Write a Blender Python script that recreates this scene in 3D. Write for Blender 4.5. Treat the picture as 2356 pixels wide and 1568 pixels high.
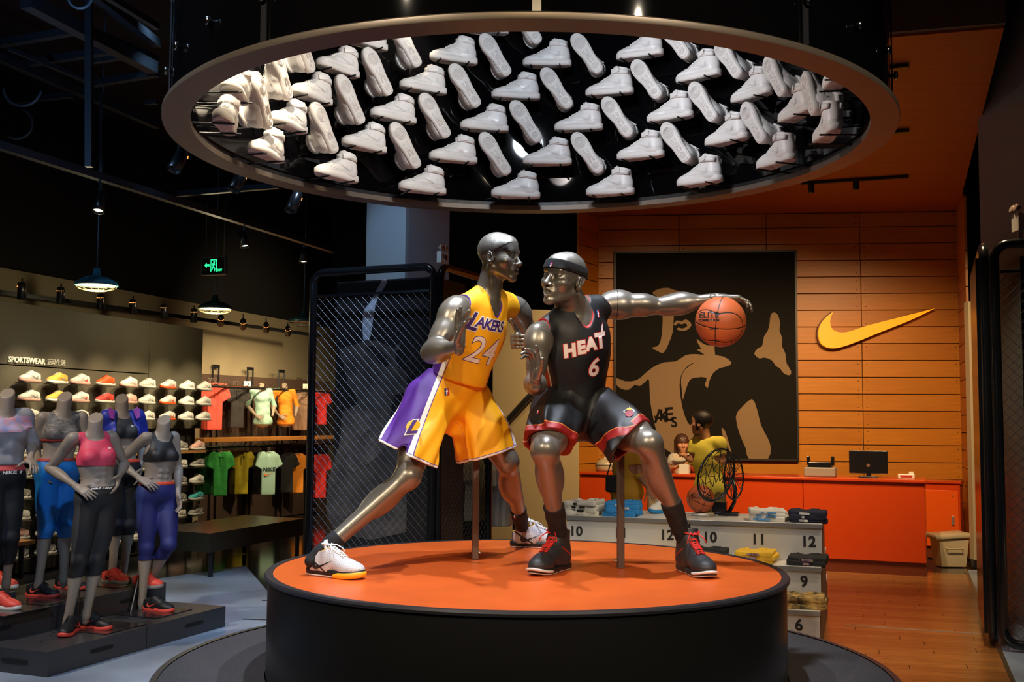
import bpy, bmesh, math, random, time
import numpy as np
from mathutils import Vector, Matrix, Euler
from mathutils.bvhtree import BVHTree
random.seed(7); RNG = np.random.default_rng(7); T0 = time.time()
for o in list(bpy.data.objects): bpy.data.objects.remove(o)
SC = bpy.context.scene; COL = SC.collection
PI = math.pi
# ------------------------------------------------------------------ camera
FPX, PITCH, ROLL, CAMZ = 2498.0, 0.0721, 0.0065, 1.6
cr, sr, cp, sp = math.cos(ROLL), math.sin(ROLL), math.cos(PITCH), math.sin(PITCH)
_fw = Vector((0, cp, sp)); _up0 = Vector((0, -sp, cp)); _rt0 = Vector((1, 0, 0))
_rt = _rt0*cr + _up0*sr; _up = -_rt0*sr + _up0*cr
cam = bpy.data.cameras.new('camera'); cam_o = bpy.data.objects.new('camera', cam); COL.objects.link(cam_o)
cam.sensor_width = 36; cam.lens = FPX/2356*36; cam.clip_end = 200
cam_o.matrix_world = Matrix(((_rt.x, _up.x, -_fw.x, 0), (_rt.y, _up.y, -_fw.y, 0), (_rt.z, _up.z, -_fw.z, CAMZ), (0, 0, 0, 1)))
SC.camera = cam_o
def ray(px, py): return _fw + _rt*((px-1178)/FPX) + _up*((784-py)/FPX)
def J(px, py, Y):                      # photo pixel -> world point at distance Y from the camera plane
    r = ray(px, py); return Vector((0, 0, CAMZ)) + r*(Y/r.y)
def G(px, py, z=0.0):                  # photo pixel -> world point on the level z
    r = ray(px, py); return Vector((0, 0, CAMZ)) + r*((z-CAMZ)/r.z)
# ------------------------------------------------------------------ world, exposure
w = bpy.data.worlds.new('world'); SC.world = w; w.use_nodes = True
w.node_tree.nodes['Background'].inputs[0].default_value = (0.25, 0.36, 0.6, 1)
w.node_tree.nodes['Background'].inputs[1].default_value = 0.010
vs = SC.view_settings; vs.view_transform = 'Standard'; vs.look = 'None'; vs.gamma = 1; vs.exposure = 0.0
vs.use_curve_mapping = False
# ------------------------------------------------------------------ lights of the room
def spot(name, loc, target, power, color, angle=40, blend=.6, size=.05):
    l = bpy.data.lights.new(name, 'SPOT'); l.energy = power; l.color = color
    l.spot_size = math.radians(angle); l.spot_blend = blend; l.shadow_soft_size = size
    o = bpy.data.objects.new(name, l); COL.objects.link(o); o.location = loc
    o.rotation_euler = (Vector(target)-Vector(loc)).to_track_quat('-Z', 'Y').to_euler()
    return o
def area(name, loc, target, power, color, sx, sy=None):
    l = bpy.data.lights.new(name, 'AREA'); l.energy = power; l.color = color
    l.size = sx
    if sy: l.shape = 'RECTANGLE'; l.size_y = sy
    o = bpy.data.objects.new(name, l); COL.objects.link(o); o.location = loc
    o.rotation_euler = (Vector(target)-Vector(loc)).to_track_quat('-Z', 'Y').to_euler()
    return o
AMB = (1, .66, .34); WARM = (1, .74, .42); WARM2 = (1, .84, .62); COOL = (.78, .87, 1.0); BLUE = (.35, .6, 1.0)
CX, CY = 0.075, 5.2                     # axis of the podium and of the shoe ring
LIGHTS = [
 # cool spots inside the drum, aimed down on the stage
 spot('spot_drum', (CX-.5, CY-.2, 4.6), (CX-.5, CY+.2, 1.2), 420, COOL, 60),
 spot('spot_drum', (CX+.5, CY-.3, 4.6), (CX+.3, CY+.1, 1.2), 420, COOL, 60),
 # warm track spots in front, aimed at the stage
 spot('spot_front', (-2.6, .6, 4.6), (-.3, 5.2, 1.6), 620, WARM2, 34, .5, .06),
 spot('spot_front', (2.4, .2, 4.4), (.4, 5.2, 1.5), 520, WARM2, 34, .5, .06),
 spot('spot_front', (0.2, -.6, 4.2), (0, 5.2, 1.3), 260, WARM, 36, .5, .06),
 # inside the drum, on the shoes
 spot('spot_drum_shoes', (CX, CY-.5, 3.9), (CX, CY+1.5, 3.35), 95, COOL, 120, .8, .12),
 spot('spot_drum_shoes', (CX+.3, CY-.6, 3.7), (CX-1.5, CY+.3, 3.3), 75, (1, .80, .55), 110, .8, .12),
 spot('spot_drum_shoes', (CX-.3, CY-.6, 3.7), (CX+1.5, CY+.3, 3.3), 70, (1, .90, .86), 110, .8, .12),
 # wooden wall, counter, tiers
 spot('spot_counter', (1.6, 9.6, 4.0), (1.7, 13.4, .9), 420, AMB, 78, .8),
 spot('spot_counter', (2.9, 9.4, 4.0), (3.0, 13.2, .9), 420, AMB, 78, .8),
 spot('spot_counter', (4.1, 9.6, 4.0), (4.3, 13.0, .9), 420, AMB, 78, .8),
 spot('spot_tiers', (1.2, 6.4, 4.4), (1.5, 8.3, .5), 260, WARM2, 60, .7),
 spot('spot_tiers', (2.9, 6.6, 4.2), (2.2, 8.3, .5), 220, WARM2, 60, .7),
 spot('spot_floor', (3.4, 8.0, 4.0), (3.0, 8.6, 0), 120, WARM, 70, .8),
 # shop mannequins and the floor on the left
 spot('spot_left', (-1.2, 4.4, 4.8), (-2.7, 7.3, 1.0), 850, WARM2, 50, .7, .1),
 spot('spot_left', (-4.6, 5.6, 4.8), (-3.0, 7.6, 1.1), 460, (1, .84, .66), 50, .7, .1),
 spot('spot_blue', (-1.0, 7.6, 5.2), (-2.3, 9.9, 0), 430, (.5, .7, 1), 46, .8, .1),
 spot('spot_blue', (-2.0, 3.2, 5.2), (-2.2, 6.6, 0), 480, (.42, .64, 1), 60, .8, .1),
 spot('spot_blue', (-1.5, 8.3, 3.6), (-1.05, 9.95, 3.15), 60, (.45, .72, 1), 42, .8, .1),
 spot('spot_floor_blue', (-1.2, 5.9, 5.3), (-2.0, 7.2, 0), 2100, (.38, .62, 1), 56, .8, .1),
 spot('spot_rack_added', (-1.5, 14.4, 3.1), (-3.4, 16.2, 1.0), 230, WARM, 75, .8, .1),  # added spot without a fixture, brightens the garments on the lower rail
 spot('spot_rack_added', (-1.2, 15.8, 3.2), (-4.2, 17.4, 2.5), 120, WARM, 80, .8, .1),  # added wall wash for the beige wall behind the racks
 spot('spot_pendant_added', (-2.9, 8.6, 5.2), (-3.9, 10.2, 2.95), 170, (.5, .75, 1), 26, .6, .1),  # added blue spot, lightens the top of the pendant shade
 spot('spot_bars_added', (-3.4, 6.8, 3.2), (-2.6, 8.2, 4.7), 60, BLUE, 120, .9, .1),  # added blue uplight that brings out the ceiling bars
 spot('spot_screen', (-.6, 6.3, 4.2), (-1.2, 9.1, 1.2), 34, WARM2, 60, .8),
 spot('spot_partition', (1.0, 10.2, 4.0), (.3, 12.2, 1.4), 90, WARM, 70, .8),
]
# ------------------------------------------------------------------ materials
MATS = {}
def mat(name, col, rough=.5, metal=0., bump=0., bscale=40., var=0., vscale=6., emit=None, estr=1., spec=.5, coat=0., stretch=None, col2=None):
    if name in MATS: return MATS[name]
    m = bpy.data.materials.new(name); m.use_nodes = True; nt = m.node_tree; N = nt.nodes; L = nt.links
    b = N['Principled BSDF']
    b.inputs['Base Color'].default_value = (*col, 1); b.inputs['Roughness'].default_value = rough
    b.inputs['Metallic'].default_value = metal; b.inputs['Specular IOR Level'].default_value = spec
    if coat: b.inputs['Coat Weight'].default_value = coat; b.inputs['Coat Roughness'].default_value = .12
    if var or bump or col2:
        tc = N.new('ShaderNodeTexCoord'); mp = N.new('ShaderNodeMapping'); L.new(tc.outputs['Object'], mp.inputs[0])
        if stretch: mp.inputs['Scale'].default_value = stretch
    if var or col2:
        n = N.new('ShaderNodeTexNoise'); n.inputs['Scale'].default_value = vscale; n.inputs['Detail'].default_value = 5
        L.new(mp.outputs[0], n.inputs['Vector'])
        r = N.new('ShaderNodeMix'); r.data_type = 'RGBA'
        c2 = col2 if col2 else tuple(c*(1-var) for c in col)
        cr_ = N.new('ShaderNodeValToRGB'); cr_.color_ramp.elements[0].position = .35; cr_.color_ramp.elements[1].position = .68
        L.new(n.outputs['Fac'], cr_.inputs[0]); L.new(cr_.outputs[0], r.inputs[0])
        r.inputs[6].default_value = (*c2, 1); r.inputs[7].default_value = (*col, 1)
        L.new(r.outputs[2], b.inputs['Base Color'])
    if bump:
        n2 = N.new('ShaderNodeTexNoise'); n2.inputs['Scale'].default_value = bscale; n2.inputs['Detail'].default_value = 3
        L.new(mp.outputs[0], n2.inputs['Vector'])
        bp = N.new('ShaderNodeBump'); bp.inputs['Strength'].default_value = bump; bp.inputs['Distance'].default_value = .01
        L.new(n2.outputs['Fac'], bp.inputs['Height']); L.new(bp.outputs[0], b.inputs['Normal'])
    if emit:
        b.inputs['Emission Color'].default_value = (*emit, 1); b.inputs['Emission Strength'].default_value = estr
    m.diffuse_color = (*col, 1); MATS[name] = m; return m
def band_mat(name, base, rules, rough=.55, bump=.15, bscale=600, metal=0.):
    """rules: (attribute, low, high, colour): cloth panels and trims cut by smooth per-point fields"""
    m = mat(name, base, rough, metal); nt = m.node_tree; N = nt.nodes; L = nt.links; b = N['Principled BSDF']
    cur = None
    for att, lo, hi, c in rules:
        a = N.new('ShaderNodeAttribute'); a.attribute_name = att
        g = N.new('ShaderNodeMath'); g.operation = 'GREATER_THAN'; g.inputs[1].default_value = lo
        l = N.new('ShaderNodeMath'); l.operation = 'LESS_THAN'; l.inputs[1].default_value = hi
        p = N.new('ShaderNodeMath'); p.operation = 'MULTIPLY'
        L.new(a.outputs['Fac'], g.inputs[0]); L.new(a.outputs['Fac'], l.inputs[0]); L.new(g.outputs[0], p.inputs[0]); L.new(l.outputs[0], p.inputs[1])
        mx = N.new('ShaderNodeMix'); mx.data_type = 'RGBA'
        L.new(p.outputs[0], mx.inputs[0])
        if cur: L.new(cur, mx.inputs[6])
        else: mx.inputs[6].default_value = (*base, 1)
        mx.inputs[7].default_value = (*c, 1); cur = mx.outputs[2]
    L.new(cur, b.inputs['Base Color'])
    if bump:
        tc = N.new('ShaderNodeTexCoord'); n2 = N.new('ShaderNodeTexNoise'); n2.inputs['Scale'].default_value = bscale
        L.new(tc.outputs['Object'], n2.inputs['Vector']); bp = N.new('ShaderNodeBump'); bp.inputs['Strength'].default_value = bump
        bp.inputs['Distance'].default_value = .002; L.new(n2.outputs['Fac'], bp.inputs['Height']); L.new(bp.outputs[0], b.inputs['Normal'])
    return m
# ------------------------------------------------------------------ mesh helpers
def tag(o, label=None, cat=None, group=None, kind=None):
    if label: o['label'] = label
    if cat: o['category'] = cat
    if group: o['group'] = group
    if kind: o['kind'] = kind
    return o
def empty(name, loc=(0, 0, 0), label=None, cat=None, group=None, rz=0):
    o = bpy.data.objects.new(name, None); COL.objects.link(o); o.location = loc; o.rotation_euler = (0, 0, rz)
    o.empty_display_size = .05
    return tag(o, label, cat, group)
def link(name, me, m=None, parent=None, smooth=False, loc=None, world=False):
    if m is not None and not me.materials:
        for mm in (m if isinstance(m, (list, tuple)) else [m]): me.materials.append(mm)
    o = bpy.data.objects.new(name, me); COL.objects.link(o)
    if smooth:
        me.polygons.foreach_set('use_smooth', [True]*len(me.polygons))
    if parent:
        o.parent = parent
        if world:                      # vertices are given in world space: counter the parent's transform
            o.matrix_parent_inverse = wm(parent).inverted()
    if loc is not None: o.location = loc
    return o
def wm(o):
    m = Matrix.LocRotScale(o.location, o.rotation_euler, o.scale)
    if o.parent: m = wm(o.parent) @ o.matrix_parent_inverse @ m
    return m
def copy_tree(o, parent=None):
    c = o.copy(); COL.objects.link(c)
    if parent: c.parent = parent
    for ch in [x for x in COL.objects if x.parent == o]: copy_tree(ch, c)
    return c
KIDS = {}
def proto_tree(o): return (o, [proto_tree(c) for c in o.children])
def copy_proto(t, parent=None):
    o, ch = t; c = o.copy(); COL.objects.link(c)
    if parent: c.parent = parent
    for x in ch: copy_proto(x, c)
    return c
class MB:
    def __init__(s): s.v = []; s.f = []; s.mi = []; s.m = 0
    def add(s, vs, fs):
        n = len(s.v); s.v += [tuple(v) for v in vs]; s.f += [tuple(i+n for i in f) for f in fs]; s.mi += [s.m]*len(fs); return s
    def box(s, c, d, R=None, bev=0):
        c = Vector(c); x, y, z = (a/2 for a in d)
        if bev:
            b = min(bev, x*.9, y*.9, z*.9); vs = []
            bm = bmesh.new(); bmesh.ops.create_cube(bm, size=1)
            for v in bm.verts: v.co = Vector((v.co.x*d[0], v.co.y*d[1], v.co.z*d[2]))
            bmesh.ops.bevel(bm, geom=bm.edges[:], offset=b, segments=2, affect='EDGES', profile=.5)
            bm.verts.index_update()
            vs = [v.co.copy() for v in bm.verts]; fs = [[v.index for v in f.verts] for f in bm.faces]; bm.free()
        else:
            vs = [Vector((i, j, k)) for k in (-z, z) for j in (-y, y) for i in (-x, x)]
            fs = [(0, 2, 3, 1), (4, 5, 7, 6), (0, 1, 5, 4), (2, 6, 7, 3), (0, 4, 6, 2), (1, 3, 7, 5)]
        if R is not None: vs = [R @ v for v in vs]
        return s.add([v+c for v in vs], fs)
    def bar(s, a, b, w_, h_, up=(0, 0, 1)):
        a, b = Vector(a), Vector(b); d = b-a; L = d.length
        if L < 1e-6: return s
        d.normalize(); u = Vector(up); r = d.cross(u)
        if r.length < 1e-4: r = d.cross(Vector((1, 0, 0)))
        r.normalize(); u = r.cross(d); R = Matrix((d, r, u)).transposed()
        return s.box((a+b)/2, (L, w_, h_), R)
    def tube(s, pts, r, n=10, closed=False, caps=True):
        pts = [Vector(p) for p in pts]; N = len(pts); rr = r if hasattr(r, '__len__') else [r]*N
        base = len(s.v); prev = None; vs = []
        for i, p in enumerate(pts):
            t = (pts[(i+1) % N]-pts[i-1]) if closed else (pts[min(i+1, N-1)]-pts[max(i-1, 0)])
            if t.length < 1e-9: t = Vector((0, 0, 1))
            t.normalize()
            if prev is None:
                a = t.cross(Vector((0, 0, 1)));
                if a.length < .1: a = t.cross(Vector((1, 0, 0)))
            else: a = prev-t*prev.dot(t)
            a.normalize(); prev = a; b = t.cross(a)
            for k in range(n):
                an = 2*PI*k/n; vs.append(p+(a*math.cos(an)+b*math.sin(an))*rr[i])
        fs = []
        for i in range(N if closed else N-1):
            j = (i+1) % N
            for k in range(n):
                k2 = (k+1) % n; fs.append((i*n+k, i*n+k2, j*n+k2, j*n+k))
        if caps and not closed: fs += [tuple(range(n-1, -1, -1)), tuple((N-1)*n+k for k in range(n))]
        return s.add(vs, fs)
    def lathe(s, prof, n=32, c=(0, 0, 0), a0=0, a1=2*PI, R=None):
        full = abs(a1-a0-2*PI) < 1e-6; m = n if full else n+1; c = Vector(c); vs = []
        for i in range(m):
            an = a0+(a1-a0)*i/n
            for r, z in prof:
                v = Vector((r*math.cos(an), r*math.sin(an), z))
                if R is not None: v = R @ v
                vs.append(v+c)
        P = len(prof); fs = []
        for i in range(n):
            j = (i+1) % m
            for k in range(P-1): fs.append((i*P+k, j*P+k, j*P+k+1, i*P+k+1))
        return s.add(vs, fs)
    def prism(s, poly, o, ax, ay, az, t):
        """polygon (2D) in the plane (ax, ay) at o, extruded along az by t"""
        o, ax, ay, az = Vector(o), Vector(ax), Vector(ay), Vector(az); n = len(poly)
        a = [o+ax*x+ay*y for x, y in poly]; b = [p+az*t for p in a]
        return s.add(a+b, [tuple(range(n))[::-1], tuple(range(n, 2*n))]+[(i, (i+1) % n, n+(i+1) % n, n+i) for i in range(n)])
    def sphere(s, c, r, nu=16, nv=10, R=None, sc=(1, 1, 1)):
        c = Vector(c); vs = [Vector((0, 0, -r*sc[2]))]
        for j in range(1, nv):
            ph = -PI/2+PI*j/nv
            for i in range(nu):
                th = 2*PI*i/nu; vs.append(Vector((r*sc[0]*math.cos(ph)*math.cos(th), r*sc[1]*math.cos(ph)*math.sin(th), r*sc[2]*math.sin(ph))))
        vs.append(Vector((0, 0, r*sc[2])))
        if R is not None: vs = [R @ v for v in vs]
        fs = [(0, 1+(i+1) % nu, 1+i) for i in range(nu)]
        for j in range(nv-2):
            for i in range(nu):
                i2 = (i+1) % nu; fs.append((1+j*nu+i, 1+j*nu+i2, 1+(j+1)*nu+i2, 1+(j+1)*nu+i))
        e = len(vs)-1; fs += [(e, 1+(nv-2)*nu+i, 1+(nv-2)*nu+(i+1) % nu) for i in range(nu)]
        return s.add([v+c for v in vs], fs)
    def mesh(s, name='m', fix=True):
        me = bpy.data.meshes.new(name); me.from_pydata(s.v, [], s.f)
        if any(s.mi): me.polygons.foreach_set('material_index', s.mi)
        if fix:
            bm = bmesh.new(); bm.from_mesh(me); bmesh.ops.recalc_face_normals(bm, faces=bm.faces); bm.to_mesh(me); bm.free()
        me.update(); return me
    def build(s, name, m, parent=None, smooth=False, world=False, loc=None, auto=False):
        me = s.mesh(name)
        o = link(name, me, m, parent, smooth or auto, loc, world)
        if auto:
            me.set_sharp_from_angle(angle=math.radians(35))
        return o
def arc(c, r, a0, a1, n, ax=(1, 0, 0), ay=(0, 0, 1)):
    c, ax, ay = Vector(c), Vector(ax), Vector(ay)
    return [c+ax*(r*math.cos(a0+(a1-a0)*i/n))+ay*(r*math.sin(a0+(a1-a0)*i/n)) for i in range(n+1)]
# ------------------------------------------------------------------ signed distance sculpting
class SDF:
    def __init__(s, lo, hi, h):
        s.lo = np.array(lo, float); s.h = h; s.n = np.ceil((np.array(hi, float)-s.lo)/h).astype(int)+1
        s.d = np.full(tuple(s.n), .08, np.float32)
        s.ax = [(s.lo[i]+h*np.arange(s.n[i])).astype(np.float32) for i in range(3)]
    def win(s, lo, hi):
        a = np.clip(np.floor((np.array(lo)-s.lo)/s.h).astype(int), 0, s.n); b = np.clip(np.ceil((np.array(hi)-s.lo)/s.h).astype(int)+1, 0, s.n)
        if (b <= a).any(): return None
        sl = tuple(slice(a[i], b[i]) for i in range(3))
        return sl, s.ax[0][sl[0]][:, None, None], s.ax[1][sl[1]][None, :, None], s.ax[2][sl[2]][None, None, :]
    def op(s, prim, k=.01, mode='u', off=0.):
        lo, hi, fn = prim; m = max(k, .0)+abs(off)+3*s.h
        w_ = s.win(np.array(lo)-m, np.array(hi)+m)
        if w_ is None: return s
        sl, X, Y, Z = w_; f = fn(X, Y, Z)-off; d = s.d[sl]
        if mode == 'u':
            if k > 0:
                hh = np.clip(.5+.5*(d-f)/k, 0, 1); s.d[sl] = d*(1-hh)+f*hh-k*hh*(1-hh)
            else: s.d[sl] = np.minimum(d, f)
        elif mode == 's':
            f = -f
            if k > 0:
                hh = np.clip(.5-.5*(d-f)/k, 0, 1); s.d[sl] = d*(1-hh)+f*hh+k*hh*(1-hh)
            else: s.d[sl] = np.maximum(d, f)
        return s
    def clip(s, fn):                    # keep the region where fn < 0
        f = fn(s.ax[0][:, None, None], s.ax[1][None, :, None], s.ax[2][None, None, :]); s.d = np.maximum(s.d, f); return s
    def warp(s, fn):
        f = fn(s.ax[0][:, None, None], s.ax[1][None, :, None], s.ax[2][None, None, :]); s.d = (s.d+f).astype(np.float32); return s
    def extract(s, relax=1):
        d = s.d.copy(); d[0] = d[-1] = .05; d[:, 0] = d[:, -1] = .05; d[:, :, 0] = d[:, :, -1] = .05
        ins = d < 0; c = ins.astype(np.uint8)
        q = c[:-1, :-1, :-1]+c[1:, :-1, :-1]+c[:-1, 1:, :-1]+c[1:, 1:, :-1]+c[:-1, :-1, 1:]+c[1:, :-1, 1:]+c[:-1, 1:, 1:]+c[1:, 1:, 1:]
        act = (q > 0) & (q < 8); I = np.argwhere(act); idx = np.full(act.shape, -1, np.int32); idx[act] = np.arange(len(I))
        acc = np.zeros((len(I), 3)); cnt = np.zeros(len(I))
        corners = [(0, 0, 0), (1, 0, 0), (0, 1, 0), (1, 1, 0), (0, 0, 1), (1, 0, 1), (0, 1, 1), (1, 1, 1)]
        val = [d[I[:, 0]+a, I[:, 1]+b, I[:, 2]+e] for a, b, e in corners]
        for i in range(8):
            for j in range(i+1, 8):
                if sum(abs(corners[i][t]-corners[j][t]) for t in range(3)) != 1: continue
                a, b = val[i], val[j]; m = (a < 0) != (b < 0); t = a[m]/(a[m]-b[m])
                p = np.array(corners[i])[None]*(1-t[:, None])+np.array(corners[j])[None]*t[:, None]
                acc[m] += p; cnt[m] += 1
        V_ = s.lo+s.h*(I+acc/cnt[:, None]); F = []
        for axn in range(3):
            sl0 = [slice(1, -1)]*3; sl1 = [slice(1, -1)]*3; sl0[axn] = slice(0, -1); sl1[axn] = slice(1, None)
            A = ins[tuple(sl0)]; B = ins[tuple(sl1)]; E_ = np.argwhere(A != B)
            if not len(E_): continue
            flip = A[A != B]
            o = np.ones(3, int); o[axn] = 0; P = E_+o
            u, v = [(1, 2), (2, 0), (0, 1)][axn]
            def cell(du, dv):
                Q = P.copy(); Q[:, u] -= du; Q[:, v] -= dv
                return idx[Q[:, 0], Q[:, 1], Q[:, 2]]
            quad = np.stack([cell(1, 1), cell(0, 1), cell(0, 0), cell(1, 0)], 1)
            quad[~flip] = quad[~flip][:, ::-1]
            F.append(quad[(quad >= 0).all(1)])
        F = np.concatenate(F)
        for _ in range(relax):          # light surface relaxation against stair steps
            S = np.zeros_like(V_); C = np.zeros(len(V_))
            for a, b in ((0, 1), (1, 2), (2, 3), (3, 0)):
                np.add.at(S, F[:, a], V_[F[:, b]]); np.add.at(S, F[:, b], V_[F[:, a]]); np.add.at(C, F[:, a], 1); np.add.at(C, F[:, b], 1)
            V_ = V_*.5+.5*S/np.maximum(C, 1)[:, None]
        return V_, F
def np_mesh(name, parts, attrs=None):
    """parts: list of (V, F quads) joined into ONE mesh"""
    V_ = np.concatenate([p[0] for p in parts]); off = 0; Fs = []
    for v, f in parts: Fs.append(f+off); off += len(v)
    F = np.concatenate(Fs); me = bpy.data.meshes.new(name)
    me.vertices.add(len(V_)); me.vertices.foreach_set('co', V_.astype(np.float32).ravel())
    me.loops.add(F.size); me.loops.foreach_set('vertex_index', F.astype(np.int32).ravel())
    me.polygons.add(len(F)); me.polygons.foreach_set('loop_start', np.arange(0, F.size, 4, dtype=np.int32))
    me.update(calc_edges=True); me.validate()
    me.polygons.foreach_set('use_smooth', np.ones(len(me.polygons), bool))
    if attrs:
        for k, a in attrs.items():
            at = me.attributes.new(k, 'FLOAT', 'POINT'); at.data.foreach_set('value', np.asarray(a, np.float32))
    me.update(); return me
def A3(v): return np.array([v[0], v[1], v[2]], float)
def cone(a, b, ra, rb, n=None, s=1.):
    """round cone a->b; n, s: flattened by factor s along direction n"""
    a, b = A3(a), A3(b); R = max(ra, rb)
    if n is not None: n = A3(n); n = n/np.linalg.norm(n)
    def fn(X, Y, Z):
        x, y, z = X-a[0], Y-a[1], Z-a[2]; e = b-a
        if n is not None:
            g = (x*n[0]+y*n[1]+z*n[2])*(1/s-1); x = x+g*n[0]; y = y+g*n[1]; z = z+g*n[2]
            e = e+n*(e@n)*(1/s-1)
        L2 = e@e+1e-12; L = math.sqrt(L2); rr = (rb-ra)
        t = (x*e[0]+y*e[1]+z*e[2])/L2
        # shift for the taper
        px, py, pz = x-e[0]*t, y-e[1]*t, z-e[2]*t; q = np.sqrt(px*px+py*py+pz*pz)
        sl = max(-.95, min(.95, rr/L)); t2 = np.clip(t+q*sl/(L*math.sqrt(1-sl*sl)), 0, 1)
        dx, dy, dz = x-e[0]*t2, y-e[1]*t2, z-e[2]*t2
        d = np.sqrt(dx*dx+dy*dy+dz*dz)-(ra+rr*t2)
        return d*(s if n is not None and s < 1 else 1)
    return np.minimum(a, b)-R, np.maximum(a, b)+R, fn
def ell(c, r, ax=None):
    c = A3(c); r = np.array(r, float); M = np.eye(3) if ax is None else np.array([A3(v)/np.linalg.norm(A3(v)) for v in ax])
    ext = np.sqrt(((M*r[:, None])**2).sum(0))
    def fn(X, Y, Z):
        x, y, z = X-c[0], Y-c[1], Z-c[2]
        u = [(x*M[i][0]+y*M[i][1]+z*M[i][2])/r[i] for i in range(3)]
        k0 = np.sqrt(u[0]**2+u[1]**2+u[2]**2)
        k1 = np.sqrt((u[0]/r[0])**2+(u[1]/r[1])**2+(u[2]/r[2])**2)+1e-9
        return k0*(k0-1)/k1
    return c-ext, c+ext, fn
def plane(p, n):
    p, n = A3(p), A3(n); n = n/np.linalg.norm(n)
    return lambda X, Y, Z: (X-p[0])*n[0]+(Y-p[1])*n[1]+(Z-p[2])*n[2]
def bounds(prims, m=.03):
    lo = np.min([p[0] for p in prims], 0)-m; hi = np.max([p[1] for p in prims], 0)+m; return lo, hi
def at(fn, V_):                         # evaluate a field on points
    return fn(V_[:, 0].astype(np.float64), V_[:, 1].astype(np.float64), V_[:, 2].astype(np.float64))
# ------------------------------------------------------------------ text and flat marks
_tc = {}
def text_mesh(s, size=1., shear=0., bold=0., extr=0., space=1.):
    c = bpy.data.curves.new('t', 'FONT'); c.body = s; c.size = size; c.shear = shear; c.offset = bold; c.extrude = extr
    c.align_x = 'CENTER'; c.align_y = 'CENTER'; c.fill_mode = 'BOTH' if extr else 'FRONT'; c.resolution_u = 3; c.space_character = space
    o = bpy.data.objects.new('t', c); COL.objects.link(o)
    dg = bpy.context.evaluated_depsgraph_get(); me = bpy.data.meshes.new_from_object(o.evaluated_get(dg))
    bpy.data.objects.remove(o); bpy.data.curves.remove(c); me.materials.clear(); return me
def poly_mesh(polys):
    me = bpy.data.meshes.new('p'); v = []; f = []
    for p in polys: f.append(tuple(range(len(v), len(v)+len(p)))); v += [(x, y, 0) for x, y in p]
    me.from_pydata(v, [], f); me.update(); return me
def flat(name, me, m, o, ax, ay, parent=None, off=0., world=True, t=0.):
    """lay a 2D mesh out in the plane (ax, ay) at o, optional thickness t along the normal"""
    o, ax, ay = Vector(o), Vector(ax).normalized(), Vector(ay).normalized(); n = ax.cross(ay).normalized()
    for v in me.vertices: v.co = o+ax*v.co.x+ay*v.co.y+n*(off+v.co.z)
    if t:
        bm = bmesh.new(); bm.from_mesh(me); r = bmesh.ops.extrude_face_region(bm, geom=bm.faces[:])
        vs_ = [g for g in r['geom'] if isinstance(g, bmesh.types.BMVert)]
        bmesh.ops.translate(bm, vec=n*t, verts=vs_); bmesh.ops.recalc_face_normals(bm, faces=bm.faces); bm.to_mesh(me); bm.free()
    return link(name, me, m, parent, world=world)
def wrap(name, me, m, bvh, o, ax, ay, parent=None, off=.002, cut=.012, back=.3):
    """project a 2D mesh along -(ax x ay) on a surface: prints on cloth and shoes"""
    o, ax, ay = Vector(o), Vector(ax).normalized(), Vector(ay); ay = (ay-ax*ay.dot(ax)).normalized(); n = ax.cross(ay)
    bm = bmesh.new(); bm.from_mesh(me); bmesh.ops.triangulate(bm, faces=bm.faces)
    xs = [v.co.x for v in bm.verts]; ys = [v.co.y for v in bm.verts]
    for lo, hi, nn in ((min(xs), max(xs), Vector((1, 0, 0))), (min(ys), max(ys), Vector((0, 1, 0)))):
        k = lo+cut
        while k < hi:
            bmesh.ops.bisect_plane(bm, geom=bm.verts[:]+bm.edges[:]+bm.faces[:], plane_co=nn*k, plane_no=nn); k += cut
    bad = []
    for v in bm.verts:
        p = o+ax*v.co.x+ay*v.co.y+n*back; h = bvh.ray_cast(p, -n, back*2.2)
        if h[0] is None: bad.append(v)
        else: v.co = h[0]+n*off*.6+h[1]*off*.4
    if bad: bmesh.ops.delete(bm, geom=bad, context='VERTS')
    bm.to_mesh(me); bm.free()
    for p_ in me.polygons: p_.use_smooth = True
    return link(name, me, m, parent, world=True)
def bvh_of(me): return BVHTree.FromPolygons([v.co.copy() for v in me.vertices], [tuple(p.vertices) for p in me.polygons])
def catmull(pts, n=6, closed=True):
    out = []; N = len(pts)
    for i in range(N if closed else N-1):
        p0 = pts[i-1] if closed or i > 0 else pts[i]; p1 = pts[i]; p2 = pts[(i+1) % N]; p3 = pts[(i+2) % N] if closed or i+2 < N else p2
        for k in range(n):
            t = k/n; out.append(tuple(.5*(2*p1[j]+(-p0[j]+p2[j])*t+(2*p0[j]-5*p1[j]+4*p2[j]-p3[j])*t*t+(-p0[j]+3*p1[j]-3*p2[j]+p3[j])*t**3) for j in range(len(p1))))
    if not closed: out.append(tuple(pts[-1]))
    return out
SW = [(-.5, -.02), (-.47, .075), (-.40, .165), (-.365, .20), (-.385, .12), (-.375, .03), (-.33, -.025), (-.25, -.04), (-.14, -.02), (.12, .055), (.5, .20), (.3, .10), (-.02, -.05), (-.2, -.135), (-.31, -.175), (-.40, -.165), (-.47, -.115)]
def swoosh_mesh(w_=1., flip=False):
    pts = catmull(SW[:10], 4, False)[:-1]+[SW[10]]+catmull(SW[11:]+[SW[0]], 4, False)[:-1]
    return poly_mesh([[(x*w_*(-1 if flip else 1), y*w_) for x, y in pts]])
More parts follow.
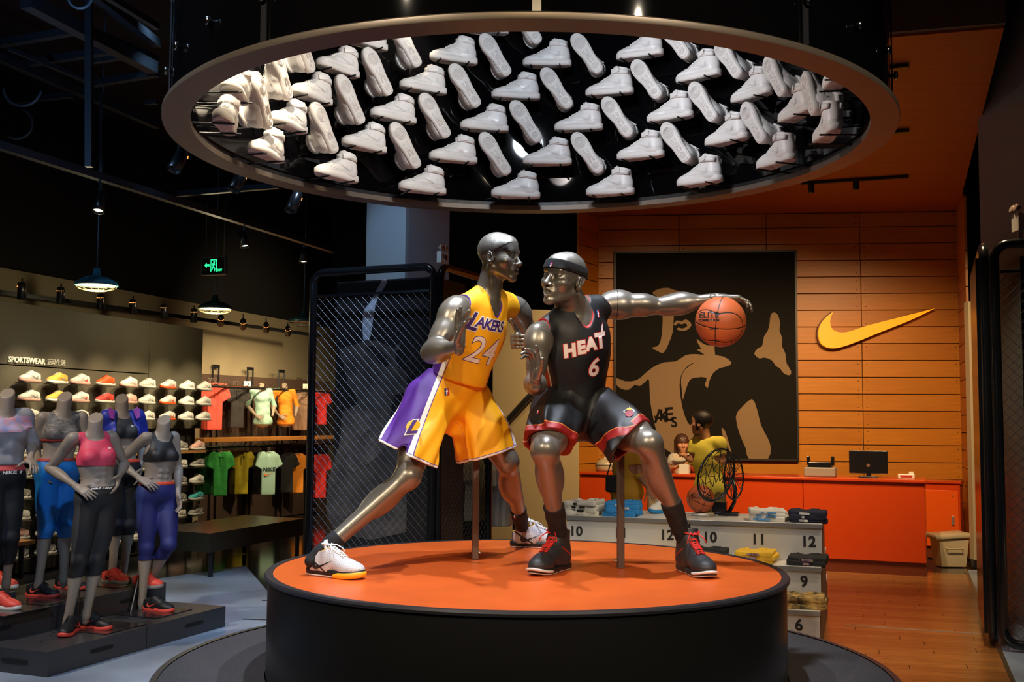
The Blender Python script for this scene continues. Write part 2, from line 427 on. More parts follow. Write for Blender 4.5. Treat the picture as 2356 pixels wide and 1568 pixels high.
# ------------------------------------------------------------------ bodies
def U3(v): v = A3(v); return v/np.linalg.norm(v)
def basis(F, U):
    U = U3(U); F = A3(F); F = U3(F-U*(F@U)); L = np.cross(U, F)*-1; L = -L if False else np.cross(U, F)
    return L, F, U                      # L = towards the figure's own left: U x F
def head_ops(C, F, Up, s=1., open_=.5, neck=None, nr=.058, lean=None):
    """list of (prim, k, mode); C eye-level centre"""
    L, F, U = basis(F, Up); C = A3(C)
    P = lambda x, y, z: C+(L*x+F*y+U*z)*s
    ax = (L, F, U); E = lambda c, r: ell(P(*c), np.array(r)*s, ax); K = lambda a, b, ra, rb: cone(P(*a), P(*b), ra*s, rb*s)
    o = [(E((0, -.016, .036), (.0755, .099, .086)), 0, 'u'), (E((0, .026, -.03), (.061, .064, .082)), .03, 'u')]
    if neck is not None: o.append((cone(P(0, -.035, -.06), neck, nr*s, nr*1.06*s), .022, 'u'))
    for sg in (-1, 1):
        o.append((K((sg*.05, -.005, -.058), (sg*.012, .07, -.104), .017, .017), .022, 'u'))
        o.append((E((sg*.043, .054, -.026), (.026, .028, .022)), .03, 'u'))
        if neck is not None:           # sternomastoid
            o.append((cone(P(sg*.055, -.02, -.05), A3(neck)+(L*sg*.02+F*.045)*s, .014*s, .012*s), .02, 'u'))
    o += [(E((0, .076, -.105), (.021, .016, .016)), .014, 'u'),
          (K((-.036, .077, .022), (.036, .077, .022), .010, .010), .014, 'u'),
          (E((0, .058, .05), (.05, .03, .04)), .04, 'u')]
    for sg in (-1, 1):
        o.append((E((sg*.033, .101, -.002), (.020, .021, .0135)), .012, 's'))
        o.append((E((sg*.032, .0735, -.001), (.0148, .0145, .0135)), .003, 'u'))
        o.append((E((sg*.032, .0722, .0045), (.0170, .0172, .0112)), .001, 'u'))
        o.append((E((sg*.032, .0716, -.0075), (.0165, .0160, .0085)), .001, 'u'))
        o.append((K((sg*.014, .088, .019), (sg*.044, .080, .021), .0045, .0035), .008, 'u'))
    o += [(K((0, .083, .012), (0, .109, -.034), .0075, .0115), .011, 'u'), (E((0, .114, -.037), (.0125, .010, .010)), .006, 'u')]
    for sg in (-1, 1):
        o.append((E((sg*.015, .1, -.041), (.0095, .012, .0085)), .005, 'u'))
        o.append((E((sg*.0085, .108, -.0475), (.004, .006, .004)), .002, 's'))
    o += [(E((0, .074, -.068), (.032, .024, .026)), .016, 'u')]
    for sg in (-1, 1):
        o.append((K((sg*.026, .084, -.070), (sg*.004, .1, -.0605+.002*open_), .004, .0062), .004, 'u'))
        o.append((K((sg*.025, .083, -.072), (0, .098, -.080-.006*open_), .0045, .0075), .004, 'u'))
    o.append((E((0, .104, -.0705-.002*open_), (.021, .026, .0016+.0055*open_)), .002, 's'))
    for sg in (-1, 1):
        ea = (L+F*.28*sg*0+F*(-.0), F, U)
        t = U*.97-F*.22; ea = (L*.90-F*.42*sg, np.cross(t, L), t)
        o.append((ell(P(sg*.078, -.012, -.012), np.array((.0095, .0195, .033))*s, ea), .004, 'u'))
        o.append((ell(P(sg*.088, -.008, -.008), np.array((.0095, .012, .0225))*s, ea), .003, 's'))
        o.append((K((sg*.078, .002, -.012), (sg*.082, .004, -.026), .0055, .006), .003, 'u'))
        o.append((K((sg*.083, -.016, -.026), (sg*.082, -.004, -.040), .005, .0055), .004, 'u'))
        o.append((K((sg*.084, -.014, .006), (sg*.083, -.012, -.018), .0035, .0035), .002, 'u'))
    return o
def hand_ops(W, D, N, thumb, s=1., curl=(.25, .25, .3, .35), spread=.08, tcurl=.2, tdir=None):
    """W wrist, D towards the knuckles, N the way the palm faces, thumb = side vector"""
    D = U3(D); N = A3(N); N = U3(N-D*(N@D)); T = A3(thumb); T = T-D*(T@D)-N*(T@N); T = U3(T); W = A3(W)
    P = lambda d, t, n: W+(D*d+T*t+N*n)*s
    o = [(cone(P(-.02, 0, 0), P(.02, 0, 0), .026*s, .026*s, N, .75), .004, 'u')]
    for t in (.027, .009, -.009, -.026):
        o.append((cone(P(.012, t*.6, 0), P(.088 if t > -.02 else .082, t, -.002), .014*s, .0125*s), .012, 'u'))
    o.append((cone(P(.018, .022, .008), P(.05, .032, .008), .017*s, .014*s), .012, 'u'))
    L_ = (.075, .083, .077, .061)
    for i, t in enumerate((.0285, .0095, -.0095, -.0275)):
        p = P(.09 if i < 3 else .083, t, -.002); a = 0.; r = .0094 if i < 3 else .0083
        ln = L_[i]; c = curl[i]; sp = spread*(1.5-i)
        for j, fr in enumerate((.45, .31, .24)):
            a += c[j] if hasattr(c, '__len__') else c*(1.0 if j == 0 else 1.25)
            dr = (D*math.cos(sp)+T*math.sin(sp)); v = dr*math.cos(a)+N*math.sin(a); q = p+v*ln*fr*s
            r2 = r*.9; o.append((cone(p, q, r*s, r2*s), .004, 'u')); p = q; r = r2
    p = P(.028, .036, .008); T2 = U3(D*.62+T*.78+N*.28) if tdir is None else U3(tdir)
    for j, (ln, r, r2) in enumerate(((.045, .0145, .0112), (.034, .0112, .0105), (.028, .0105, .008))):
        v = U3(T2+(D*.5-T*.3+N*.4)*tcurl*j); q = p+v*ln*s; o.append((cone(p, q, r*s, r2*s), .006, 'u')); p = q
    return o
def arm_ops(S, E, W, s=1., m=1., up=None):
    """m = muscle"""
    S, E, W = A3(S), A3(E), A3(W); a = E-S; f = W-E; la, lf = np.linalg.norm(a), np.linalg.norm(f)
    ua, uf = a/la, f/lf; b = uf-ua*(uf@ua); nb = np.linalg.norm(b); b = b/nb if nb > .2 else U3(np.cross(ua, np.array([.1, 1, .2])))
    fa = (ua, b, np.cross(ua, b)); c = ua-uf*(ua@uf); nc = np.linalg.norm(c); c = c/nc if nc > .2 else b; ff = (uf, c, np.cross(uf, c))
    return [(cone(S, E, .046*s*m, .037*s), .02, 'u'),
            (ell(S+a*.16, (la*.30, .054*s*m, .057*s*m), fa), .025, 'u'),
            (ell(S+a*.56+b*.015*s, (la*.28, .036*s*m, .038*s*m), fa), .02, 'u'),
            (ell(S+a*.5-b*.016*s, (la*.32, .033*s*m, .036*s*m), fa), .02, 'u'),
            (ell(E-a*.02, (.037*s, .035*s, .037*s)), .02, 'u'),
            (cone(E, W, .036*s, .025*s), .02, 'u'),
            (ell(E+f*.26-c*.004, (lf*.36, .043*s*m, .044*s*m), ff), .026, 'u')]
def leg_ops(H, Kn, An, F, s=1., m=1., side=1):
    H, Kn, An = A3(H), A3(Kn), A3(An); t = Kn-H; c = An-Kn; lt, lc = np.linalg.norm(t), np.linalg.norm(c)
    ut, uc = t/lt, c/lc; F = A3(F); Ft = U3(F-ut*(F@ut)); Fc = U3(F-uc*(F@uc)); St = np.cross(ut, Ft); Sc = np.cross(uc, Fc)
    o = [(cone(H, Kn, .088*s*m, .054*s), .03, 'u'), (ell(H+t*.45+Ft*.022*s, (lt*.42, .062*s*m, .072*s*m), (ut, Ft, St)), .03, 'u'),
         (ell(H+t*.45-Ft*.03*s, (lt*.36, .05*s*m, .062*s*m), (ut, Ft, St)), .03, 'u')]
    for q, a, r in ((.78, .03, .026), (.72, -.032, .024)):
        o.append((ell(H+t*q+Ft*.02*s+St*a*s, (.06*s, r*s*m, r*s*m), (ut, Ft, St)), .02, 'u'))
    o += [(ell(Kn+Ft*.010*s, (.044*s, .046*s, .045*s), (ut, Ft, St)), .02, 'u'), (ell(Kn+U3(Ft+Fc)*.034*s, (.024*s, .018*s, .022*s), (uc, Fc, Sc)), .014, 'u'),
          (cone(Kn, An, .046*s, .027*s), .03, 'u'), (cone(Kn+Fc*.02*s+c*.08, An+Fc*.004*s, .028*s, .022*s), .02, 'u'),
          (ell(Kn+c*.30-Fc*.022*s+Sc*.018*s, (lc*.23, .036*s*m, .034*s*m), (uc, Fc, Sc)), .02, 'u'),
          (ell(Kn+c*.28-Fc*.022*s-Sc*.02*s, (lc*.21, .035*s*m, .033*s*m), (uc, Fc, Sc)), .02, 'u'),
          (cone(An-uc*.02, An+uc*.04, .027*s, .024*s), .02, 'u')]
    return o
def run_ops(ops, h, off=0., lo=None, hi=None, m=.03, prims=None):
    b = bounds([o[0] for o in ops if o[2] == 'u'], m+off); lo = b[0] if lo is None else np.maximum(lo, b[0]); hi = b[1] if hi is None else np.minimum(hi, b[1])
    g = SDF(lo, hi, h)
    for p, k, md in ops: g.op(p, k, md, off if md == 'u' else -off)
    return g
def fold_field(seed, axis, amp, n=7, f0=35, f1=85, along=.2):
    r = np.random.default_rng(seed); A = U3(axis); W_ = []
    for i in range(n):
        v = r.normal(size=3); v = v-A*(v@A); v = v/np.linalg.norm(v)+A*r.uniform(-along, along); W_.append((v*r.uniform(f0, f1), r.uniform(0, 6.28), r.uniform(.5, 1)))
    tot = sum(w_[2] for w_ in W_)
    return lambda X, Y, Z: sum(a*np.sin(X*k[0]+Y*k[1]+Z*k[2]+ph) for k, ph, a in W_)*(amp*2/tot)
def mesh_obj(name, parts, m, parent, attrs=None):
    """parts in world space -> one object under parent (unrotated Empty)"""
    o0 = np.array(wm(parent).translation) if parent else np.zeros(3)
    me = np_mesh(name, [(v-o0, f) for v, f in parts], attrs); return link(name, me, m, parent)
METAL = band_mat('mannequin_metal', (.245, .222, .19), [('seam', -.0014, .0014, (.01, .01, .01))], rough=.34, bump=0, metal=.62)
def head_metal():
    m = mat('mannequin_scalp', (.27, .25, .22), .38, .65, bump=.28, bscale=420); return m
JB = band_mat
def foot_frame(heel, toe, up=(0, 0, 1)):
    heel, toe = Vector(heel), Vector(toe); x = (toe-heel).normalized(); z = Vector(up); y = z.cross(x).normalized(); z = x.cross(y)
    return Matrix.Translation(heel) @ Matrix((x, y, z)).transposed().to_4x4()
# ------------------------------------------------------------------ sneakers: built along +x (heel at 0, toe at .30), y = to the left
def shoe_parts(hi=False, h=.0035, L=.30, collar=None, puff=1.):
    s = L/.30; V3 = lambda x, y, z: (x*s, y*s, z*s)
    C = lambda a, b, ra, rb, k=.02: (cone(V3(*a), V3(*b), ra*s, rb*s), k, 'u')
    ops = [(ell(V3(.236, .002, .036), (.060*s, .046*s, .034*s)), 0, 'u'), C((.20, 0, .042), (.11, 0, .070), .040, .040, .03),
           (ell(V3(.046, 0, .058), (.042*s, .036*s, .056*s)), .03, 'u'), C((.12, -.003, .035), (.05, 0, .035), .037, .034, .02),
           C((.165, 0, .078), (.10, 0, .102), .024, .028, .02)]
    top = .155 if hi else .098
    if hi: ops += [C((.062, 0, .06), (.058, 0, .17), .041, .044, .03), C((.105, 0, .09), (.088, 0, .165), .028, .030, .03)]
    else: ops += [C((.055, 0, .05), (.05, 0, .10), .037, .036, .02), C((.115, 0, .10), (.098, 0, .122), .022, .022, .02)]
    g = run_ops(ops, h*s, m=.012)
    if hi:
        g.clip(plane(V3(.06, 0, .158), (-.22, 0, 1))); g.op(cone(V3(.068, 0, .10), V3(.066, 0, .20), .032*s, .036*s), .003, 's')
    else:
        g.clip(plane(V3(.06, 0, .098), (-.30, 0, 1))); g.op(cone(V3(.062, 0, .075), V3(.058, 0, .15), .028*s, .033*s), .003, 's')
    g.clip(plane(V3(0, 0, .021), (0, 0, -1)))
    # sole: the footprint swept up, with toe spring
    pts = [(-.004, 0), (.002, .022), (.02, .033), (.06, .036), (.11, .036), (.16, .043), (.21, .048), (.25, .045), (.285, .028), (.298, .004),
           (.290, -.02), (.262, -.038), (.22, -.045), (.17, -.042), (.12, -.034), (.06, -.034), (.02, -.031), (.002, -.02)]
    return g.extract(1), [(x*s, y*s) for x, y in catmull(pts, 3)]
def sole_mesh(out, z0, z1, bulge=.003, spring=0.012, L=.3, grow=0.):
    m = MB(); n = len(out); rows = []
    def zz(x, z): t = max(0, (x/L-.72)/.28); return z+spring*t*t
    cx_, cy_ = .15*L/.3, 0
    for z, g in ((z0, -.003), (z0+.003, bulge*.5), ((z0+z1)/2, bulge), (z1-.002, bulge*.6), (z1, -.002)):
        rows.append([(x+(x-cx_)*(g+grow)/.15, y+(y-cy_)/.045*(g+grow), zz(x, z)) for x, y in out])
    vs = [p for r_ in rows for p in r_]; fs = []
    for j in range(len(rows)-1):
        for i in range(n): i2 = (i+1) % n; fs.append((j*n+i, j*n+i2, (j+1)*n+i2, (j+1)*n+i))
    fs.append(tuple(range(n))[::-1]); fs.append(tuple((len(rows)-1)*n+i for i in range(n)))
    m.add(vs, fs); return m
# ------------------------------------------------------------------ the two player mannequins
PZ = .9035
YEL, PUR, WHT, BLK, RED = (1., .46, .004), (.085, .018, .26), (.85, .82, .78), (.007, .007, .009), (.42, .012, .015)
def trunk(nb, pel, shL, shR, U, L2, F, hem, hem_w, wide=.188):
    nb, pel, shL, shR, hem = map(A3, (nb, pel, shL, shR, hem)); ax = (L2, F, U); rc = nb-U*np.linalg.norm(nb-pel)*.36
    return [(ell(rc, (wide, .137, .22), ax), 0, 'u'), (cone(shL-U*.005-(shL-nb)*.16, shR-U*.005-(shR-nb)*.16, .064, .064, F, .95), .03, 'u'),
           (ell(rc+F*.045+U*.06+L2*.075, (.075, .06, .07), ax), .03, 'u'), (ell(rc+F*.045+U*.06-L2*.075, (.075, .06, .07), ax), .03, 'u'),
           (cone(rc-U*.04, hem, .168, hem_w, F, .80), .04, 'u'),
           (cone(nb+U*.045-F*.02, shL*.6+nb*.4+U*.015, .046, .042), .03, 'u'), (cone(nb+U*.045-F*.02, shR*.6+nb*.4+U*.015, .046, .042), .03, 'u')], rc
def jersey(root, name, pel, nb, shL, shR, F, hem, bands_mat, seed, arm_r=.078, hem_w=.165, side_c=None, vdepth=.13, neck_r=.072, armcut=None, arm_o=(.035, .035), wide=.188, vs=0.):
    U = U3(A3(nb)-A3(pel)); Ld = U3(A3(shL)-A3(shR)); F = U3(np.cross(Ld, U)); L2 = U3(np.cross(U, F))
    nb, pel, shL, shR, hem = map(A3, (nb, pel, shL, shR, hem)); ax = (L2, F, U)
    ops, rc = trunk(nb, pel, shL, shR, U, L2, F, hem, hem_w, wide)
    g = run_ops(ops, .0052, m=.03)
    ff = fold_field(seed, U*1.0+L2*.3, .0085, 7, 22, 60, .35); top = plane(nb-U*.30, U)
    g.warp(lambda X, Y, Z: ff(X, Y, Z)*np.clip(.35-top(X, Y, Z)*2.2, .25, 1.3))
    g.clip(plane(hem, -U3(nb-hem)*1.0))
    cuts = {}
    neck = cone(nb+U*.06-F*.01, nb-U*.0+F*.0, neck_r, neck_r*.98, F, .95); vee = cone(nb+F*.08+U*.015+L2*vs*.4, nb+F*.165-U*vdepth+L2*vs, neck_r*.72, .006)
    g.op(neck, .006, 's'); g.op(vee, .01, 's')
    arms = []
    for sh, sg, ao in ((shL, 1, arm_o[0]), (shR, -1, arm_o[1])):
        Lp = L2*sg
        a = cone(sh+Lp*ao+U*.03, sh+Lp*(ao+.015)-U*(armcut or .10), arm_r, arm_r*.92, F, 1.); arms.append(a); g.op(a, .006, 's')
    V_, Fc = g.extract(1)
    dn = np.minimum(at(neck[2], V_), at(vee[2], V_)); da = np.minimum(at(arms[0][2], V_), at(arms[1][2], V_))
    q = V_-rc; lat = q@L2; fr = q@F; psi = np.degrees(np.arctan2(fr, np.abs(lat)*.8))
    hemd = (V_-hem)@U3(nb-hem); psi = np.where((V_-nb)@U > -.185, 90., psi)
    o = mesh_obj(name, [(V_, Fc)], bands_mat, root, {'neckd': dn, 'armd': da, 'side': psi, 'hemd': hemd, 'lat': lat})
    return o, (nb, U, L2, F, rc), (V_, Fc)
def shorts(root, name, pel, hips, hems, knees, U, L2, F, waist_r, bands_mat, seed, up=.07, flare=(.10, .128), amp=.006, waist=None, extra=()):
    pel, U, L2, F = map(A3, (pel, U, L2, F)); W0 = A3(waist) if waist is not None else pel+U*up
    ops = [(cone(W0-U*.01, pel-U*.03, waist_r, waist_r*1.03, F, .80), 0, 'u')]
    cl = []; leg = []
    for (hp, hm_) in zip(hips, hems):
        hp, hm = A3(hp), A3(hm_[0]); d = U3(hm-hp); leg.append((hp, d, hm, U3(hm_[1]))); ops.append((cone(hp, hm+d*.09, flare[0], flare[1]), .05, 'u'))
    g = run_ops(ops, .0052, m=.04)
    for p_, k_, m_ in extra: g.op(p_, .03, 'u', .011)
    for i, (hp, d, hm, hn) in enumerate(leg):
        ff = fold_field(seed+i, d, amp, 8, 25, 75, .25); sg = 1 if i == 0 else -1
        def wf(X, Y, Z, hp=hp, d=d, hm=hm, ff=ff, sg=sg):
            sd = ((X-pel[0])*L2[0]+(Y-pel[1])*L2[1]+(Z-pel[2])*L2[2])*sg
            t = ((X-hp[0])*d[0]+(Y-hp[1])*d[1]+(Z-hp[2])*d[2])/np.linalg.norm(hm-hp)
            return ff(X, Y, Z)*np.clip(.5+sd*14, 0, 1)*np.clip(.4+t*.8, .3, 1.3)*1.3
        g.warp(wf)
    for p_, k_, m_ in extra: g.op(p_, .02, 'u', .007)
    pel_pl = plane(W0, U); g.clip(pel_pl)
    for i, (hp, d, hm, hn) in enumerate(leg):
        sg = 1 if i == 0 else -1; pl = plane(hm, hn)
        def cf(X, Y, Z, pl=pl, hm=hm, d=d, hp=hp):     # cut only near this leg
            ax_ = hm; dx, dy, dz = X-ax_[0], Y-ax_[1], Z-ax_[2]; t = dx*d[0]+dy*d[1]+dz*d[2]
            rr = np.sqrt(np.maximum(dx*dx+dy*dy+dz*dz-t*t, 0)); return np.minimum(pl(X, Y, Z), .21-rr)
        g.clip(cf)
        g.op(cone(hm-d*.10, hm+d*.16, flare[1]-.045, flare[1]-.008), .004, 's')
    V_, Fc = g.extract(1)
    sdv = (V_-pel)@L2; hd = np.full(len(V_), 1.); psi = np.zeros(len(V_))
    for i, (hp, d, hm, hn) in enumerate(leg):
        sg = 1 if i == 0 else -1; m = (sdv*sg) >= 0; out = L2*sg; out = U3(out-d*(out@d)); fo = U3(F-d*(F@d)); fo = U3(fo-out*(fo@out))
        q = V_-hp; a = np.degrees(np.arctan2(q@fo, q@out)); h_ = (hm-V_)@hn; psi[m] = a[m]; hd[m] = h_[m]
    wd = -(V_-W0)@U
    return mesh_obj(name, [(V_, Fc)], bands_mat, root, {'leg': psi, 'hemd': hd, 'waistd': wd, 'lat': sdv}), (V_, Fc)
def bvh_np(VF): return BVHTree.FromPolygons([Vector(v) for v in VF[0]], [tuple(int(i) for i in f) for f in VF[1]])
NBA_R, NBA_B = (.5, .012, .02), (.01, .03, .2)
def league_tag(root, bvh, o, ax, ay, w_=.016, name='league_tag'):
    """small upright tag: red and blue halves with a white figure shape between"""
    h_ = w_*2.25
    A = [[(-w_/2, -h_/2), (w_*.1, -h_/2), (-w_*.1, 0), (w_*.05, h_/2), (-w_/2, h_/2)]]
    Bq = [[(w_*.1, -h_/2), (w_/2, -h_/2), (w_/2, h_/2), (w_*.05, h_/2), (-w_*.1, 0)]]
    Cq = [[(-w_*.22, -h_*.36), (w_*.02, -h_*.40), (w_*.1, -h_*.05), (w_*.3, h_*.08), (w_*.2, h_*.18), (w_*.12, h_*.2), (w_*.15, h_*.4), (-w_*.1, h_*.38), (-w_*.08, h_*.2), (-w_*.3, 0), (-w_*.12, -h_*.1)]]
    t = wrap(name, poly_mesh(A), mat('tag_blue', NBA_B, .5), bvh, o, ax, ay, root, .003, .02)
    wrap('tag_half', poly_mesh(Bq), mat('tag_red', NBA_R, .5), bvh, o, ax, ay, root, .003, .02)
    wrap('tag_figure', poly_mesh(Cq), mat('print_white', WHT, .6), bvh, o, ax, ay, root, .0045, .02)
def sock(root, An, Kn, top, r0, r1, F, seed, leg=()):
    An, Kn = A3(An), A3(Kn); d = U3(Kn-An); T = An+d*top
    ops = [(cone(An-d*.05, T+d*.02, r0, r1), 0, 'u')]
    g = run_ops(ops, .004, m=.02)
    for p_, k_, m_ in leg: g.op(p_, .01, 'u', .003)
    ff = fold_field(seed, np.cross(d, [1, .1, 0]), .0015, 5, 60, 120); g.warp(ff)
    g.clip(plane(T, d)); VF = g.extract(1)
    return mesh_obj('sock', [VF], mat('sock_black', (.009, .009, .011), .85, bump=.3, bscale=500), root), VF
def player_shoe(root, M, kind, label):
    """M: 4x4 heel frame; kind 'low' or 'high'"""
    r = bpy.data.objects.new('basketball_shoe', None); COL.objects.link(r); r.parent = root
    r.matrix_parent_inverse = wm(root).inverted(); r.location = M.translation; r.rotation_euler = M.to_euler(); r.empty_display_size = .03
    r['label'] = label
    hi = kind == 'high'
    if hi: r.scale = (1.04, 1.08, 1.14)
    key = 'pshoe'+kind
    if key not in MATS:
        VF, out = shoe_parts(hi, .0026, .315); MATS[key] = (VF, out)
    VF, out = MATS[key]; V_, Fc = VF
    pats = {}
    x, y, z = V_[:, 0], V_[:, 1], V_[:, 2]
    if hi:
        um = band_mat('shoe_black_upper', (.028, .029, .035), [('line', -.003, .003, (.55, .02, .012)), ('heel', -.001, .016, (.33, .01, .01))], .45, .25, 900)
        line = np.where(x < .12, (z-.045)-(x-.02)*.55, 1.); heel = np.where((z < .055), x+.002, 1)
    else:
        um = band_mat('shoe_white_upper', (.62, .61, .62), [('tex', .25, 9, (.33, .33, .36)), ('heel', -9, .012, (.02, .02, .022)), ('line', -.004, .006, (.02, .02, .02)), ('rim', -.001, .0045, (.9, .42, .01))], .5, .2, 700)
        line = np.where(x < .13, (z-.030)-(.115-x)*.62, 1.); heel = x
    tex = np.sin(x*520)*np.sin(y*420+z*600)
    rim = np.where(x < .14, (.100*.315/.3-(V_[:, 2]-.30*(V_[:, 0]-.063))), 1.)
    up = np_mesh('upper', [VF], {'line': line, 'heel': heel, 'tex': tex, 'rim': rim}); link('upper', up, um, r)
    bv = bvh_np(VF)
    SOLE = mat('shoe_sole_dark', (.012, .012, .014), .5); YL = mat('shoe_yellow', (.9, .4, .01), .5); WS = mat('shoe_white_rubber', (.75, .68, .66), .5)
    if hi:
        sole_mesh(out, .003, .026, .003, .010, .315).build('midsole', SOLE, r, True)
        # pale rand at the toe and under the heel
        fr = [p for p in out if p[0] > .215]; fr.sort(key=lambda p: math.atan2(p[1], p[0]-.2))
        m = MB(); m.tube([(px*1.012+.001, py*1.04, .013+.016*((px/.315-.66)/.34)**2) for px, py in fr], .0055, 8); m.build('toe_rand', WS, r, True)
        sole_mesh([(px, py) for px, py in out], 0, .006, .001, .010, .315).build('outsole', WS, r, True)
    else:
        sole_mesh(out, .006, .034, .003, .008, .315).build('midsole', SOLE, r, True)
        fr = [p for p in out if p[0] > .165 and p[0] < .34]; fr.sort(key=lambda p: math.atan2(p[1], p[0]-.15))
        m = MB(); n = len(fr); vs = []; fs = []
        for px, py in fr:
            w_ = min(1, (px-.155)/.05); zz = .010*max(0, (px/.315-.66)/.34)**2
            for dz, g in ((.000+zz, .002), (.004+zz, .0062), (.006+.018*w_+zz, .006), (.006+.020*w_+zz, .001)): vs.append(((px-.157)*(1+g/.157)+.157, py*(1+g/.045), dz))
        for i in range(n-1):
            for j in range(3): fs.append((i*4+j, i*4+4+j, i*4+5+j, i*4+1+j))
        fs.append(tuple(i*4 for i in range(n))); m.add(vs, fs); m.build('toe_guard', YL, r, True)
        sole_mesh(out, 0, .008, .001, .008, .315).build('outsole', WS, r, True)
    # tongue
    tg = MB(); tp = .175 if hi else .128
    w_ = .030 if hi else .024
    prof = [(-w_, 0), (-w_*1.05, .03), (-w_*.8, .055), (-w_*.35, .066), (w_*.35, .066), (w_*.8, .055), (w_*1.05, .03), (w_, 0)]
    a = Vector((-.42, 0, .91)); o_ = Vector((.128, 0, .118)) if hi else Vector((.128, 0, .098))
    tg.prism(catmull(prof, 3), o_, Vector((0, 1, 0)), a, Vector((-.91, 0, -.42)), .009)
    tg.build('tongue', mat('tongue_black', (.015, .015, .018), .5) if hi else mat('tongue_white', (.66, .65, .64), .5), r, True)
    # laces: zigzag over the instep and a bow
    LM = mat('lace_red', (.62, .02, .012), .6) if hi else mat('lace_white', (.85, .84, .82), .6)
    m = MB(); rows = 7; x0, x1 = (.135, .212) if hi else (.13, .20)
    def top(x_, y_):
        h_ = bv.ray_cast(Vector((x_, y_, .3)), Vector((0, 0, -1)))
        return (h_[0].z if h_[0] else .08)
    for i in range(rows):
        xa = x0+(x1-x0)*i/(rows-1); hw = .021-.004*i/rows
        for sg in (-1, 1):
            pts = []
            for k in range(6):
                t = k/5; yy = sg*hw*(1-2*t)*1.0; xx = xa+.010*t; pts.append((xx, yy, top(xx, yy)+.0035))
            m.tube(pts, .0028, 6)
    B0 = Vector((x0-.004, 0, top(x0, 0)+.012))
    for sg in (-1, 1):
        lp = [B0+Vector((.01*math.sin(t*PI)+.012*t, sg*.042*math.sin(t*PI)*.9+sg*.012*math.sin(2*t*PI), .012*math.sin(t*PI)-.012*t)) for t in [k/10 for k in range(11)]]
        lp = [B0+Vector((.022*math.cos(2*PI*t)-.022+.02*math.sin(PI*t), sg*.030*math.sin(PI*t)*(1+.5*math.sin(2*PI*t)), .010*math.sin(PI*t))) for t in [k/12 for k in range(13)]]
        m.tube(lp, .0027, 6)
        m.tube([B0, B0+Vector((.015, sg*.02, .002)), B0+Vector((.035, sg*.036, -.012)), B0+Vector((.045, sg*.043, -.03))], .0026, 6)
    m.sphere(B0, .006, 8, 6); m.build('laces', LM, r, True)
    if not hi:
        for sg in (-1, 1):
            n = (0, sg, 0); ax = (1 if sg > 0 else -1, 0, 0)
            wrap('side_mark', swoosh_mesh(.115, flip=(sg > 0)), mat('mark_black', (.015, .015, .018), .35), bv, Vector((.115, 0, .052)), Vector((-sg*-1*-1 if 0 else (-sg), 0, 0)), (0, 0, 1), r, .003, .01).matrix_parent_inverse = Matrix()
        q = MB(); 
        for k in range(3):
            an = math.radians(90+120*k); c_, s_ = math.cos(an), math.sin(an)
            q.prism([(c_*.003, s_*.003), (c_*.010-s_*.004, s_*.010+c_*.004), (c_*.013, s_*.013), (c_*.010+s_*.004, s_*.010-c_*.004)], o_+a*.040+Vector((.91, 0, .42))*.002, Vector((0, 1, 0)), a, Vector((-.91, 0, -.42)), .0025)
        q.build('tongue_mark', mat('mark_black', (.015, .015, .018), .35), r)
    else:
        wrap('side_mark', swoosh_mesh(.05, flip=False), mat('mark_grey', (.3, .3, .32), .4), bv, Vector((.07, 0, .12)), Vector((1, 0, 0)), (0, 0, 1), r, .003, .01).matrix_parent_inverse = Matrix()
    return r
def hd_neck(hd): return [o for o in hd[2:] if o[2] == 'u' and o[1] in (.022, .02) and o[0][1][2]-o[0][0][2] > .11]
def cap(ops, HC, off, h, planes, rel=1):
    g = run_ops(ops, h, off, m=.01)
    for p_ in planes: g.clip(p_)
    return g.extract(rel)
def add_body(root, coarse, fines, seamf=None):
    V_, Fc = run_ops(coarse, .0055).extract(1); parts = [(V_, Fc)]
    for ops, h, clips, *bx in fines:
        g = run_ops(ops, h, m=.012) if not bx else run_ops(ops, h, 0, bx[0][0], bx[0][1])
        for c in clips: g.clip(c)
        parts.append(g.extract(1))
    VV = np.concatenate([p[0] for p in parts]); seam = np.ones(len(VV)) if seamf is None else seamf(VV)
    return parts, VV, seam

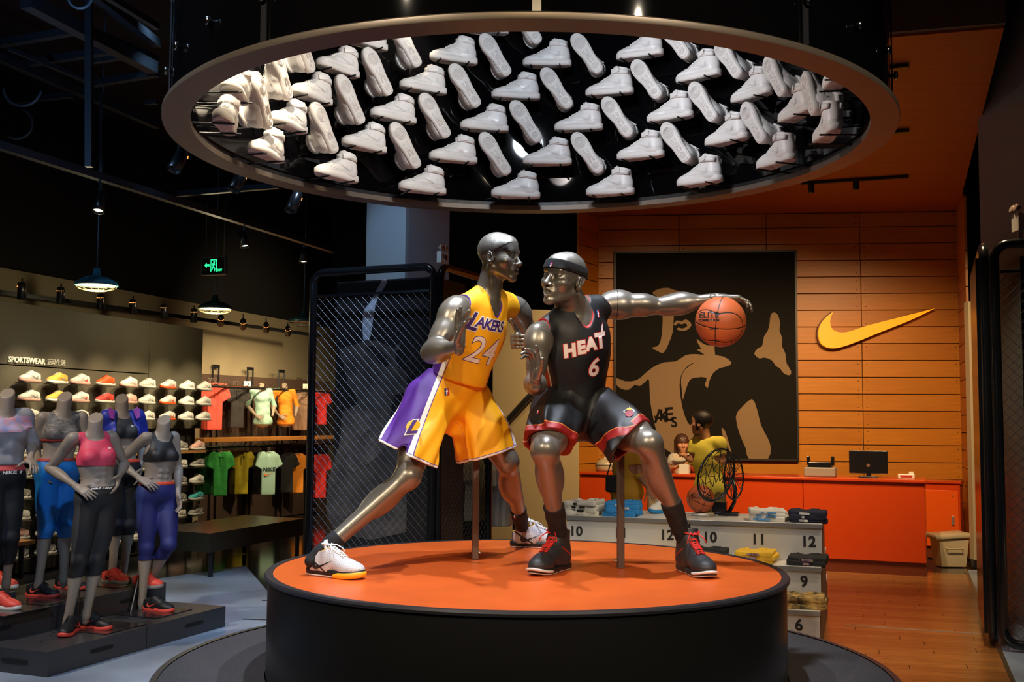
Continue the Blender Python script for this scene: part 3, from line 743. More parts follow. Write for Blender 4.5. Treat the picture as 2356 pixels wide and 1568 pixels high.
def build_kobe():
    root = empty('player_mannequin', J(1030, 1275, 5.3)*1, 'metallic grey sports mannequin in a yellow LAKERS 24 jersey, lunging from the left', 'mannequin')
    root.location.z = PZ
    sdR, sdL = Vector((.84, -.54, 0)).normalized(), Vector((.985, -.17, 0)).normalized(); heR, heL = G(712, 1319, PZ), G(1176, 1257, PZ)
    pel = J(1026, 905, 5.40); nb = J(1118, 688, 5.30); shR = J(1052, 708, 5.14); shL = J(1186, 705, 5.47)
    hipR = J(985, 925, 5.30); hipL = J(1078, 925, 5.50)
    knR = J(938, 1096, 5.03); anR = heR+sdR*.062+Vector((0, 0, .095)); knL = J(1166, 1062, 5.50); anL = heL+sdL*.062+Vector((0, 0, .10))
    elR = J(990, 812, 5.02); wrR = J(1057, 795, 4.86); elL = J(1232, 800, 5.60); wrL = J(1196, 784, 5.34)
    F0 = U3(np.cross(U3(A3(shL)-A3(shR)), U3(A3(nb)-A3(pel)))); U = U3(A3(nb)-A3(pel)); L2 = U3(np.cross(U, F0))
    # head
    HC = A3(J(1149, 591, 5.27)); HF = np.array([.90, -.44, -.06]); HU = np.array([.02, -.02, 1.])
    hd = head_ops(HC, HF, HU, 1.0, .35, A3(nb)+U*.005, .054)
    hem = J(1056, 872, 5.36); tk, rc_ = trunk(nb, pel, shL, shR, U, L2, F0, hem, .158, .2)
    torso = [(ell(rc_, (.19, .127, .21), (L2, F0, U)), 0, 'u')]+[((lambda P: (P[0], P[1], lambda X, Y, Z: P[2](X, Y, Z)+.010))(p_), k_, m_) for p_, k_, m_ in tk[1:4]]+[
             (cone(A3(nb)-U*.02, A3(nb)+U*.07, .060, .052), .03, 'u'), (cone(A3(nb)+U*.04-F0*.02, A3(shL)*.6+A3(nb)*.4+U*.015, .035, .03), .03, 'u'),
             (cone(A3(nb)+U*.04-F0*.02, A3(shR)*.6+A3(nb)*.4+U*.015, .035, .03), .03, 'u'),
             (cone(A3(nb)-U*.012+F0*.055, A3(shL)*.7+A3(nb)*.3+F0*.03, .012, .011), .012, 'u'), (cone(A3(nb)-U*.012+F0*.055, A3(shR)*.7+A3(nb)*.3+F0*.03, .012, .011), .012, 'u'),
             (cone(A3(nb)-U*.30, pel, .12, .125, F0, .78), .04, 'u'), (ell(pel, (.165, .115, .13), (L2, F0, U)), .04, 'u')]
    lR = leg_ops(hipR, knR, anR, (.35, -.9, .35), 1.1, 1.1); lL = leg_ops(hipL, knL, anL, (.8, -.5, .1), 1.1, 1.1)
    coarse = torso+hd_neck(hd)+arm_ops(shR, elR, wrR, 1.08, 1.22)+arm_ops(shL, elL, wrL, 1.0, 1.15)+lR+lL
    hR = hand_ops(wrR, (.06, -.22, .97), (.80, -.5, .1), (-.2, -.9, 0), 1.02, (.05, .04, .22, .35), .10, .15, tdir=(.25, -.55, .55))
    hL = hand_ops(wrL, (-.38, -.92, -.1), (.95, -.35, .0), (0, 0, 1), 1.0, ((1.15, .25, .2),)*2+((1.2, .3, .2),)*2, .02, .1, tdir=(-.45, -.75, .7))
    fines = [(torso+hd, .0026, [plane(A3(nb)-U*.06, -U)], (HC-[.13, .13, .3], HC+[.13, .13, .16])), (hR, .003, []), (hL, .003, [])]
    sl = A3(shL); slax = U3(A3(elL)-sl)
    parts, VV, seam = add_body(root, coarse, fines, lambda V_: np.where(np.linalg.norm(V_-sl, axis=1) < .14, (V_-sl)@slax+.006, 1.))
    mesh_obj('body', parts, METAL, root, {'seam': seam})
    # scalp: slightly rough close-cropped cap
    Lh, Fh, Uh = basis(HF, HU); hs = hd[:2]+[o for o in hd[3:] if o[0][0][2] > HC[2]+.005]
    mesh_obj('scalp', [cap(hs, HC, .0012, .0028, [plane(HC+Uh*.048+Fh*.055, U3(-Uh*.85+Fh*.45)), plane(HC-Uh*.03, U3(-Uh-Fh*.5))])], head_metal(), root)
    # jersey
    hem = J(1056, 872, 5.36)
    jm = band_mat('jersey_yellow', YEL, [('side', -99, 24, WHT), ('side', 25.5, 27, PUR), ('side', -99, 14, PUR), ('armd', -.01, .0055, PUR), ('neckd', -.01, .0022, PUR)], .6, .2, 900)
    o, fr, VF = jersey(root, 'jersey', pel, nb, shL, shR, F0, hem, jm, 3, .074, .158, vdepth=.08, neck_r=.066, arm_o=(.018, .035), wide=.2)
    bv = bvh_np(VF); n = Vector(fr[3]); up = Vector(fr[1]); rx = up.cross(n).normalized()     # rx: to the reader's right
    rc = Vector(fr[4]); toc = (Vector((0, 0, CAMZ))-rc).normalized()
    nn = (n*.75+toc*.35).normalized(); rx = up.cross(nn).normalized(); upp = nn.cross(rx)
    def on(px, py, Yd=5.2): return J(px, py, Yd)
    pr = mat('print_white', WHT, .6); pp = mat('print_purple', (.05, .012, .16), .6)
    tl = text_mesh('AKERS', .070, .22, .0018, 0, .88); tl2 = text_mesh('AKERS', .070, .22, .0062, 0, .88); b1 = text_mesh('L', .118, .35, .003); b2 = text_mesh('L', .118, .35, .0078)
    base = J(1146, 757, 5.17)
    tilt = (rx*1+upp*.05).normalized()
    wrap('team_name_edge', tl2, pr, bv, base, tilt, upp, root, .0015)
    wrap('team_name', tl, pp, bv, base, tilt, upp, root, .003)
    lb = base-tilt*.112+upp*-.006
    wrap('initial_edge', b2, pr, bv, lb, tilt, upp, root, .0015); wrap('initial', b1, pp, bv, lb, tilt, upp, root, .003)
    nbx = J(1131, 822, 5.17)
    wrap('number_edge', text_mesh('24', .185, .12, .0042, 0, 1.0), pp, bv, nbx, tilt, upp, root, .0015)
    wrap('number', text_mesh('24', .185, .12, .0012, 0, 1.0), mat('print_pink', (.84, .70, .66), .6), bv, nbx, tilt, upp, root, .003)
    league_tag(root, bv, J(1169, 713, 5.2), tilt, upp, .014)
    m = MB(); vb = J(1144, 716, 5.15)
    # shorts
    hemR = (J(938, 1046, 5.11), (-.42, -.05, -.9)); hemL = (J(1110, 1050, 5.48), (.26, .05, -.95))
    sm = band_mat('shorts_yellow', YEL, [('leg', -32, 47, PUR), ('leg', 47, 57, WHT), ('leg', 57, 59, PUR), ('leg', -40, -32, WHT), ('hemd', -.01, .011, WHT), ('hemd', .011, .014, PUR)], .6, .2, 900)
    hw = A3(J(1052, 862, 5.38))
    so, SVF = shorts(root, 'shorts', pel, [hipL, hipR], [hemL, hemR], None, U3(A3([.22, 0, 1])), L2, F0, .160, sm, 11, flare=(.118, .135), amp=.015, waist=hw, extra=lR[:5]+lL[:5]+torso[-1:])
    sb = bvh_np(SVF); out = Vector((-.62, -.78, .0)).normalized()
    o_ = J(937, 983, 5.0); rx2 = Vector((.78, -.62, 0)); 
    wrap('logo_edge', text_mesh('L', .085, .4, .008), pr, sb, o_, (.95, -.3, .12), (0.1, 0, 1), root, .0012); 
    cm = poly_mesh([[(.026*math.cos(2*PI*k/24)+.006, .026*math.sin(2*PI*k/24)+.01) for k in range(24)]])
    wrap('logo_ball', cm, mat('print_yellow', YEL, .6), sb, o_, (.95, -.3, .12), (0.1, 0, 1), root, .0022)
    wrap('logo_letter', text_mesh('L', .085, .4, .003), pp, sb, o_, (.95, -.3, .12), (0.1, 0, 1), root, .0034)
    league_tag(root, sb, J(1004, 898, 5.1), (.95, -.3, .1), (.05, 0, 1), .016, 'shorts_tag')
    # socks, shoes
    s1, v1 = sock(root, anR, knR, .11, .030, .043, None, 1, lR[7:]); s2, v2 = sock(root, anL, knL, .20, .031, .047, None, 2, lL[7:])
    league_tag(root, bvh_np(v1), J(774, 1221, 4.88), (.8, -.5, -.3), (.55, 0, .85), .012, 'sock_tag')
    league_tag(root, bvh_np(v2), J(1180, 1191, 5.74), (1, -.1, 0), (-.15, 0, 1), .012, 'sock_tag')
    hl, te = G(704, 1326, PZ), G(832, 1332, PZ); d_ = (te-hl).normalized()
    player_shoe(root, foot_frame(heR, heR+sdR), 'low', 'white low shoe with black sole and yellow toe, left foot in view')
    player_shoe(root, foot_frame(heL, heL+sdL), 'low', 'white low shoe behind, half hidden')
    return root
def build_lebron():
    root = empty('player_mannequin', J(1430, 1300, 5.1), 'metallic grey sports mannequin in a black HEAT 6 jersey and headband, dribbling', 'mannequin')
    root.location.z = PZ
    sdR, sdL = Vector((-.50, -.86, 0)).normalized(), Vector((.24, -.97, 0)).normalized(); heR, heL = G(1302, 1306, PZ), G(1568, 1309, PZ)
    pel = J(1322, 930, 5.20); nb = J(1324, 720, 5.14); shR = J(1240, 768, 5.00); shL = J(1404, 700, 5.26)
    hipR = J(1282, 950, 5.14); hipL = J(1378, 948, 5.22)
    knR = J(1254, 1036, 4.84); anR = heR+sdR*.062+Vector((0, 0, .12)); knL = J(1494, 1022, 4.90); anL = heL+sdL*.062+Vector((0, 0, .12))
    elR = J(1231, 886, 4.98); wrR = J(1232, 878, 4.76); elL = J(1532, 704, 5.26); wrL = J(1652, 686, 5.20)
    U = U3(A3(nb)-A3(pel)); Ld = U3(A3(shL)-A3(shR)); F0 = U3(np.cross(Ld, U)); L2 = U3(np.cross(U, F0))
    HC = A3(J(1297, 642, 5.02)); HF = np.array([-.66, -.74, -.02]); HU = np.array([.16, -.02, 1.])
    Lh, Fh, Uh = basis(HF, HU)
    hd = head_ops(HC, HF, HU, 1.08, 1.5, A3(nb)+U*.005, .064)
    hem = J(1322, 920, 5.20); tk, rc_ = trunk(nb, pel, shL, shR, U, L2, F0, hem, .155, .19)
    torso = [(ell(rc_, (.18, .127, .21), (L2, F0, U)), 0, 'u')]+[((lambda P: (P[0], P[1], lambda X, Y, Z: P[2](X, Y, Z)+.010))(p_), k_, m_) for p_, k_, m_ in tk[1:4]]+[
             (cone(A3(nb)-U*.02, A3(nb)*.5+HC*.5, .068, .060), .03, 'u'), (cone(A3(nb)+U*.05-F0*.02, A3(shL)*.6+A3(nb)*.4+U*.02, .04, .034), .03, 'u'),
             (cone(A3(nb)+U*.05-F0*.02, A3(shR)*.6+A3(nb)*.4+U*.02, .04, .034), .03, 'u'),
             (cone(A3(nb)-U*.012+F0*.055, A3(shL)*.7+A3(nb)*.3+F0*.03, .012, .011), .012, 'u'), (cone(A3(nb)-U*.012+F0*.055, A3(shR)*.7+A3(nb)*.3+F0*.03, .012, .011), .012, 'u'),
             (cone(A3(nb)-U*.30, pel, .12, .125, F0, .78), .04, 'u'), (ell(pel, (.165, .115, .13), (L2, F0, U)), .04, 'u')]
    lR = leg_ops(hipR, knR, anR, (-.15, -1, .2), 1.16, 1.14); lL = leg_ops(hipL, knL, anL, (.25, -.95, .3), 1.14, 1.12)
    coarse = torso+hd_neck(hd)+arm_ops(shR, elR, wrR, 1.04, 1.16)+arm_ops(shL, elL, wrL, 1.08, 1.22)+lR+lL
    hR = hand_ops(wrR, (-.05, -.30, .95), (-.82, -.52, .2), (.55, -.8, .2), 1.05, (.10, .35, .5, .6), .10, .15, tdir=(.15, -.5, .45))
    BC = A3(J(1658, 740, 5.17)); top = A3(J(1672, 680, 5.17))
    hL = hand_ops(wrL, (1, -.05, -.02), (.0, -.02, -1), (0, 1, 0), 1.12, (.40, .38, .40, .42), .10, .2, tdir=(.75, .75, -.25))
    fines = [(torso+hd, .0027, [plane(A3(nb)-U*.06, -U)], (HC-[.14, .14, .3], HC+[.15, .14, .16])), (hR, .003, []), (hL, .003, [])]
    s1, a1 = A3(shL), U3(A3(elL)-A3(shL)); s2, a2 = A3(shR), U3(A3(elR)-A3(shR)+L2*.06)
    parts, VV, seam = add_body(root, coarse, fines, lambda V_: np.where(np.linalg.norm(V_-s1, axis=1) < .13, (V_-s1)@a1-.030, np.where(np.linalg.norm(V_-s2, axis=1) < .11, ((V_-s2)@U3(a2-L2*.8)-.0)*1.9, 1.)))
    mesh_obj('body', parts, METAL, root, {'seam': seam})
    hs = hd[:2]+[o for o in hd[3:] if o[0][0][2] > HC[2]+.005]
    hn = U3(Uh-Fh*.06); c0 = HC+Uh*.050
    mesh_obj('scalp', [cap(hs, HC, .0012, .0028, [plane(c0, -hn)])], head_metal(), root)
    HV = cap(hs, HC, .0065, .003, [plane(c0+hn*.023, hn), plane(c0-hn*.023, -hn)], 2)
    mesh_obj('headband', [HV], mat('headband_black', (.008, .008, .009), .95, bump=.6, bscale=500), root)
    league_tag(root, bvh_np(HV), J(1263, 609, 4.9), (.95, -.3, -.05), (.15, 0, 1), .017, 'headband_tag')
    hem = J(1322, 920, 5.20)
    jm = band_mat('jersey_black', (.008, .008, .010), [('side', -99, 7, WHT), ('side', -99, 3, (.4, .012, .012)), ('armd', -.01, .0045, RED), ('neckd', -.01, .0028, (.5, .012, .015))], .5, .2, 900)
    o, fr, VF = jersey(root, 'jersey', pel, nb, shL, shR, F0, hem, jm, 21, .076, .155, vdepth=.075, neck_r=.072, arm_o=(.0, .04), wide=.19, vs=-.045)
    bv = bvh_np(VF); n = Vector(fr[3]); up = Vector((.02, 0, 1)); rc = Vector(fr[4]); toc = (Vector((0, 0, CAMZ))-rc).normalized()
    nn = (n*.35+toc*.75).normalized(); rx = up.cross(nn).normalized(); upp = nn.cross(rx); tilt = (rx+upp*.20).normalized()
    pw = mat('print_pink', (.84, .70, .66), .6); pr_ = mat('print_red', (.5, .012, .02), .6)
    xs = ((1305, 807, 'H', .98), (1332, 800, 'E', .98), (1357, 792, 'A', .98), (1383, 785, 'T', 1.2))
    for px, py, ch, k in xs:
        wrap('letter_edge', text_mesh(ch, .080*k, .08, .0085), pr_, bv, J(px, py, 5.05), tilt, upp, root, .0015)
        wrap('letter', text_mesh(ch, .080*k, .08, .005), pw, bv, J(px, py, 5.05), tilt, upp, root, .003)
    fl = [(-.008, -.01), (.004, -.012), (.012, .01), (.012, .024), (.020, .048), (.010, .036), (.002, .018)]
    wrap('flame_edge', poly_mesh([[(x*1.25, y*1.12) for x, y in fl]]), pr_, bv, J(1388, 768, 5.05), tilt, upp, root, .0015); wrap('flame', poly_mesh([fl]), pw, bv, J(1388, 768, 5.05), tilt, upp, root, .003)
    wrap('number_edge', text_mesh('6', .118, .15, .006), pr_, bv, J(1366, 846, 5.05), rx, upp, root, .0015)
    wrap('number', text_mesh('6', .118, .15, .0025), pw, bv, J(1366, 846, 5.05), rx, upp, root, .003)
    league_tag(root, bv, J(1377, 722, 5.1), (rx+upp*.1), upp, .017)
    hemR = (J(1262, 1018, 4.94), (.02, -.5, -.86)); hemL = (J(1446, 1018, 4.99), (.72, -.30, -.62))
    sm = band_mat('shorts_black', (.008, .008, .010), [('hemd', -.01, .034, (.30, .012, .012)), ('hemd', .034, .0375, (.9, .28, .05)), ('leg', -60, -20, (.3, .012, .012)), ('leg', -20, -14, WHT)], .5, .2, 900)
    so, SVF = shorts(root, 'shorts', pel, [hipL, hipR], [hemL, hemR], None, U3(A3([.0, 0, 1])), L2, F0, .150, sm, 31, flare=(.112, .122), amp=.014, waist=A3(J(1325, 890, 5.2)), extra=lR[:5]+lL[:5]+torso[-1:])
    sb = bvh_np(SVF)
    for i, (rx_, ry_, c_, dx, dy) in enumerate(((.026, .012, (.85, .85, .85), 0, .012), (.021, .008, BLK, 0, .012), (.019, .019, (.25, .012, .02), .001, -.004))):
        pm = poly_mesh([[(rx_*math.cos(2*PI*k/24)+dx, ry_*math.sin(2*PI*k/24)+dy) for k in range(24)]])
        wrap(('logo_ring', 'logo_gap', 'logo_ball')[i], pm, mat('logo_c%d' % i, c_, .6), sb, J(1447, 949, 4.95), (.95, -.2, .1), (.1, .3, 1), root, .0015+.001*i)
    pm = poly_mesh([[(-.012, .02), (-.006, .03), (-.002, .024), (.003, .036), (.007, .024), (.012, .028), (.012, .018), (0, .014)]])
    wrap('logo_flame', pm, mat('logo_gold', (.85, .5, .06), .6), sb, J(1447, 949, 4.95), (.95, -.2, .1), (.1, .3, 1), root, .0045)
    league_tag(root, sb, J(1240, 950, 4.95), (1, -.3, .1), (.1, .3, 1), .012, 'shorts_tag')
    sR, vR = sock(root, anR, knR, .225, .033, .050, None, 5, lR[7:]); sL, vL = sock(root, anL, knL, .24, .033, .051, None, 6, lL[7:])
    league_tag(root, bvh_np(vL), J(1527, 1163, 4.9), (.9, -.3, .2), (-.3, 0, 1), .013, 'sock_tag')
    player_shoe(root, foot_frame(heR, heR+sdR), 'high', 'black high shoe with red laces under the bent leg')
    player_shoe(root, foot_frame(heL, heL+sdL), 'high', 'black high shoe with red laces under the outstretched leg')
    return root
def build_ball(loc, r, label, rot, text=1.):
    root = empty('basketball', loc, label, 'basketball'); M = Euler(rot).to_matrix()
    m = MB()
    # eight panels as one skin with recessed seams: cube-sphere displaced
    bm = bmesh.new(); bmesh.ops.create_icosphere(bm, subdivisions=6, radius=1)
    V_ = np.array([v.co[:] for v in bm.verts]); x, y, z = V_.T
    d = np.minimum(np.abs(x), np.abs(z)); 
    # side seams: two closed curves bulging around +-y
    cpt = np.abs(np.abs(y)-(.58+.26*(z**2-x**2)/(1e-6+z**2+x**2)*1.0)); d = np.minimum(d, cpt*.8)
    gr = np.clip(1-d/.026, 0, 1); rr = r*(1-.02*gr)
    for v, k in zip(bm.verts, rr): v.co = (M @ v.co)*k
    me = bpy.data.meshes.new('skin'); bm.to_mesh(me); bm.free()
    at_ = me.attributes.new('seamd', 'FLOAT', 'POINT'); at_.data.foreach_set('value', d.astype(np.float32))
    mm = band_mat('ball_leather', (.62, .13, .035), [('seamd', -1, .019, (.02, .012, .01))], .48, .5, 420)
    link('skin', me, mm, root, True)
    if text:
        bv = bvh_of(me); toc = (Vector((0, 0, CAMZ))-Vector(loc)).normalized(); rx = Vector((0, 0, 1)).cross(toc).normalized(); up = toc.cross(rx)
        k = r/.12*text; bm_ = mat('ball_print', (.03, .02, .02), .4)
        for s_, sz, dx, dy in (('ELITE', .040, -.054, .032), ('COMPETITION', .0145, -.054, .008), ('OFFICIAL', .010, -.030, -.032)):
            o = wrap('ball_text', text_mesh(s_, sz*k, 0, .0010, 0, 1.), bm_, bv, (rx*dx+up*dy)*k, rx, up, root, .0006, .01); o.matrix_parent_inverse = Matrix()
    return root
kobe = build_kobe(); lebron = build_lebron()
build_ball(J(1658, 740, 5.17), .1205, 'orange basketball under the outstretched metal hand', (.35, .15, -.35))
print('players', time.time()-T0)
# ------------------------------------------------------------------ podium, step disc, support posts
BLACK = mat('black_paint', (.012, .012, .014), .35, bump=.03, bscale=60); RIM = mat('rim_dark', (.022, .021, .026), .38)
pod = empty('podium', (CX, CY, .46), 'round black podium with an orange top and a dark rim, under the two players', 'podium')
m = MB(); m.lathe([(0, 0), (1.195, 0), (1.195, .425), (0, .425)], 160); m.build('side', mat('podium_black', (.010, .010, .011), .3, bump=.02, bscale=20), pod, auto=True)
m = MB(); m.lathe([(1.172, .425), (1.207, .425), (1.210, .436), (1.204, .4445), (1.172, .4445), (1.172, .425)], 160); m.build('rim', RIM, pod, auto=True)
m = MB(); m.lathe([(0, .4255), (1.171, .4255), (1.171, .4425), (0, .4425)], 160)
m.build('orange_top', mat('podium_orange', (.74, .125, .020), .33, bump=.05, bscale=12, var=.14, vscale=3.5), pod, auto=True)
stp = empty('round_step', (CX, CY, 0), 'low wide disc covered with speckled dark carpet around the podium', 'step')
m = MB(); m.lathe([(1.20, .455), (1.655, .455), (1.655, .40), (1.20, .40)], 160)
cm = mat('speckled_carpet', (.05, .043, .044), .9, bump=.5, bscale=240); nt = cm.node_tree
tc = nt.nodes.new('ShaderNodeTexCoord'); vo = nt.nodes.new('ShaderNodeTexVoronoi'); vo.inputs['Scale'].default_value = 85; nt.links.new(tc.outputs['Object'], vo.inputs['Vector'])
rp = nt.nodes.new('ShaderNodeValToRGB'); rp.color_ramp.elements[0].position = .10; rp.color_ramp.elements[0].color = (.22, .17, .13, 1); rp.color_ramp.elements[1].position = .17; rp.color_ramp.elements[1].color = (.05, .043, .045, 1)
nt.links.new(vo.outputs['Distance'], rp.inputs[0]); nt.links.new(rp.outputs[0], nt.nodes['Principled BSDF'].inputs['Base Color'])
m.build('carpet', cm, stp, auto=True)
m = MB(); m.lathe([(1.655, .0), (1.688, .0), (1.690, .45), (1.683, .460), (1.655, .460)], 160); m.build('edge', RIM, stp, auto=True)
m = MB(); m.lathe([(0, .0), (1.19, .0), (1.19, .458), (0, .458)], 64); m.build('core', BLACK, stp)
STEEL = mat('post_steel', (.20, .165, .14), .38, .75, bump=.05, bscale=80)
for px, py, top, lab in ((1093, 1286, 1.56, 'square steel post holding up the yellow player mannequin'), (1428, 1306, 1.58, 'square steel post holding up the black-shirted player mannequin')):
    b = G(px, py, PZ); e = empty('support_post', b, lab, 'post')
    m = MB(); m.box((0, 0, (top-PZ)/2), (.030, .030, top-PZ-.0), Matrix.Rotation(.25, 3, 'Z'), .002); m.build('post', STEEL, e)
    m = MB(); sx = 1 if px < 1200 else -1; m.lathe([(0, 0), (.0075, 0), (.0075, .012), (0, .014)], 12, (sx*.016, -.01, .035), R=Matrix.Rotation(sx*PI/2, 3, 'Y')); m.build('bolt', mat('bolt_steel', (.5, .47, .42), .3, .9), e, True)
# ------------------------------------------------------------------ the hanging drum and ring
dr = empty('shoe_drum', (CX, CY, 2.92), 'huge black hanging drum with a bronze-grey bottom ring', 'ceiling display')
GLOSS = mat('drum_acrylic', (.002, .002, .0025), .035, spec=.3)
m = MB(); m.lathe([(1.58, .0), (1.70, .0), (1.702, .004), (1.702, .022), (1.695, .028), (1.58, .028), (1.58, .0)], 200)
m.build('bottom_ring', mat('ring_bronze', (.19, .155, .125), .42, .55, bump=.05, bscale=6, var=.12, vscale=2.), dr, auto=True)
m = MB(); m.lathe([(1.665, .028), (1.665, 2.3)], 120); m.lathe([(1.62, .028), (1.62, 2.3)], 120)
m.build('drum_wall', GLOSS, dr, True)
m = MB(); m.lathe([(0, 2.3), (1.665, 2.3), (1.665, 2.34), (0, 2.34)], 64); m.build('drum_lid', BLACK, dr)
m = MB(); m.lathe([(1.583, .028), (1.60, .028), (1.60, .06), (1.583, .06)], 120); m.build('inner_lip', BLACK, dr)
st_ = MB(); st_.lathe([(0, 0), (.008, 0), (.008, .014), (.017, .016), (.019, .026), (.014, .032), (0, .033)], 14); stm = st_.mesh('stud')
stm.materials.append(mat('chrome', (.6, .6, .62), .16, 1.))
for r_, (z, off) in enumerate(((.20, 0), (.62, 4), (1.05, 0))):
    for k in range(30):
        a = math.radians(k*12+off)
        o = link('stud', stm, None, dr, True, (1.665*math.sin(a), -1.665*math.cos(a), z)); o.rotation_euler = (PI/2, 0, a)
        if False: pass
for k in range(4):
    a = math.radians(45+90*k+12); m = MB(); m.tube([(1.62*math.cos(a), 1.62*math.sin(a), 2.32), (1.62*math.cos(a), 1.62*math.sin(a), 3.4)], .02, 10); m.build('hanging_rod', BLACK, dr)
for k in range(10):
    a = math.radians(18+36*k); m = MB(); R = Matrix.Rotation(a, 3, 'Z'); m.box(R @ Vector((1.672, 0, 1.16)), (.006, .03, 2.25), R); m.build('seam_strip', mat('seam_dark', (.02, .02, .024), .25), dr)
# ------------------------------------------------------------------ the white high-top sneaker (one model, copied)
SHW = mat('white_leather', (.74, .72, .70), .42, bump=.06, bscale=300); SHR = mat('white_rubber', (.70, .67, .64), .55)
def white_shoe():
    r = empty('high_top_sneaker', (0, 0, 0))
    VF, out = shoe_parts(True, .0036, .30); V_, Fc = VF; x, y, z = V_.T
    # stitched panels: lines of fine relief in the colour (grey seams)
    ln = np.minimum(np.abs(z-(.052+.25*np.maximum(0, x-.2))), np.abs((z-.06)-(.215-x)*.75)); ln = np.where(z > .035, ln, 1)
    um = band_mat('white_upper', (.74, .72, .70), [('line', -1, .0012, (.42, .41, .40))], .42, .1, 300)
    up = np_mesh('upper', [VF], {'line': ln}); link('upper', up, um, r); bv = bvh_np(VF)
    sole_mesh(out, .0, .036, .0025, .010).build('midsole', SHR, r, True)
    # tread: rings at the ball and the heel, bars in the arch, a raised edge
    tr = MB()
    def ring(cx_, cy_, rad, w_=.0022):
        tr.tube([(cx_+rad*math.cos(2*PI*k/20), cy_+rad*.92*math.sin(2*PI*k/20), -.0005+.010*max(0, ((cx_+rad*math.cos(2*PI*k/20))/.3-.72)/.28)**2) for k in range(20)], w_, 4, True)
    for rad in (.008, .015, .022, .029, .036): ring(.222, .002, rad)
    for rad in (.006, .0125, .019): ring(.045, 0, rad)
    for yy in (-.018, -.009, .009, .018): tr.tube([(.075, yy*.8, -.0005), (.165, yy, -.0005)], .002, 4)
    tr.box((.12, 0, -.0002), (.032, .012, .003)); n = len(out)
    tr.tube([(.15+(px-.15)*.93, py*.86, -.0005+.010*max(0, (px/.3-.72)/.28)**2) for px, py in out], .0022, 4, True)
    tr.build('tread', SHR, r, True)
    # ankle strap with its free end, laces, tongue, side marks
    m = MB(); pts = []
    for k in range(17):
        a = math.radians(-150+300*k/16); c = Vector((.066, 0, .128)); d = Vector((math.cos(a), math.sin(a), .10*math.cos(a)))
        h_ = bv.ray_cast(c+d*.2, -d); p = (h_[0]+h_[1]*.004) if h_[0] else c+d*.045; pts.append((p, d))
    vs = []; fs = []
    for p, d in pts:
        for dz, g in ((-.014, 0), (.014, 0), (.014, .004), (-.014, .004)): vs.append(p+Vector((0, 0, dz))+d.normalized()*g)
    for i in range(16):
        for j in range(4): j2 = (j+1) % 4; fs.append((i*4+j, i*4+4+j, i*4+4+j2, i*4+j2))
    fs += [(0, 1, 2, 3), (64, 67, 66, 65)]; m.add(vs, fs)
    for sg in (1,):
        m.box((.10, sg*.046, .137), (.06, .004, .030), Matrix.Rotation(-.38, 3, 'Z') @ Matrix.Rotation(.12, 3, 'Y'), .0018)
    m.build('ankle_strap', SHW, r, True)
    m = MB()
    for i in range(6):
        xa = .125+.014*i; hw = .02
        for sg in (-1, 1):
            q = []
            for k in range(5):
                t = k/4; yy = sg*hw*(1-2*t); h_ = bv.ray_cast(Vector((xa+.008*t, yy, .3)), Vector((0, 0, -1))); q.append((xa+.008*t, yy, (h_[0].z if h_[0] else .08)+.0035))
            m.tube(q, .0032, 5)
    m.build('laces', mat('lace_white', (.85, .84, .82), .6), r, True)
    tg = MB(); tg.prism(catmull([(-.028, 0), (-.028, .03), (-.018, .05), (.018, .05), (.028, .03), (.028, 0)], 3), (.118, 0, .128), (0, 1, 0), Vector((-.35, 0, .94)), Vector((-.94, 0, -.35)), .008); tg.build('tongue', SHW, r, True)
    for sg in (-1, 1):
        o = wrap('side_mark', swoosh_mesh(.105, flip=(sg > 0)), mat('mark_white', (.62, .61, .60), .3), bv, Vector((.115, 0, .068)), Vector((-sg, 0, 0)), (0, 0, 1), r, .0022, .012); o.matrix_parent_inverse = Matrix()
    return r
ws = white_shoe(); wst = proto_tree(ws); used = False
rod = MB(); rod.tube([(0, 0, 0), (0, .235, 0)], .0048, 8); rodm = rod.mesh('support_rod'); rodm.materials.append(BLACK)
CAMP = Vector((0, 0, CAMZ)); shoes = []
def seen(p):
    d = p-CAMP; q = CAMP+d*((2.92-CAMZ)/d.z); return math.hypot(q.x-CX, q.y-CY) < 1.60
for row in range(6):
    for typ in 'SO':
        for j in range(-5, 6):
            th = (-2.4 if typ == 'S' else -7.8)+7.7*row+23.25*j; z = (3.045 if typ == 'S' else 3.235)+.2075*row
            while th > 110: th -= 11*23.25
            if abs(th) > 100: continue
            if typ == 'O' and row == 5: continue
            a = math.radians(th); outd = Vector((math.sin(a), math.cos(a), 0)); tang = Vector((math.cos(a), -math.sin(a), 0))  # tang: to the viewer's right when looking outward
            c = Vector((CX, CY, z))+outd*1.45
            if not (seen(c) or seen(c-Vector((0, 0, .06)))): continue
            if typ == 'S': X = -tang; Z = Vector((0, 0, 1)); Y = Z.cross(X); org = c-X*.15-Z*.075
            else:
                X = Vector((0, 0, 1))*math.cos(.60)-tang*math.sin(.60); Z = outd; Y = Z.cross(X); org = c-X*.15-Z*.06
            M = Matrix((X, Y, Z)).transposed()
            shoes.append((row, typ, th, c, org, M, outd, tang))
shoes.sort(key=lambda s: (s[0], s[1], s[2]))
from collections import Counter
cnt = Counter((s[0], s[1]) for s in shoes); seq = Counter(); ORD = ['first', 'second', 'third', 'fourth', 'fifth', 'sixth', 'seventh', 'eighth', 'ninth', 'tenth', 'eleventh']
RN = ['lowest', 'second', 'third', 'fourth', 'fifth', 'topmost']
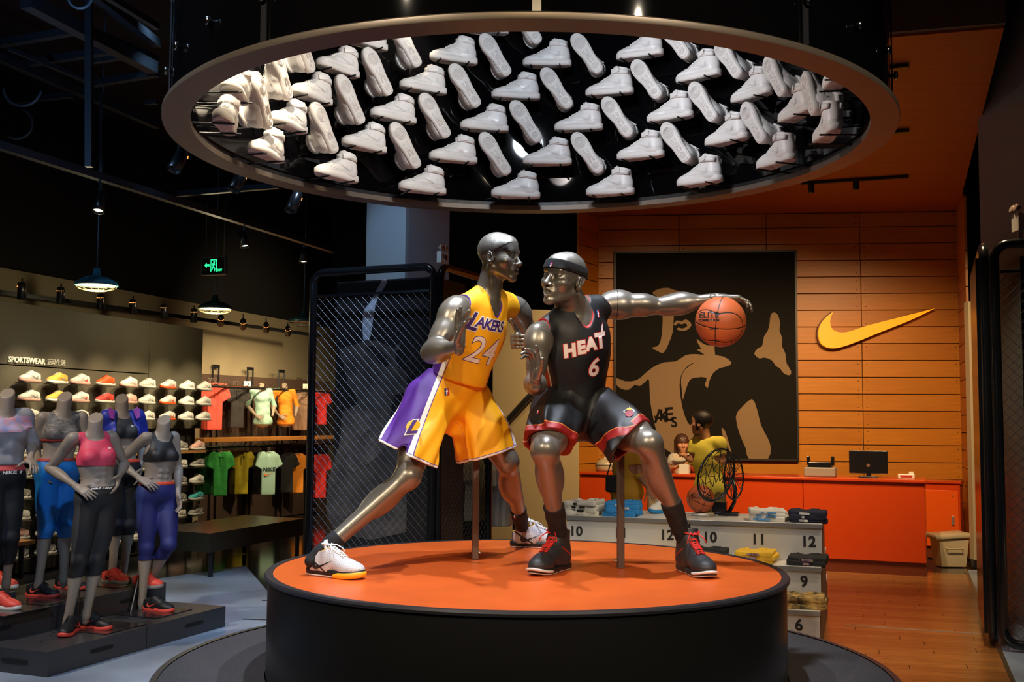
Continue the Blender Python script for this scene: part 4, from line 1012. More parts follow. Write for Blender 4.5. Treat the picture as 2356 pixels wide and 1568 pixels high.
for row, typ, th, c, org, M, outd, tang in shoes:
    o = ws if not used else copy_proto(wst); used = True
    o.location = org; o.rotation_euler = M.to_euler(); k = seq[(row, typ)]; seq[(row, typ)] += 1; n = cnt[(row, typ)]
    pos = 'leftmost' if k == 0 else 'rightmost' if k == n-1 else ORD[k]+' from the left'
    o['label'] = ('white sneaker in profile, %s in the %s profile row of drum' if typ == 'S' else 'white sneaker sole-out, %s in the %s sole-out row of drum') % (pos, RN[row])
    o['category'] = 'shoe'; o['group'] = 'white sneakers inside the hanging drum'
    if typ == 'S':
        for dx in (-.095, .085):
            p = c+tang*dx+Vector((0, 0, -.080)); q = link('support_rod', rodm, None, dr)
            q.location = p-outd*.062-Vector((CX, CY, 2.92))+Vector((0, 0, 0)); q.rotation_euler = (0, 0, -math.radians(th))
    else:
        p = c+Vector((0, 0, -.02)); q = link('support_rod', rodm, None, dr); q.location = p+outd*.02-Vector((CX, CY, 2.92)); q.rotation_euler = (0, 0, -math.radians(th)); q.scale = (1, .6, 1)
print('stage', len(shoes), time.time()-T0)
# ------------------------------------------------------------------ floor, walls, ceiling
def quad(name, pts, m_, kind='structure', t=0., parent=None):
    mb = MB()
    if t: n = len(pts); a = [Vector(p) for p in pts]; b = [p-Vector((0, 0, t)) for p in a]; mb.add(a+b, [tuple(range(n)), tuple(range(2*n-1, n-1, -1))]+[(i, n+i, n+(i+1) % n, (i+1) % n) for i in range(n)])
    else: mb.add(pts, [tuple(range(len(pts)))])
    o = mb.build(name, m_, parent); 
    if kind: o['kind'] = kind
    return o
def wall(name, a, b, z0, z1, m_, t=.1, side=1):
    a, b = Vector((*a, 0)), Vector((*b, 0)); d = (b-a).normalized(); n = Vector((d.y, -d.x, 0))*side; L = (b-a).length
    mb = MB(); R = Matrix((d, n, Vector((0, 0, 1)))).transposed(); mb.box((a+b)/2-n*t/2+Vector((0, 0, (z0+z1)/2)), (L, t, z1-z0), R)
    o = mb.build(name, m_); o['kind'] = 'structure'; return o
quad('floor', [(-9, -2.5, -.012), (8, -2.5, -.012), (8, 22, -.012), (-9, 22, -.012)], mat('polished_dark_floor', (.020, .020, .024), .12, bump=.02, bscale=3), t=.05)
conc = mat('polished_concrete', (.44, .53, .66), .30, bump=.06, bscale=8, vscale=1.6, col2=(.26, .32, .42))
A_, B_, C_ = G(-420, 1448), G(565, 1300), G(625, 1370)
dBC = (C_-B_).normalized()
quad('floor', [A_, (-8.5, 8, 0), (-8.5, -2.4, 0), (7, -2.4, 0), (7, 6.4, 0), G(2330, 1568)+Vector((0, -.4, 0)), (1.0, 6.9, 0), B_+dBC*4.6, B_], conc, t=.011)
quad('floor', [G(2226, 1310), G(2262, 1460), G(2332, 1568), G(2332, 1568)+Vector((0, -.5, 0)), (7, 6.4, 0), (7, 12.2, 0)], conc, t=.011)
for a, b in ((G(558, 1424), G(640, 1426)), (G(603, 1381), G(640, 1381))):
    mb = MB(); mb.bar(a+Vector((0, 0, .002)), b+Vector((0, 0, .002)), .02, .004); o = mb.build('trim_1', BLACK); o['kind'] = 'structure'
# wooden floor: planks one by one, running across the view
wf = empty('wood_floor', (2.2, 8.5, 0)); wf['kind'] = 'structure'
u_ = Vector((-.953, .303, 0)).normalized(); v_ = Vector((-u_.y, u_.x, 0))*-1
v_ = Vector((.303, .953, 0)).normalized(); E0 = G(2222, 1310); E1 = G(2330, 1568); ed = (E1-E0).normalized()
WM = [mat('floor_plank_%d' % i, c, .22, bump=.05, bscale=30, stretch=(1, 14, 1), col2=tuple(x*.72 for x in c), vscale=3) for i, c in enumerate(((.42, .17, .045), (.46, .19, .05), (.37, .145, .038)))]
bw = .145; org = Vector((3.6, 6.0, 0)); np_ = 0
def edge_u(p):          # distance along -u from p to the floor's right edge line
    n = Vector((-ed.y, ed.x, 0)); return (E0-p).dot(n)/((-u_).dot(n))
for i in range(46):
    base = org+v_*(i*bw-.2)+Vector((-2.2, 0, 0)); r_ = edge_u(base); l_ = -1.4; s_ = l_+random.uniform(-.9, 0)
    while s_ < r_:
        e_ = min(s_+1.35, r_); a = max(s_, l_)
        if e_-a > .05:
            p0, p1 = base-u_*(a+.002), base-u_*(e_-.002); c = (p0+p1)/2
            if c.y < 13.2 and math.hypot(c.x-CX, c.y-CY) > 1.2:
                mb = MB(); R = Matrix((-u_, v_, Vector((0, 0, 1)))).transposed(); mb.box((0, 0, 0), ((p1-p0).length, bw-.004, .012), R)
                link('floor_plank', mb.mesh('floor_plank'), WM[(i*7+int(s_*3)) % 3], wf, loc=c-Vector((2.2, 8.5, 0))+Vector((0, 0, -.004))); np_ += 1
        s_ += 1.35
mb = MB(); mb.bar(E0+Vector((0, 0, .004)), E1+ed*.6+Vector((0, 0, .004)), .03, .006); o = mb.build('trim_2', mat('brass_strip', (.35, .25, .14), .3, .8)); o['kind'] = 'structure'
mb = MB(); mb.bar(G(1945, 1436, .004), G(2258, 1457, .004), .012, .004); o = mb.build('trim_3', mat('pale_strip', (.6, .5, .38), .3, .5)); o['kind'] = 'structure'
DARK = mat('dark_wall', (.012, .012, .013), .8); BEIGE = mat('beige_wall', (.42, .33, .17), .8, bump=.03, bscale=20, var=.06, vscale=2)
wall('wall_back', (-9, 20.2), (7.6, 20.2), 0, 6, DARK)
wall('wall_left', (-7.9, 4.6), (-3.25, 20.2), 0, 3.25, mat('beige_wall_left', (.40, .34, .215), .85, bump=.03, bscale=20), side=1)
wall('wall_left', (-8.05, 4.6), (-3.4, 20.2), 3.25, 5.6, DARK, side=1)
wall('wall_left', (-9, -2.5), (-7.95, 4.6), 0, 6, DARK, side=1)
wall('wall_right', (7.6, -2.5), (7.6, 20.2), 0, 6, DARK, side=-1)
quad('ceiling', [(-9, -2.5, 5.6), (8, -2.5, 5.6), (8, 20.3, 5.6), (-9, 20.3, 5.6)], DARK, t=.1)
# beige partition behind the players, with its black brace
e = empty('partition', J(1232, 1100, 12.2)*1, 'plain beige partition panel standing between the two players', 'partition'); e.location.z = 0
a, b = J(1120, 700, 12.2), J(1332, 700, 12.3); mb = MB(); a.z = b.z = 0; mb.bar(a+Vector((0, 0, 1.42))-e.location, b+Vector((0, 0, 1.42))-e.location, .06, 2.84); mb.build('panel', BEIGE, e)
mb = MB(); mb.tube([J(1150, 986, 12.1)-e.location, J(1238, 890, 12.1)-e.location], .035, 8); mb.build('brace', BLACK, e)
# ------------------------------------------------------------------ wooden wall: boards with screws
WX0, WY0, WX1, WY1 = 1.10, 13.91, 5.565, 13.44
wd = Vector((WX1-WX0, WY1-WY0, 0)); WL = wd.length; wd.normalize(); wn = Vector((wd.y, -wd.x, 0))
bwall = empty('wall_back', (WX0, WY0, 0)); bwall['kind'] = 'structure'
RW = Matrix((wd, wn, Vector((0, 0, 1)))).transposed()
mb = MB(); mb.box(wd*WL/2-wn*.05+Vector((0, 0, 2.12)), (WL+.1, .04, 4.24), RW); mb.build('backing', mat('joint_dark', (.06, .025, .01), .8), bwall)
def woodm(i):
    c = [(.56, .205, .016), (.60, .225, .019), (.53, .188, .014), (.58, .215, .020)][i]
    return mat('wall_board_%d' % i, c, .38, bump=.04, bscale=14, stretch=(1.2, 1, 18), col2=tuple(x*.86 for x in c), vscale=2.4)
scr = MB(); scr.lathe([(0, .004), (.006, .003), (.007, 0)], 8, R=Matrix.Rotation(PI/2, 3, 'X')); scm = scr.mesh('screw'); scm.materials.append(mat('screw_dark', (.10, .05, .02), .4, .6))
def wx(px): 
    r = ray(px, 900); # intersection with the wall's plane
    t = ((Vector((WX0, WY0, 0))-Vector((0, 0, 0))).dot(wn)-0)/(r.dot(wn)); p = r*t; return (p-Vector((WX0, WY0, 0))).dot(wd)
def wz(px, py):
    r = ray(px, py); t = Vector((WX0, WY0, 0)).dot(wn)/r.dot(wn); return CAMZ+r.z*t
cols_lo = [0, wx(1565), wx(1985), WL]; cols_hi = [0, wx(1564), wx(1767), wx(1984), WL]
H = .2107; zj = wz(1850, 867); z = zj-H*math.floor(zj/H)-H; row = 0; scl = []
while z < 4.22:
    z1 = min(z+H, 4.235); cols = cols_hi if z > 3.42 else cols_lo
    za = max(z, .002)
    for k in range(len(cols)-1):
        x0, x1 = cols[k]+.004, cols[k+1]-.004; c = (x0+x1)/2
        mb = MB(); mb.box((0, 0, 0), (x1-x0, .018, z1-za-.009), RW, .003)
        link('board', mb.mesh('board'), woodm((row*5+k*3) % 4), bwall, loc=wd*c+Vector((0, 0, (za+z1)/2))-wn*.012)
        for xx in (x0+.05, x1-.05):
            for zz in (z+.045, z1-.045): scl.append(wd*xx+Vector((0, 0, zz))-wn*.0035)
    z += H; row += 1
for k, p in enumerate(sorted(scl, key=lambda p: -p.z)[:290]):
    o = link('screw', scm, None, bwall, loc=p); o.rotation_euler = (0, 0, math.atan2(wd.y, wd.x))
# returns at both ends
for nm, p0, p1 in (('wall_left_return', (WX0, WY0), (.815, 13.45)), ('wall_right_return', (WX1, WY1), (5.235, 12.42))):
    p0, p1 = Vector((*p0, 0)), Vector((*p1, 0)); d = (p1-p0); L = d.length; d.normalize(); n = Vector((-d.y, d.x, 0)); R = Matrix((d, n, Vector((0, 0, 1)))).transposed()
    e = empty(nm, p0); e['kind'] = 'structure'; z = 0; row = 0
    while z < 4.22:
        z1 = min(z+H, 4.235); mb = MB(); mb.box((0, 0, 0), (L, .03, z1-z-.009), R, .003); link('board', mb.mesh('board'), woodm(row % 4), e, loc=d*L/2+Vector((0, 0, (z+z1)/2))); z += H; row += 1
# pale pilaster at the right end
e = empty('pilaster', (5.185, 12.14, 0), 'narrow cream pilaster at the right end of the wooden wall', 'pilaster')
mb = MB(); mb.box((0, 0, 1.52), (.17, .12, 2.86), None, .005); mb.build('face', mat('cream_board', (.50, .42, .27), .6), e); mb = MB(); mb.box((0, 0, .045), (.18, .13, .09)); mb.build('plinth', BLACK, e)
mb = MB(); mb.box((5.75, 12.5, 2.4), (.62, .2, 4.8)); o = mb.build('wall_right', DARK); o['kind'] = 'structure'
# orange wooden soffit with its grey fascia
ZC = 4.24; q0, q1 = G(2215, 440, ZC), G(2310, 65, ZC); CE = [q0, q1, q1+Vector((-5.9, 1.6, 0)), Vector((.55, 13.2, ZC)), Vector((1.0, 13.95, ZC)), Vector((5.68, 13.46, ZC))]
cb = MB(); n = len(CE); cb.add(CE+[p+Vector((0, 0, .05)) for p in CE], [tuple(range(n)), tuple(range(2*n-1, n-1, -1))]+[(i, n+i, n+(i+1) % n, (i+1) % n) for i in range(n)])
o = cb.build('ceiling', mat('soffit_wood', (.42, .115, .022), .5, bump=.03, bscale=12, stretch=(1, 10, 1), col2=(.36, .095, .018), vscale=2)); o['kind'] = 'structure'
mb = MB(); a, b = CE[1]+Vector((0, -.02, .28)), CE[2]+Vector((0, -.02, .28)); mb.bar(a, b, .06, .52); o = mb.build('trim_4', mat('fascia_grey', (.16, .13, .10), .6, bump=.05, bscale=8, stretch=(1, 1, 8))); o['kind'] = 'structure'
# track slots in the soffit: black recessed rails
for k, (pa, pb, n_) in enumerate((((1985, 165), (2091, 153), 0), ((1985, 308), (2091, 302), 0), ((1842, 422), (2091, 406), 2))):
    a, b = G(*pa, 4.222), G(*pb, 4.222); e = empty('track_rail', (a+b)/2, ['black ceiling rail nearest the camera on the orange soffit', 'middle black ceiling rail on the orange soffit', 'black ceiling rail with two spotlights on the orange soffit'][k], 'rail', 'rails on the orange soffit')
    mb = MB(); mb.bar(a-e.location, b-e.location, .09 if k < 2 else .05, .03); mb.build('rail', BLACK, e)
    for j in range(n_):
        p = a.lerp(b, .1+.42*j)-e.location; mb = MB(); mb.lathe([(0, 0), (.035, 0), (.035, -.07), (.03, -.09), (0, -.08)], 14, p+Vector((0, 0, -.02))); mb.build('spotlight_head', BLACK, e)
# ------------------------------------------------------------------ poster on the wooden wall
pc = [J(1415, 588, 12.9), J(1833, 571, 12.9)]
x0, x1 = wx(1415), wx(1833); z0, z1 = wz(1620, 1056), wz(1620, 580)
po = empty('wall_poster', Vector((WX0, WY0, 0))+wd*(x0+x1)/2+wn*.0, 'large black and bronze poster of a player pointing up, on the wooden wall', 'poster')
W2, H2 = (x1-x0)/2, (z1-z0)/2; cz = (z0+z1)/2
mb = MB(); mb.box(Vector((0, 0, cz))+wn*.022, (2*W2, .03, 2*H2), RW, .003); mb.build('board', mat('poster_black', (.009, .008, .006), .8, spec=.15), po)
mb = MB()
for s_ in (-1, 1): mb.box(wd*s_*W2+Vector((0, 0, cz))+wn*.025, (.025, .05, 2*H2+.025), RW); mb.box(Vector((0, 0, cz+s_*H2))+wn*.025, (2*W2+.025, .05, .025), RW)
mb.build('frame', mat('poster_frame', (.02, .018, .014), .4), po)
TAN = mat('poster_tan', (.25, .165, .085), .8, spec=.2)
def PP(pts): return [((x-1624.5)/(1833-1415)*2*W2, -(y-(578+478*.0)-239)/478*2*H2) for x, y in pts]
def zp(x, y): return (1320+x/2.274, 480+y/2.274)
shapes = [
 [(415, 440), (450, 418), (500, 412), (535, 425), (560, 430), (568, 450), (530, 560), (525, 640), (500, 710), (475, 755), (440, 745), (412, 728), (440, 722), (460, 690), (470, 600), (468, 500), (450, 465)],
 [(528, 605), (545, 585), (570, 590), (590, 580), (612, 590), (622, 612), (600, 635), (570, 640), (545, 632), (555, 622), (575, 628), (600, 615), (590, 600), (570, 606), (552, 600), (540, 612)],
 [(650, 682), (672, 700), (700, 715), (742, 722), (745, 765), (790, 775), (830, 805), (810, 825), (770, 835), (735, 860), (715, 900), (705, 940), (690, 920), (700, 885), (640, 885), (610, 900), (590, 950), (575, 1000), (570, 950), (566, 890), (590, 840), (640, 805), (600, 825), (568, 870), (558, 930), (572, 1040), (600, 1120), (640, 1170), (600, 1230), (560, 1290), (470, 1250), (440, 1180), (420, 1100), (402, 1000), (398, 900), (380, 905), (350, 930), (320, 925), (290, 950), (250, 945), (218, 915), (218, 885), (270, 905), (330, 900), (370, 870), (420, 830), (480, 805), (540, 800), (590, 768), (640, 762), (690, 765), (650, 740), (672, 735), (655, 705)],
 [(1035, 560), (1050, 545), (1072, 555), (1084, 600), (1080, 640), (1095, 680), (1092, 720), (1110, 760), (1115, 810), (1138, 850), (1130, 872), (1100, 862), (1080, 835), (1060, 825), (1040, 795), (1000, 780), (975, 785), (948, 760), (970, 730), (990, 720), (1000, 670), (1020, 640), (1030, 600)],
 [(850, 1088), (880, 1040), (935, 995), (960, 1050), (980, 1130), (1010, 1190), (1028, 1240), (1012, 1308), (918, 1308), (900, 1250), (870, 1180)],
 [(775, 1145), (795, 1165), (815, 1230), (830, 1290), (810, 1250), (785, 1200)],
]
for k, s_ in enumerate(shapes):
    me = poly_mesh([PP([zp(*p) for p in catmull(s_, 2)])]); bm = bmesh.new(); bm.from_mesh(me); bmesh.ops.triangulate(bm, faces=bm.faces); bm.to_mesh(me); bm.free()
    flat('printed_shape', me, TAN, po.location+Vector((0, 0, cz))+wn*.0385, wd, (0, 0, 1), po)
PB = mat('poster_black', (.017, .016, .012))
for ch, x, y, sz, r_ in (('Y', 432, 1105, .10, -.3), ('A', 455, 1090, .24, .1), ('K', 478, 1085, .20, 0), ('E', 502, 1080, .24, .08), ('S', 528, 1120, .18, .1)):
    cxp, cyp = PP([zp(x, y)])[0]; R = Matrix.Rotation(r_, 3, wn)
    flat('printed_letter', text_mesh(ch, sz, 0, .004), PB, po.location+Vector((0, 0, cz))+wd*cxp+Vector((0, 0, cyp))+wn*.041, R @ wd, R @ Vector((0, 0, 1)), po)
# glowing mark on the wall
sx0, sx1 = wx(1880), wx(2148); e = empty('wall_sign', Vector((WX0, WY0, 0))+wd*(sx0+sx1)/2+Vector((0, 0, wz(2014, 758)))+wn*.06, 'glowing orange tick-shaped sign on the wooden wall', 'sign')
pts = [zp(x, y) for x, y in ((1277, 660), (1282, 625), (1300, 590), (1330, 558), (1355, 540), (1341, 580), (1342, 615), (1360, 640), (1395, 650), (1440, 645), (1530, 615), (1700, 570), (1888, 522), (1760, 585), (1600, 650), (1480, 700), (1400, 728), (1350, 735), (1310, 725), (1285, 700))]
cp_ = catmull(pts[:5], 4, False)[:-1]+catmull(pts[4:13], 4, False)[:-1]+catmull(pts[12:]+[pts[0]], 4, False)[:-1]
kx = (sx1-sx0)/(2148-1880); poly = [((x-2014)*kx, -(y-758)*kx) for x, y in cp_]
mb = MB(); mb.prism(poly[::-1], (0, 0, 0), wd, (0, 0, 1), wn, .045); mb.build('face', mat('sign_glow', (.8, .2, .0), .4, emit=(1, .33, .004), estr=1.0), e)
mb = MB(); mb.prism([(x*1.02, y*1.05) for x, y in poly][::-1], -wn*.055, wd, (0, 0, 1), wn, .054); mb.build('side', mat('sign_side', (.10, .03, .01), .5), e)
print('room', time.time()-T0)
# ------------------------------------------------------------------ low-cut sneaker models, copied with their own colours
def setmat(o, m_):
    o.material_slots[0].link = 'OBJECT'; o.material_slots[0].material = m_
def low_shoe(h=.0058, mark=True):
    r = empty('sneaker', (0, 0, 0)); VF, out = shoe_parts(False, h, .29)
    link('upper', np_mesh('upper', [VF]), mat('sn_white', (.75, .72, .66), .5), r); bv = bvh_np(VF)
    sole_mesh(out[::2], 0, .028, .002, .010, .29).build('sole', mat('sn_sole', (.7, .66, .6), .5), r, True)
    m = MB()
    for i in range(5):
        xa = .12+.016*i; q = []
        for k in range(4):
            yy = .020*(1-2*k/3); h_ = bv.ray_cast(Vector((xa, yy, .3)), Vector((0, 0, -1))); q.append((xa, yy, (h_[0].z if h_[0] else .08)+.003))
        m.tube(q, .0035, 5)
    m.build('laces', mat('lace_white', (.85, .84, .82), .6), r, True)
    for sg in (-1, 1):
        o = wrap('side_mark', swoosh_mesh(.10, flip=(sg > 0)), mat('mark_grey2', (.2, .2, .2), .4), bv, Vector((.115, 0, .050)), Vector((-sg, 0, 0)), (0, 0, 1), r, .0022, .014); o.matrix_parent_inverse = Matrix()
    return r
LSP = low_shoe(); lst = proto_tree(LSP); LSused = [False]
def place_shoe(M, up, sole, lace, mark, label=None, cat='shoe', group=None, parent=None, name=None):
    if not LSused[0] and parent is None: o = LSP; LSused[0] = True
    else: o = copy_proto(lst)
    if parent is not None: o.parent = parent; o.matrix_parent_inverse = wm(parent).inverted()
    if name: o.name = name
    o.location = M.translation; o.rotation_euler = M.to_euler()
    kids = {c.name.split('.')[0]: c for c in COL.objects[-5:]} if o is not LSP else None
    for c in (o.children if o is LSP else list(COL.objects)[-5:]):
        k = c.name.split('.')[0]
        if k == 'upper': setmat(c, up)
        elif k == 'sole': setmat(c, sole)
        elif k == 'laces': setmat(c, lace)
        elif k == 'side_mark': setmat(c, mark)
    for k_ in ('label', 'category', 'group'):
        if k_ in o: del o[k_]
    return tag(o, label, cat if parent is None else None, group)
def sm(n, c, r=.5): return mat('shoe_'+n, c, r)
S_W, S_PK, S_Y, S_OR, S_RD, S_BK, S_CO, S_GY, S_TL = sm('w', (.72, .70, .64)), sm('pk', (.72, .40, .33)), sm('y', (.72, .40, .06)), sm('or', (.80, .11, .02)), sm('rd', (.62, .06, .05)), sm('bk', (.012, .012, .014)), sm('co', (.85, .085, .06)), sm('gy', (.25, .24, .22)), sm('tl', (.05, .40, .42))
# ------------------------------------------------------------------ display platforms of the mannequins
PLM = mat('platform_grey', (.045, .044, .048), .42, bump=.02, bscale=30); SLOT = mat('slot_black', (.004, .004, .004), .8)
C0 = Vector((-2.845, 6.806, 0)); pa = Vector((-2.195+2.845, 8.46-6.806, 0)).normalized(); pb = Vector((-pa.y, pa.x, 0)); RP = Matrix((pa, pb, Vector((0, 0, 1)))).transposed()
def platform(a0, a1, b0, b1, z0, z1, label, slots=(), left_slot=False):
    c = C0+pa*((a0+a1)/2)+pb*((b0+b1)/2); e = empty('display_platform', (c.x, c.y, z0), label, 'platform', 'dark display platforms')
    mb = MB(); mb.box((0, 0, (z1-z0)/2), (a1-a0-.004, b1-b0-.004, z1-z0), RP, .004); mb.build('box', PLM, e)
    for s_, zz in slots:
        mb = MB(); p = pa*(s_-(a0+a1)/2)-pb*((b1-b0)/2-.002)+Vector((0, 0, zz-z0)); mb.prism([(x, y) for x, y in catmull([(-.09, -.012), (-.10, 0), (-.09, .012), (.09, .012), (.10, 0), (.09, -.012)], 2)], p, pa, (0, 0, 1), -pb, .005); mb.build('handle_slot', SLOT, e)
    if left_slot:
        mb = MB(); p = -pa*((a1-a0)/2-.002)+Vector((0, 0, (z1-z0)*.5)); mb.prism([(x, y) for x, y in catmull([(-.09, -.012), (-.10, 0), (-.09, .012), (.09, .012), (.10, 0), (.09, -.012)], 2)], p, pb, (0, 0, 1), -pa, .005); mb.build('handle_slot', SLOT, e)
    # screw caps on top
    for i in range(6):
        mb = MB(); mb.lathe([(0, .003), (.008, .002), (.009, 0)], 8, pa*random.uniform(-.35, .35)+pb*random.uniform(-.2, .2)+Vector((0, 0, z1-z0))); mb.build('screw_cap', SLOT, e)
    return e
platform(0, .905, 0, .53, 0, .155, 'dark front display platform nearest the camera at the lower left', [(.47, .085)], True)
platform(.91, 1.80, 0, .53, 0, .155, 'dark front display platform by the gap towards the podium', [(1.42, .085)])
platform(-.55, .86, .535, 1.45, 0, .31, 'dark rear display platform, taller, behind the front one on the left', [(.12, .235)])
platform(.865, 1.76, .535, 1.45, 0, .31, 'dark rear display platform, taller, its end under the mannequin in blue capris', [(1.35, .235)])
platform(-.55, .52, .80, 1.45, .312, .40, 'thin dark riser board on the rear platform at the left edge')
# orange-topped table at the left edge
tp = G(42, 1345, .40); e = empty('side_table', (tp.x-.12, tp.y+.1, .40), 'small table with an orange wooden top and dark frame at the left edge', 'table')
mb = MB(); mb.box((-.22, .0, .275), (.56, .5, .03), RP, .003); mb.build('table_top', mat('table_orange', (.62, .24, .06), .35), e)
for sx, sy in ((-.44, -.2), (-.02, -.2), (-.44, .2), (-.02, .2)): mb = MB(); mb.box((sx+.02, sy, .13), (.03, .03, .26)); mb.build('leg', BLACK, e)
# ------------------------------------------------------------------ headless shop mannequins
FM = mat('shop_mannequin', (.33, .265, .205), .45, spec=.5)
SKINP = lambda *a: None
def fem(label, Y, P, F, bust=1., torso_only=False, h=.0068, sc=1., z0=0.):
    """P: landmarks (px, py, dY)"""
    Q = {k: A3(J(v[0], v[1], Y+(v[2] if len(v) > 2 else 0))) for k, v in P.items()}
    nb, pel = Q['nb'], Q['pel']; U = U3(nb-pel); L2 = U3(Q['shL']-Q['shR']); F0 = U3(np.cross(L2, U)); ax = (L2, F0, U)
    L2 = U3(np.cross(U, F0))
    rc = nb-U*.175*sc; s = sc
    tor = [(ell(rc, (.122*s, .088*s, .145*s), ax), 0, 'u'), (cone(Q['shL'], Q['shR'], .036*s, .036*s), .035, 'u')]
    for sg in (-1, 1): tor.append((ell(rc+F0*.062*s+L2*sg*.058*s+U*.005, (.052*s*bust, .048*s*bust, .05*s*bust), ax), .022, 'u'))
    tor += [(cone(rc-U*.06*s, pel+U*.02, .104*s, .110*s, F0, .76), .04, 'u'), (ell(pel-U*.01, (.148*s, .104*s, .098*s), ax), .04, 'u')]
    for i in range(3):
        for sg in (-1, 1): tor.append((ell(pel+U*(.075+.042*i)*s+F0*.080*s+L2*sg*.022*s, (.018*s, .010*s, .017*s), ax), .012, 'u'))
    nt_ = Q['neck']; neck = [(cone(nb-U*.02, nt_+U*.06, .051*s, .048*s), .03, 'u')]
    armR = arm_ops(Q['shR'], Q['elR'], Q['wrR'], .80*s, .92); armL = arm_ops(Q['shL'], Q['elL'], Q['wrL'], .80*s, .92)
    ops = tor+neck+armR[:5]+armL[:5]; legs = []
    if not torso_only:
        legs = leg_ops(Q['hipR'], Q['knR'], Q['anR'], F, .90*s, .98)+leg_ops(Q['hipL'], Q['knL'], Q['anL'], F, .90*s, .98); ops = ops+legs
    g = run_ops(ops, h); g.clip(lambda X, Y_, Z: np.minimum(plane(nt_+U*.016, np.array([.12, -.58, .80]))(X, Y_, Z), .12-np.sqrt((X-nt_[0])**2+(Y_-nt_[1])**2)))
    parts = [g.extract(1), run_ops(armR[4:], .005, m=.01).extract(1), run_ops(armL[4:], .005, m=.01).extract(1)]
    for sd in 'RL':
        if 'h'+sd in Q:
            D = U3(Q['h'+sd]-Q['wr'+sd]); sg = 1 if sd == 'L' else -1
            N = -L2*sg*.8-F0*.1 if D[2] < -.6 else -F0*.5-L2*sg*.2-U*.3
            parts.append(run_ops(hand_ops(Q['wr'+sd], D, N, F0*.8+U*.6 if D[2] > -.6 else F0, .88*s, (.18, .2, .24, .28), .10, .1), .0042, m=.01).extract(1))
    base = (Q['anR']+Q['anL'])/2 if not torso_only else pel
    root = empty('shop_mannequin', (base[0], base[1], pel[2]-.12 if torso_only else z0), label, 'mannequin')
    mesh_obj('body', parts, FM, root)
    return root, Q, U, L2, F0, rc, tor, legs, armR, armL
def topwear(root, name, Q, U, L2, F0, rc, tor, z_bot, m_, off=.006, strap=True, s=1., h=.0062, arms=(), hem_drop=None, amp=0, neck_r=.062, armr=.058):
    nb = Q['nb']; lo = A3(J(0, 0, 1))*0
    g = run_ops([o for o in tor if True]+[(p, k, md) for p, k, md in arms], h, off, m=.02)
    if amp: ff = fold_field(5, L2, amp, 7, 30, 80, .5); g.warp(ff)
    g.clip(plane(np.array([0, 0, z_bot]), (0, 0, -1)))
    g.op(cone(nb+U*.06, nb-U*.015+F0*.02, neck_r*s, neck_r*s), .004, 's'); g.op(cone(nb+F0*.07+U*.02, nb+F0*.11-U*.055, .05*s, .035*s), .01, 's')
    ad = None
    if strap:
        for sg, k in ((1, 'shL'), (-1, 'shR')):
            g.op(cone(Q[k]+L2*sg*.02+U*.05, Q[k]+L2*sg*.016-U*.075, armr*s, (armr-.005)*s), .004, 's')
    VF = g.extract(1); V_ = VF[0]
    nd = at(cone(nb+U*.06, nb-U*.015+F0*.02, neck_r*s, neck_r*s)[2], V_); nd = np.minimum(nd, at(cone(nb+F0*.07+U*.02, nb+F0*.11-U*.055, .05*s, .035*s)[2], V_))
    adv = np.full(len(V_), 1.)
    if strap:
        for sg, k in ((1, 'shL'), (-1, 'shR')): adv = np.minimum(adv, at(cone(Q[k]+L2*sg*.02+U*.05, Q[k]+L2*sg*.016-U*.075, armr*s, (armr-.005)*s)[2], V_))
    return mesh_obj(name, [VF], m_, root, {'neckd': nd, 'armd': adv, 'hemd': V_[:, 2]-z_bot}), VF
def pants(root, Q, U, legs, tor, z_top, z_hem, m_, band, off=.007, h=.0062, bandh=.022):
    g = run_ops(tor[-8:-6]+legs, h, off, m=.02); g.clip(plane((0, 0, z_hem), (0, 0, -1))); g.clip(plane((0, 0, z_top), (0, 0, 1)))
    VF = g.extract(1); sd = (VF[0]-Q['pel'])@U3(Q['hipR']-Q['hipL'])
    o = mesh_obj('leggings', [VF], m_, root, {'topd': z_top-VF[0][:, 2], 'hemd': VF[0][:, 2]-z_hem, 'sided': sd})
    g = run_ops(tor[-8:-6]+legs[:1], h, off+.003, m=.02); g.clip(plane((0, 0, z_top-bandh), (0, 0, -1))); g.clip(plane((0, 0, z_top+.004), (0, 0, 1)))
    mesh_obj('waistband', [g.extract(1)], band, root)
    return VF
WP = mat('print_white', WHT, .6); BKC = mat('cloth_black', (.010, .010, .012), .7, bump=.2, bscale=400)
def plate(root, c, z, s_=.36, rot=0.):
    o = Vector(c); mb = MB(); loc = Vector((o.x, o.y, z+.004))-root.location; mb.box(loc, (s_, s_, .006), RP @ Matrix.Rotation(rot, 3, 'Z'), .002)
    mb.build('base_plate', mat('plate_steel', (.12, .11, .10), .22, .8), root)
def mshoe(root, heel, dr_, up, sole, lace=None, lab=None):
    M = foot_frame(heel, Vector(heel)+Vector(dr_)); return place_shoe(M, up, sole, lace or S_BK, S_BK if up is not S_BK else S_CO, lab, parent=root, name='shoe')
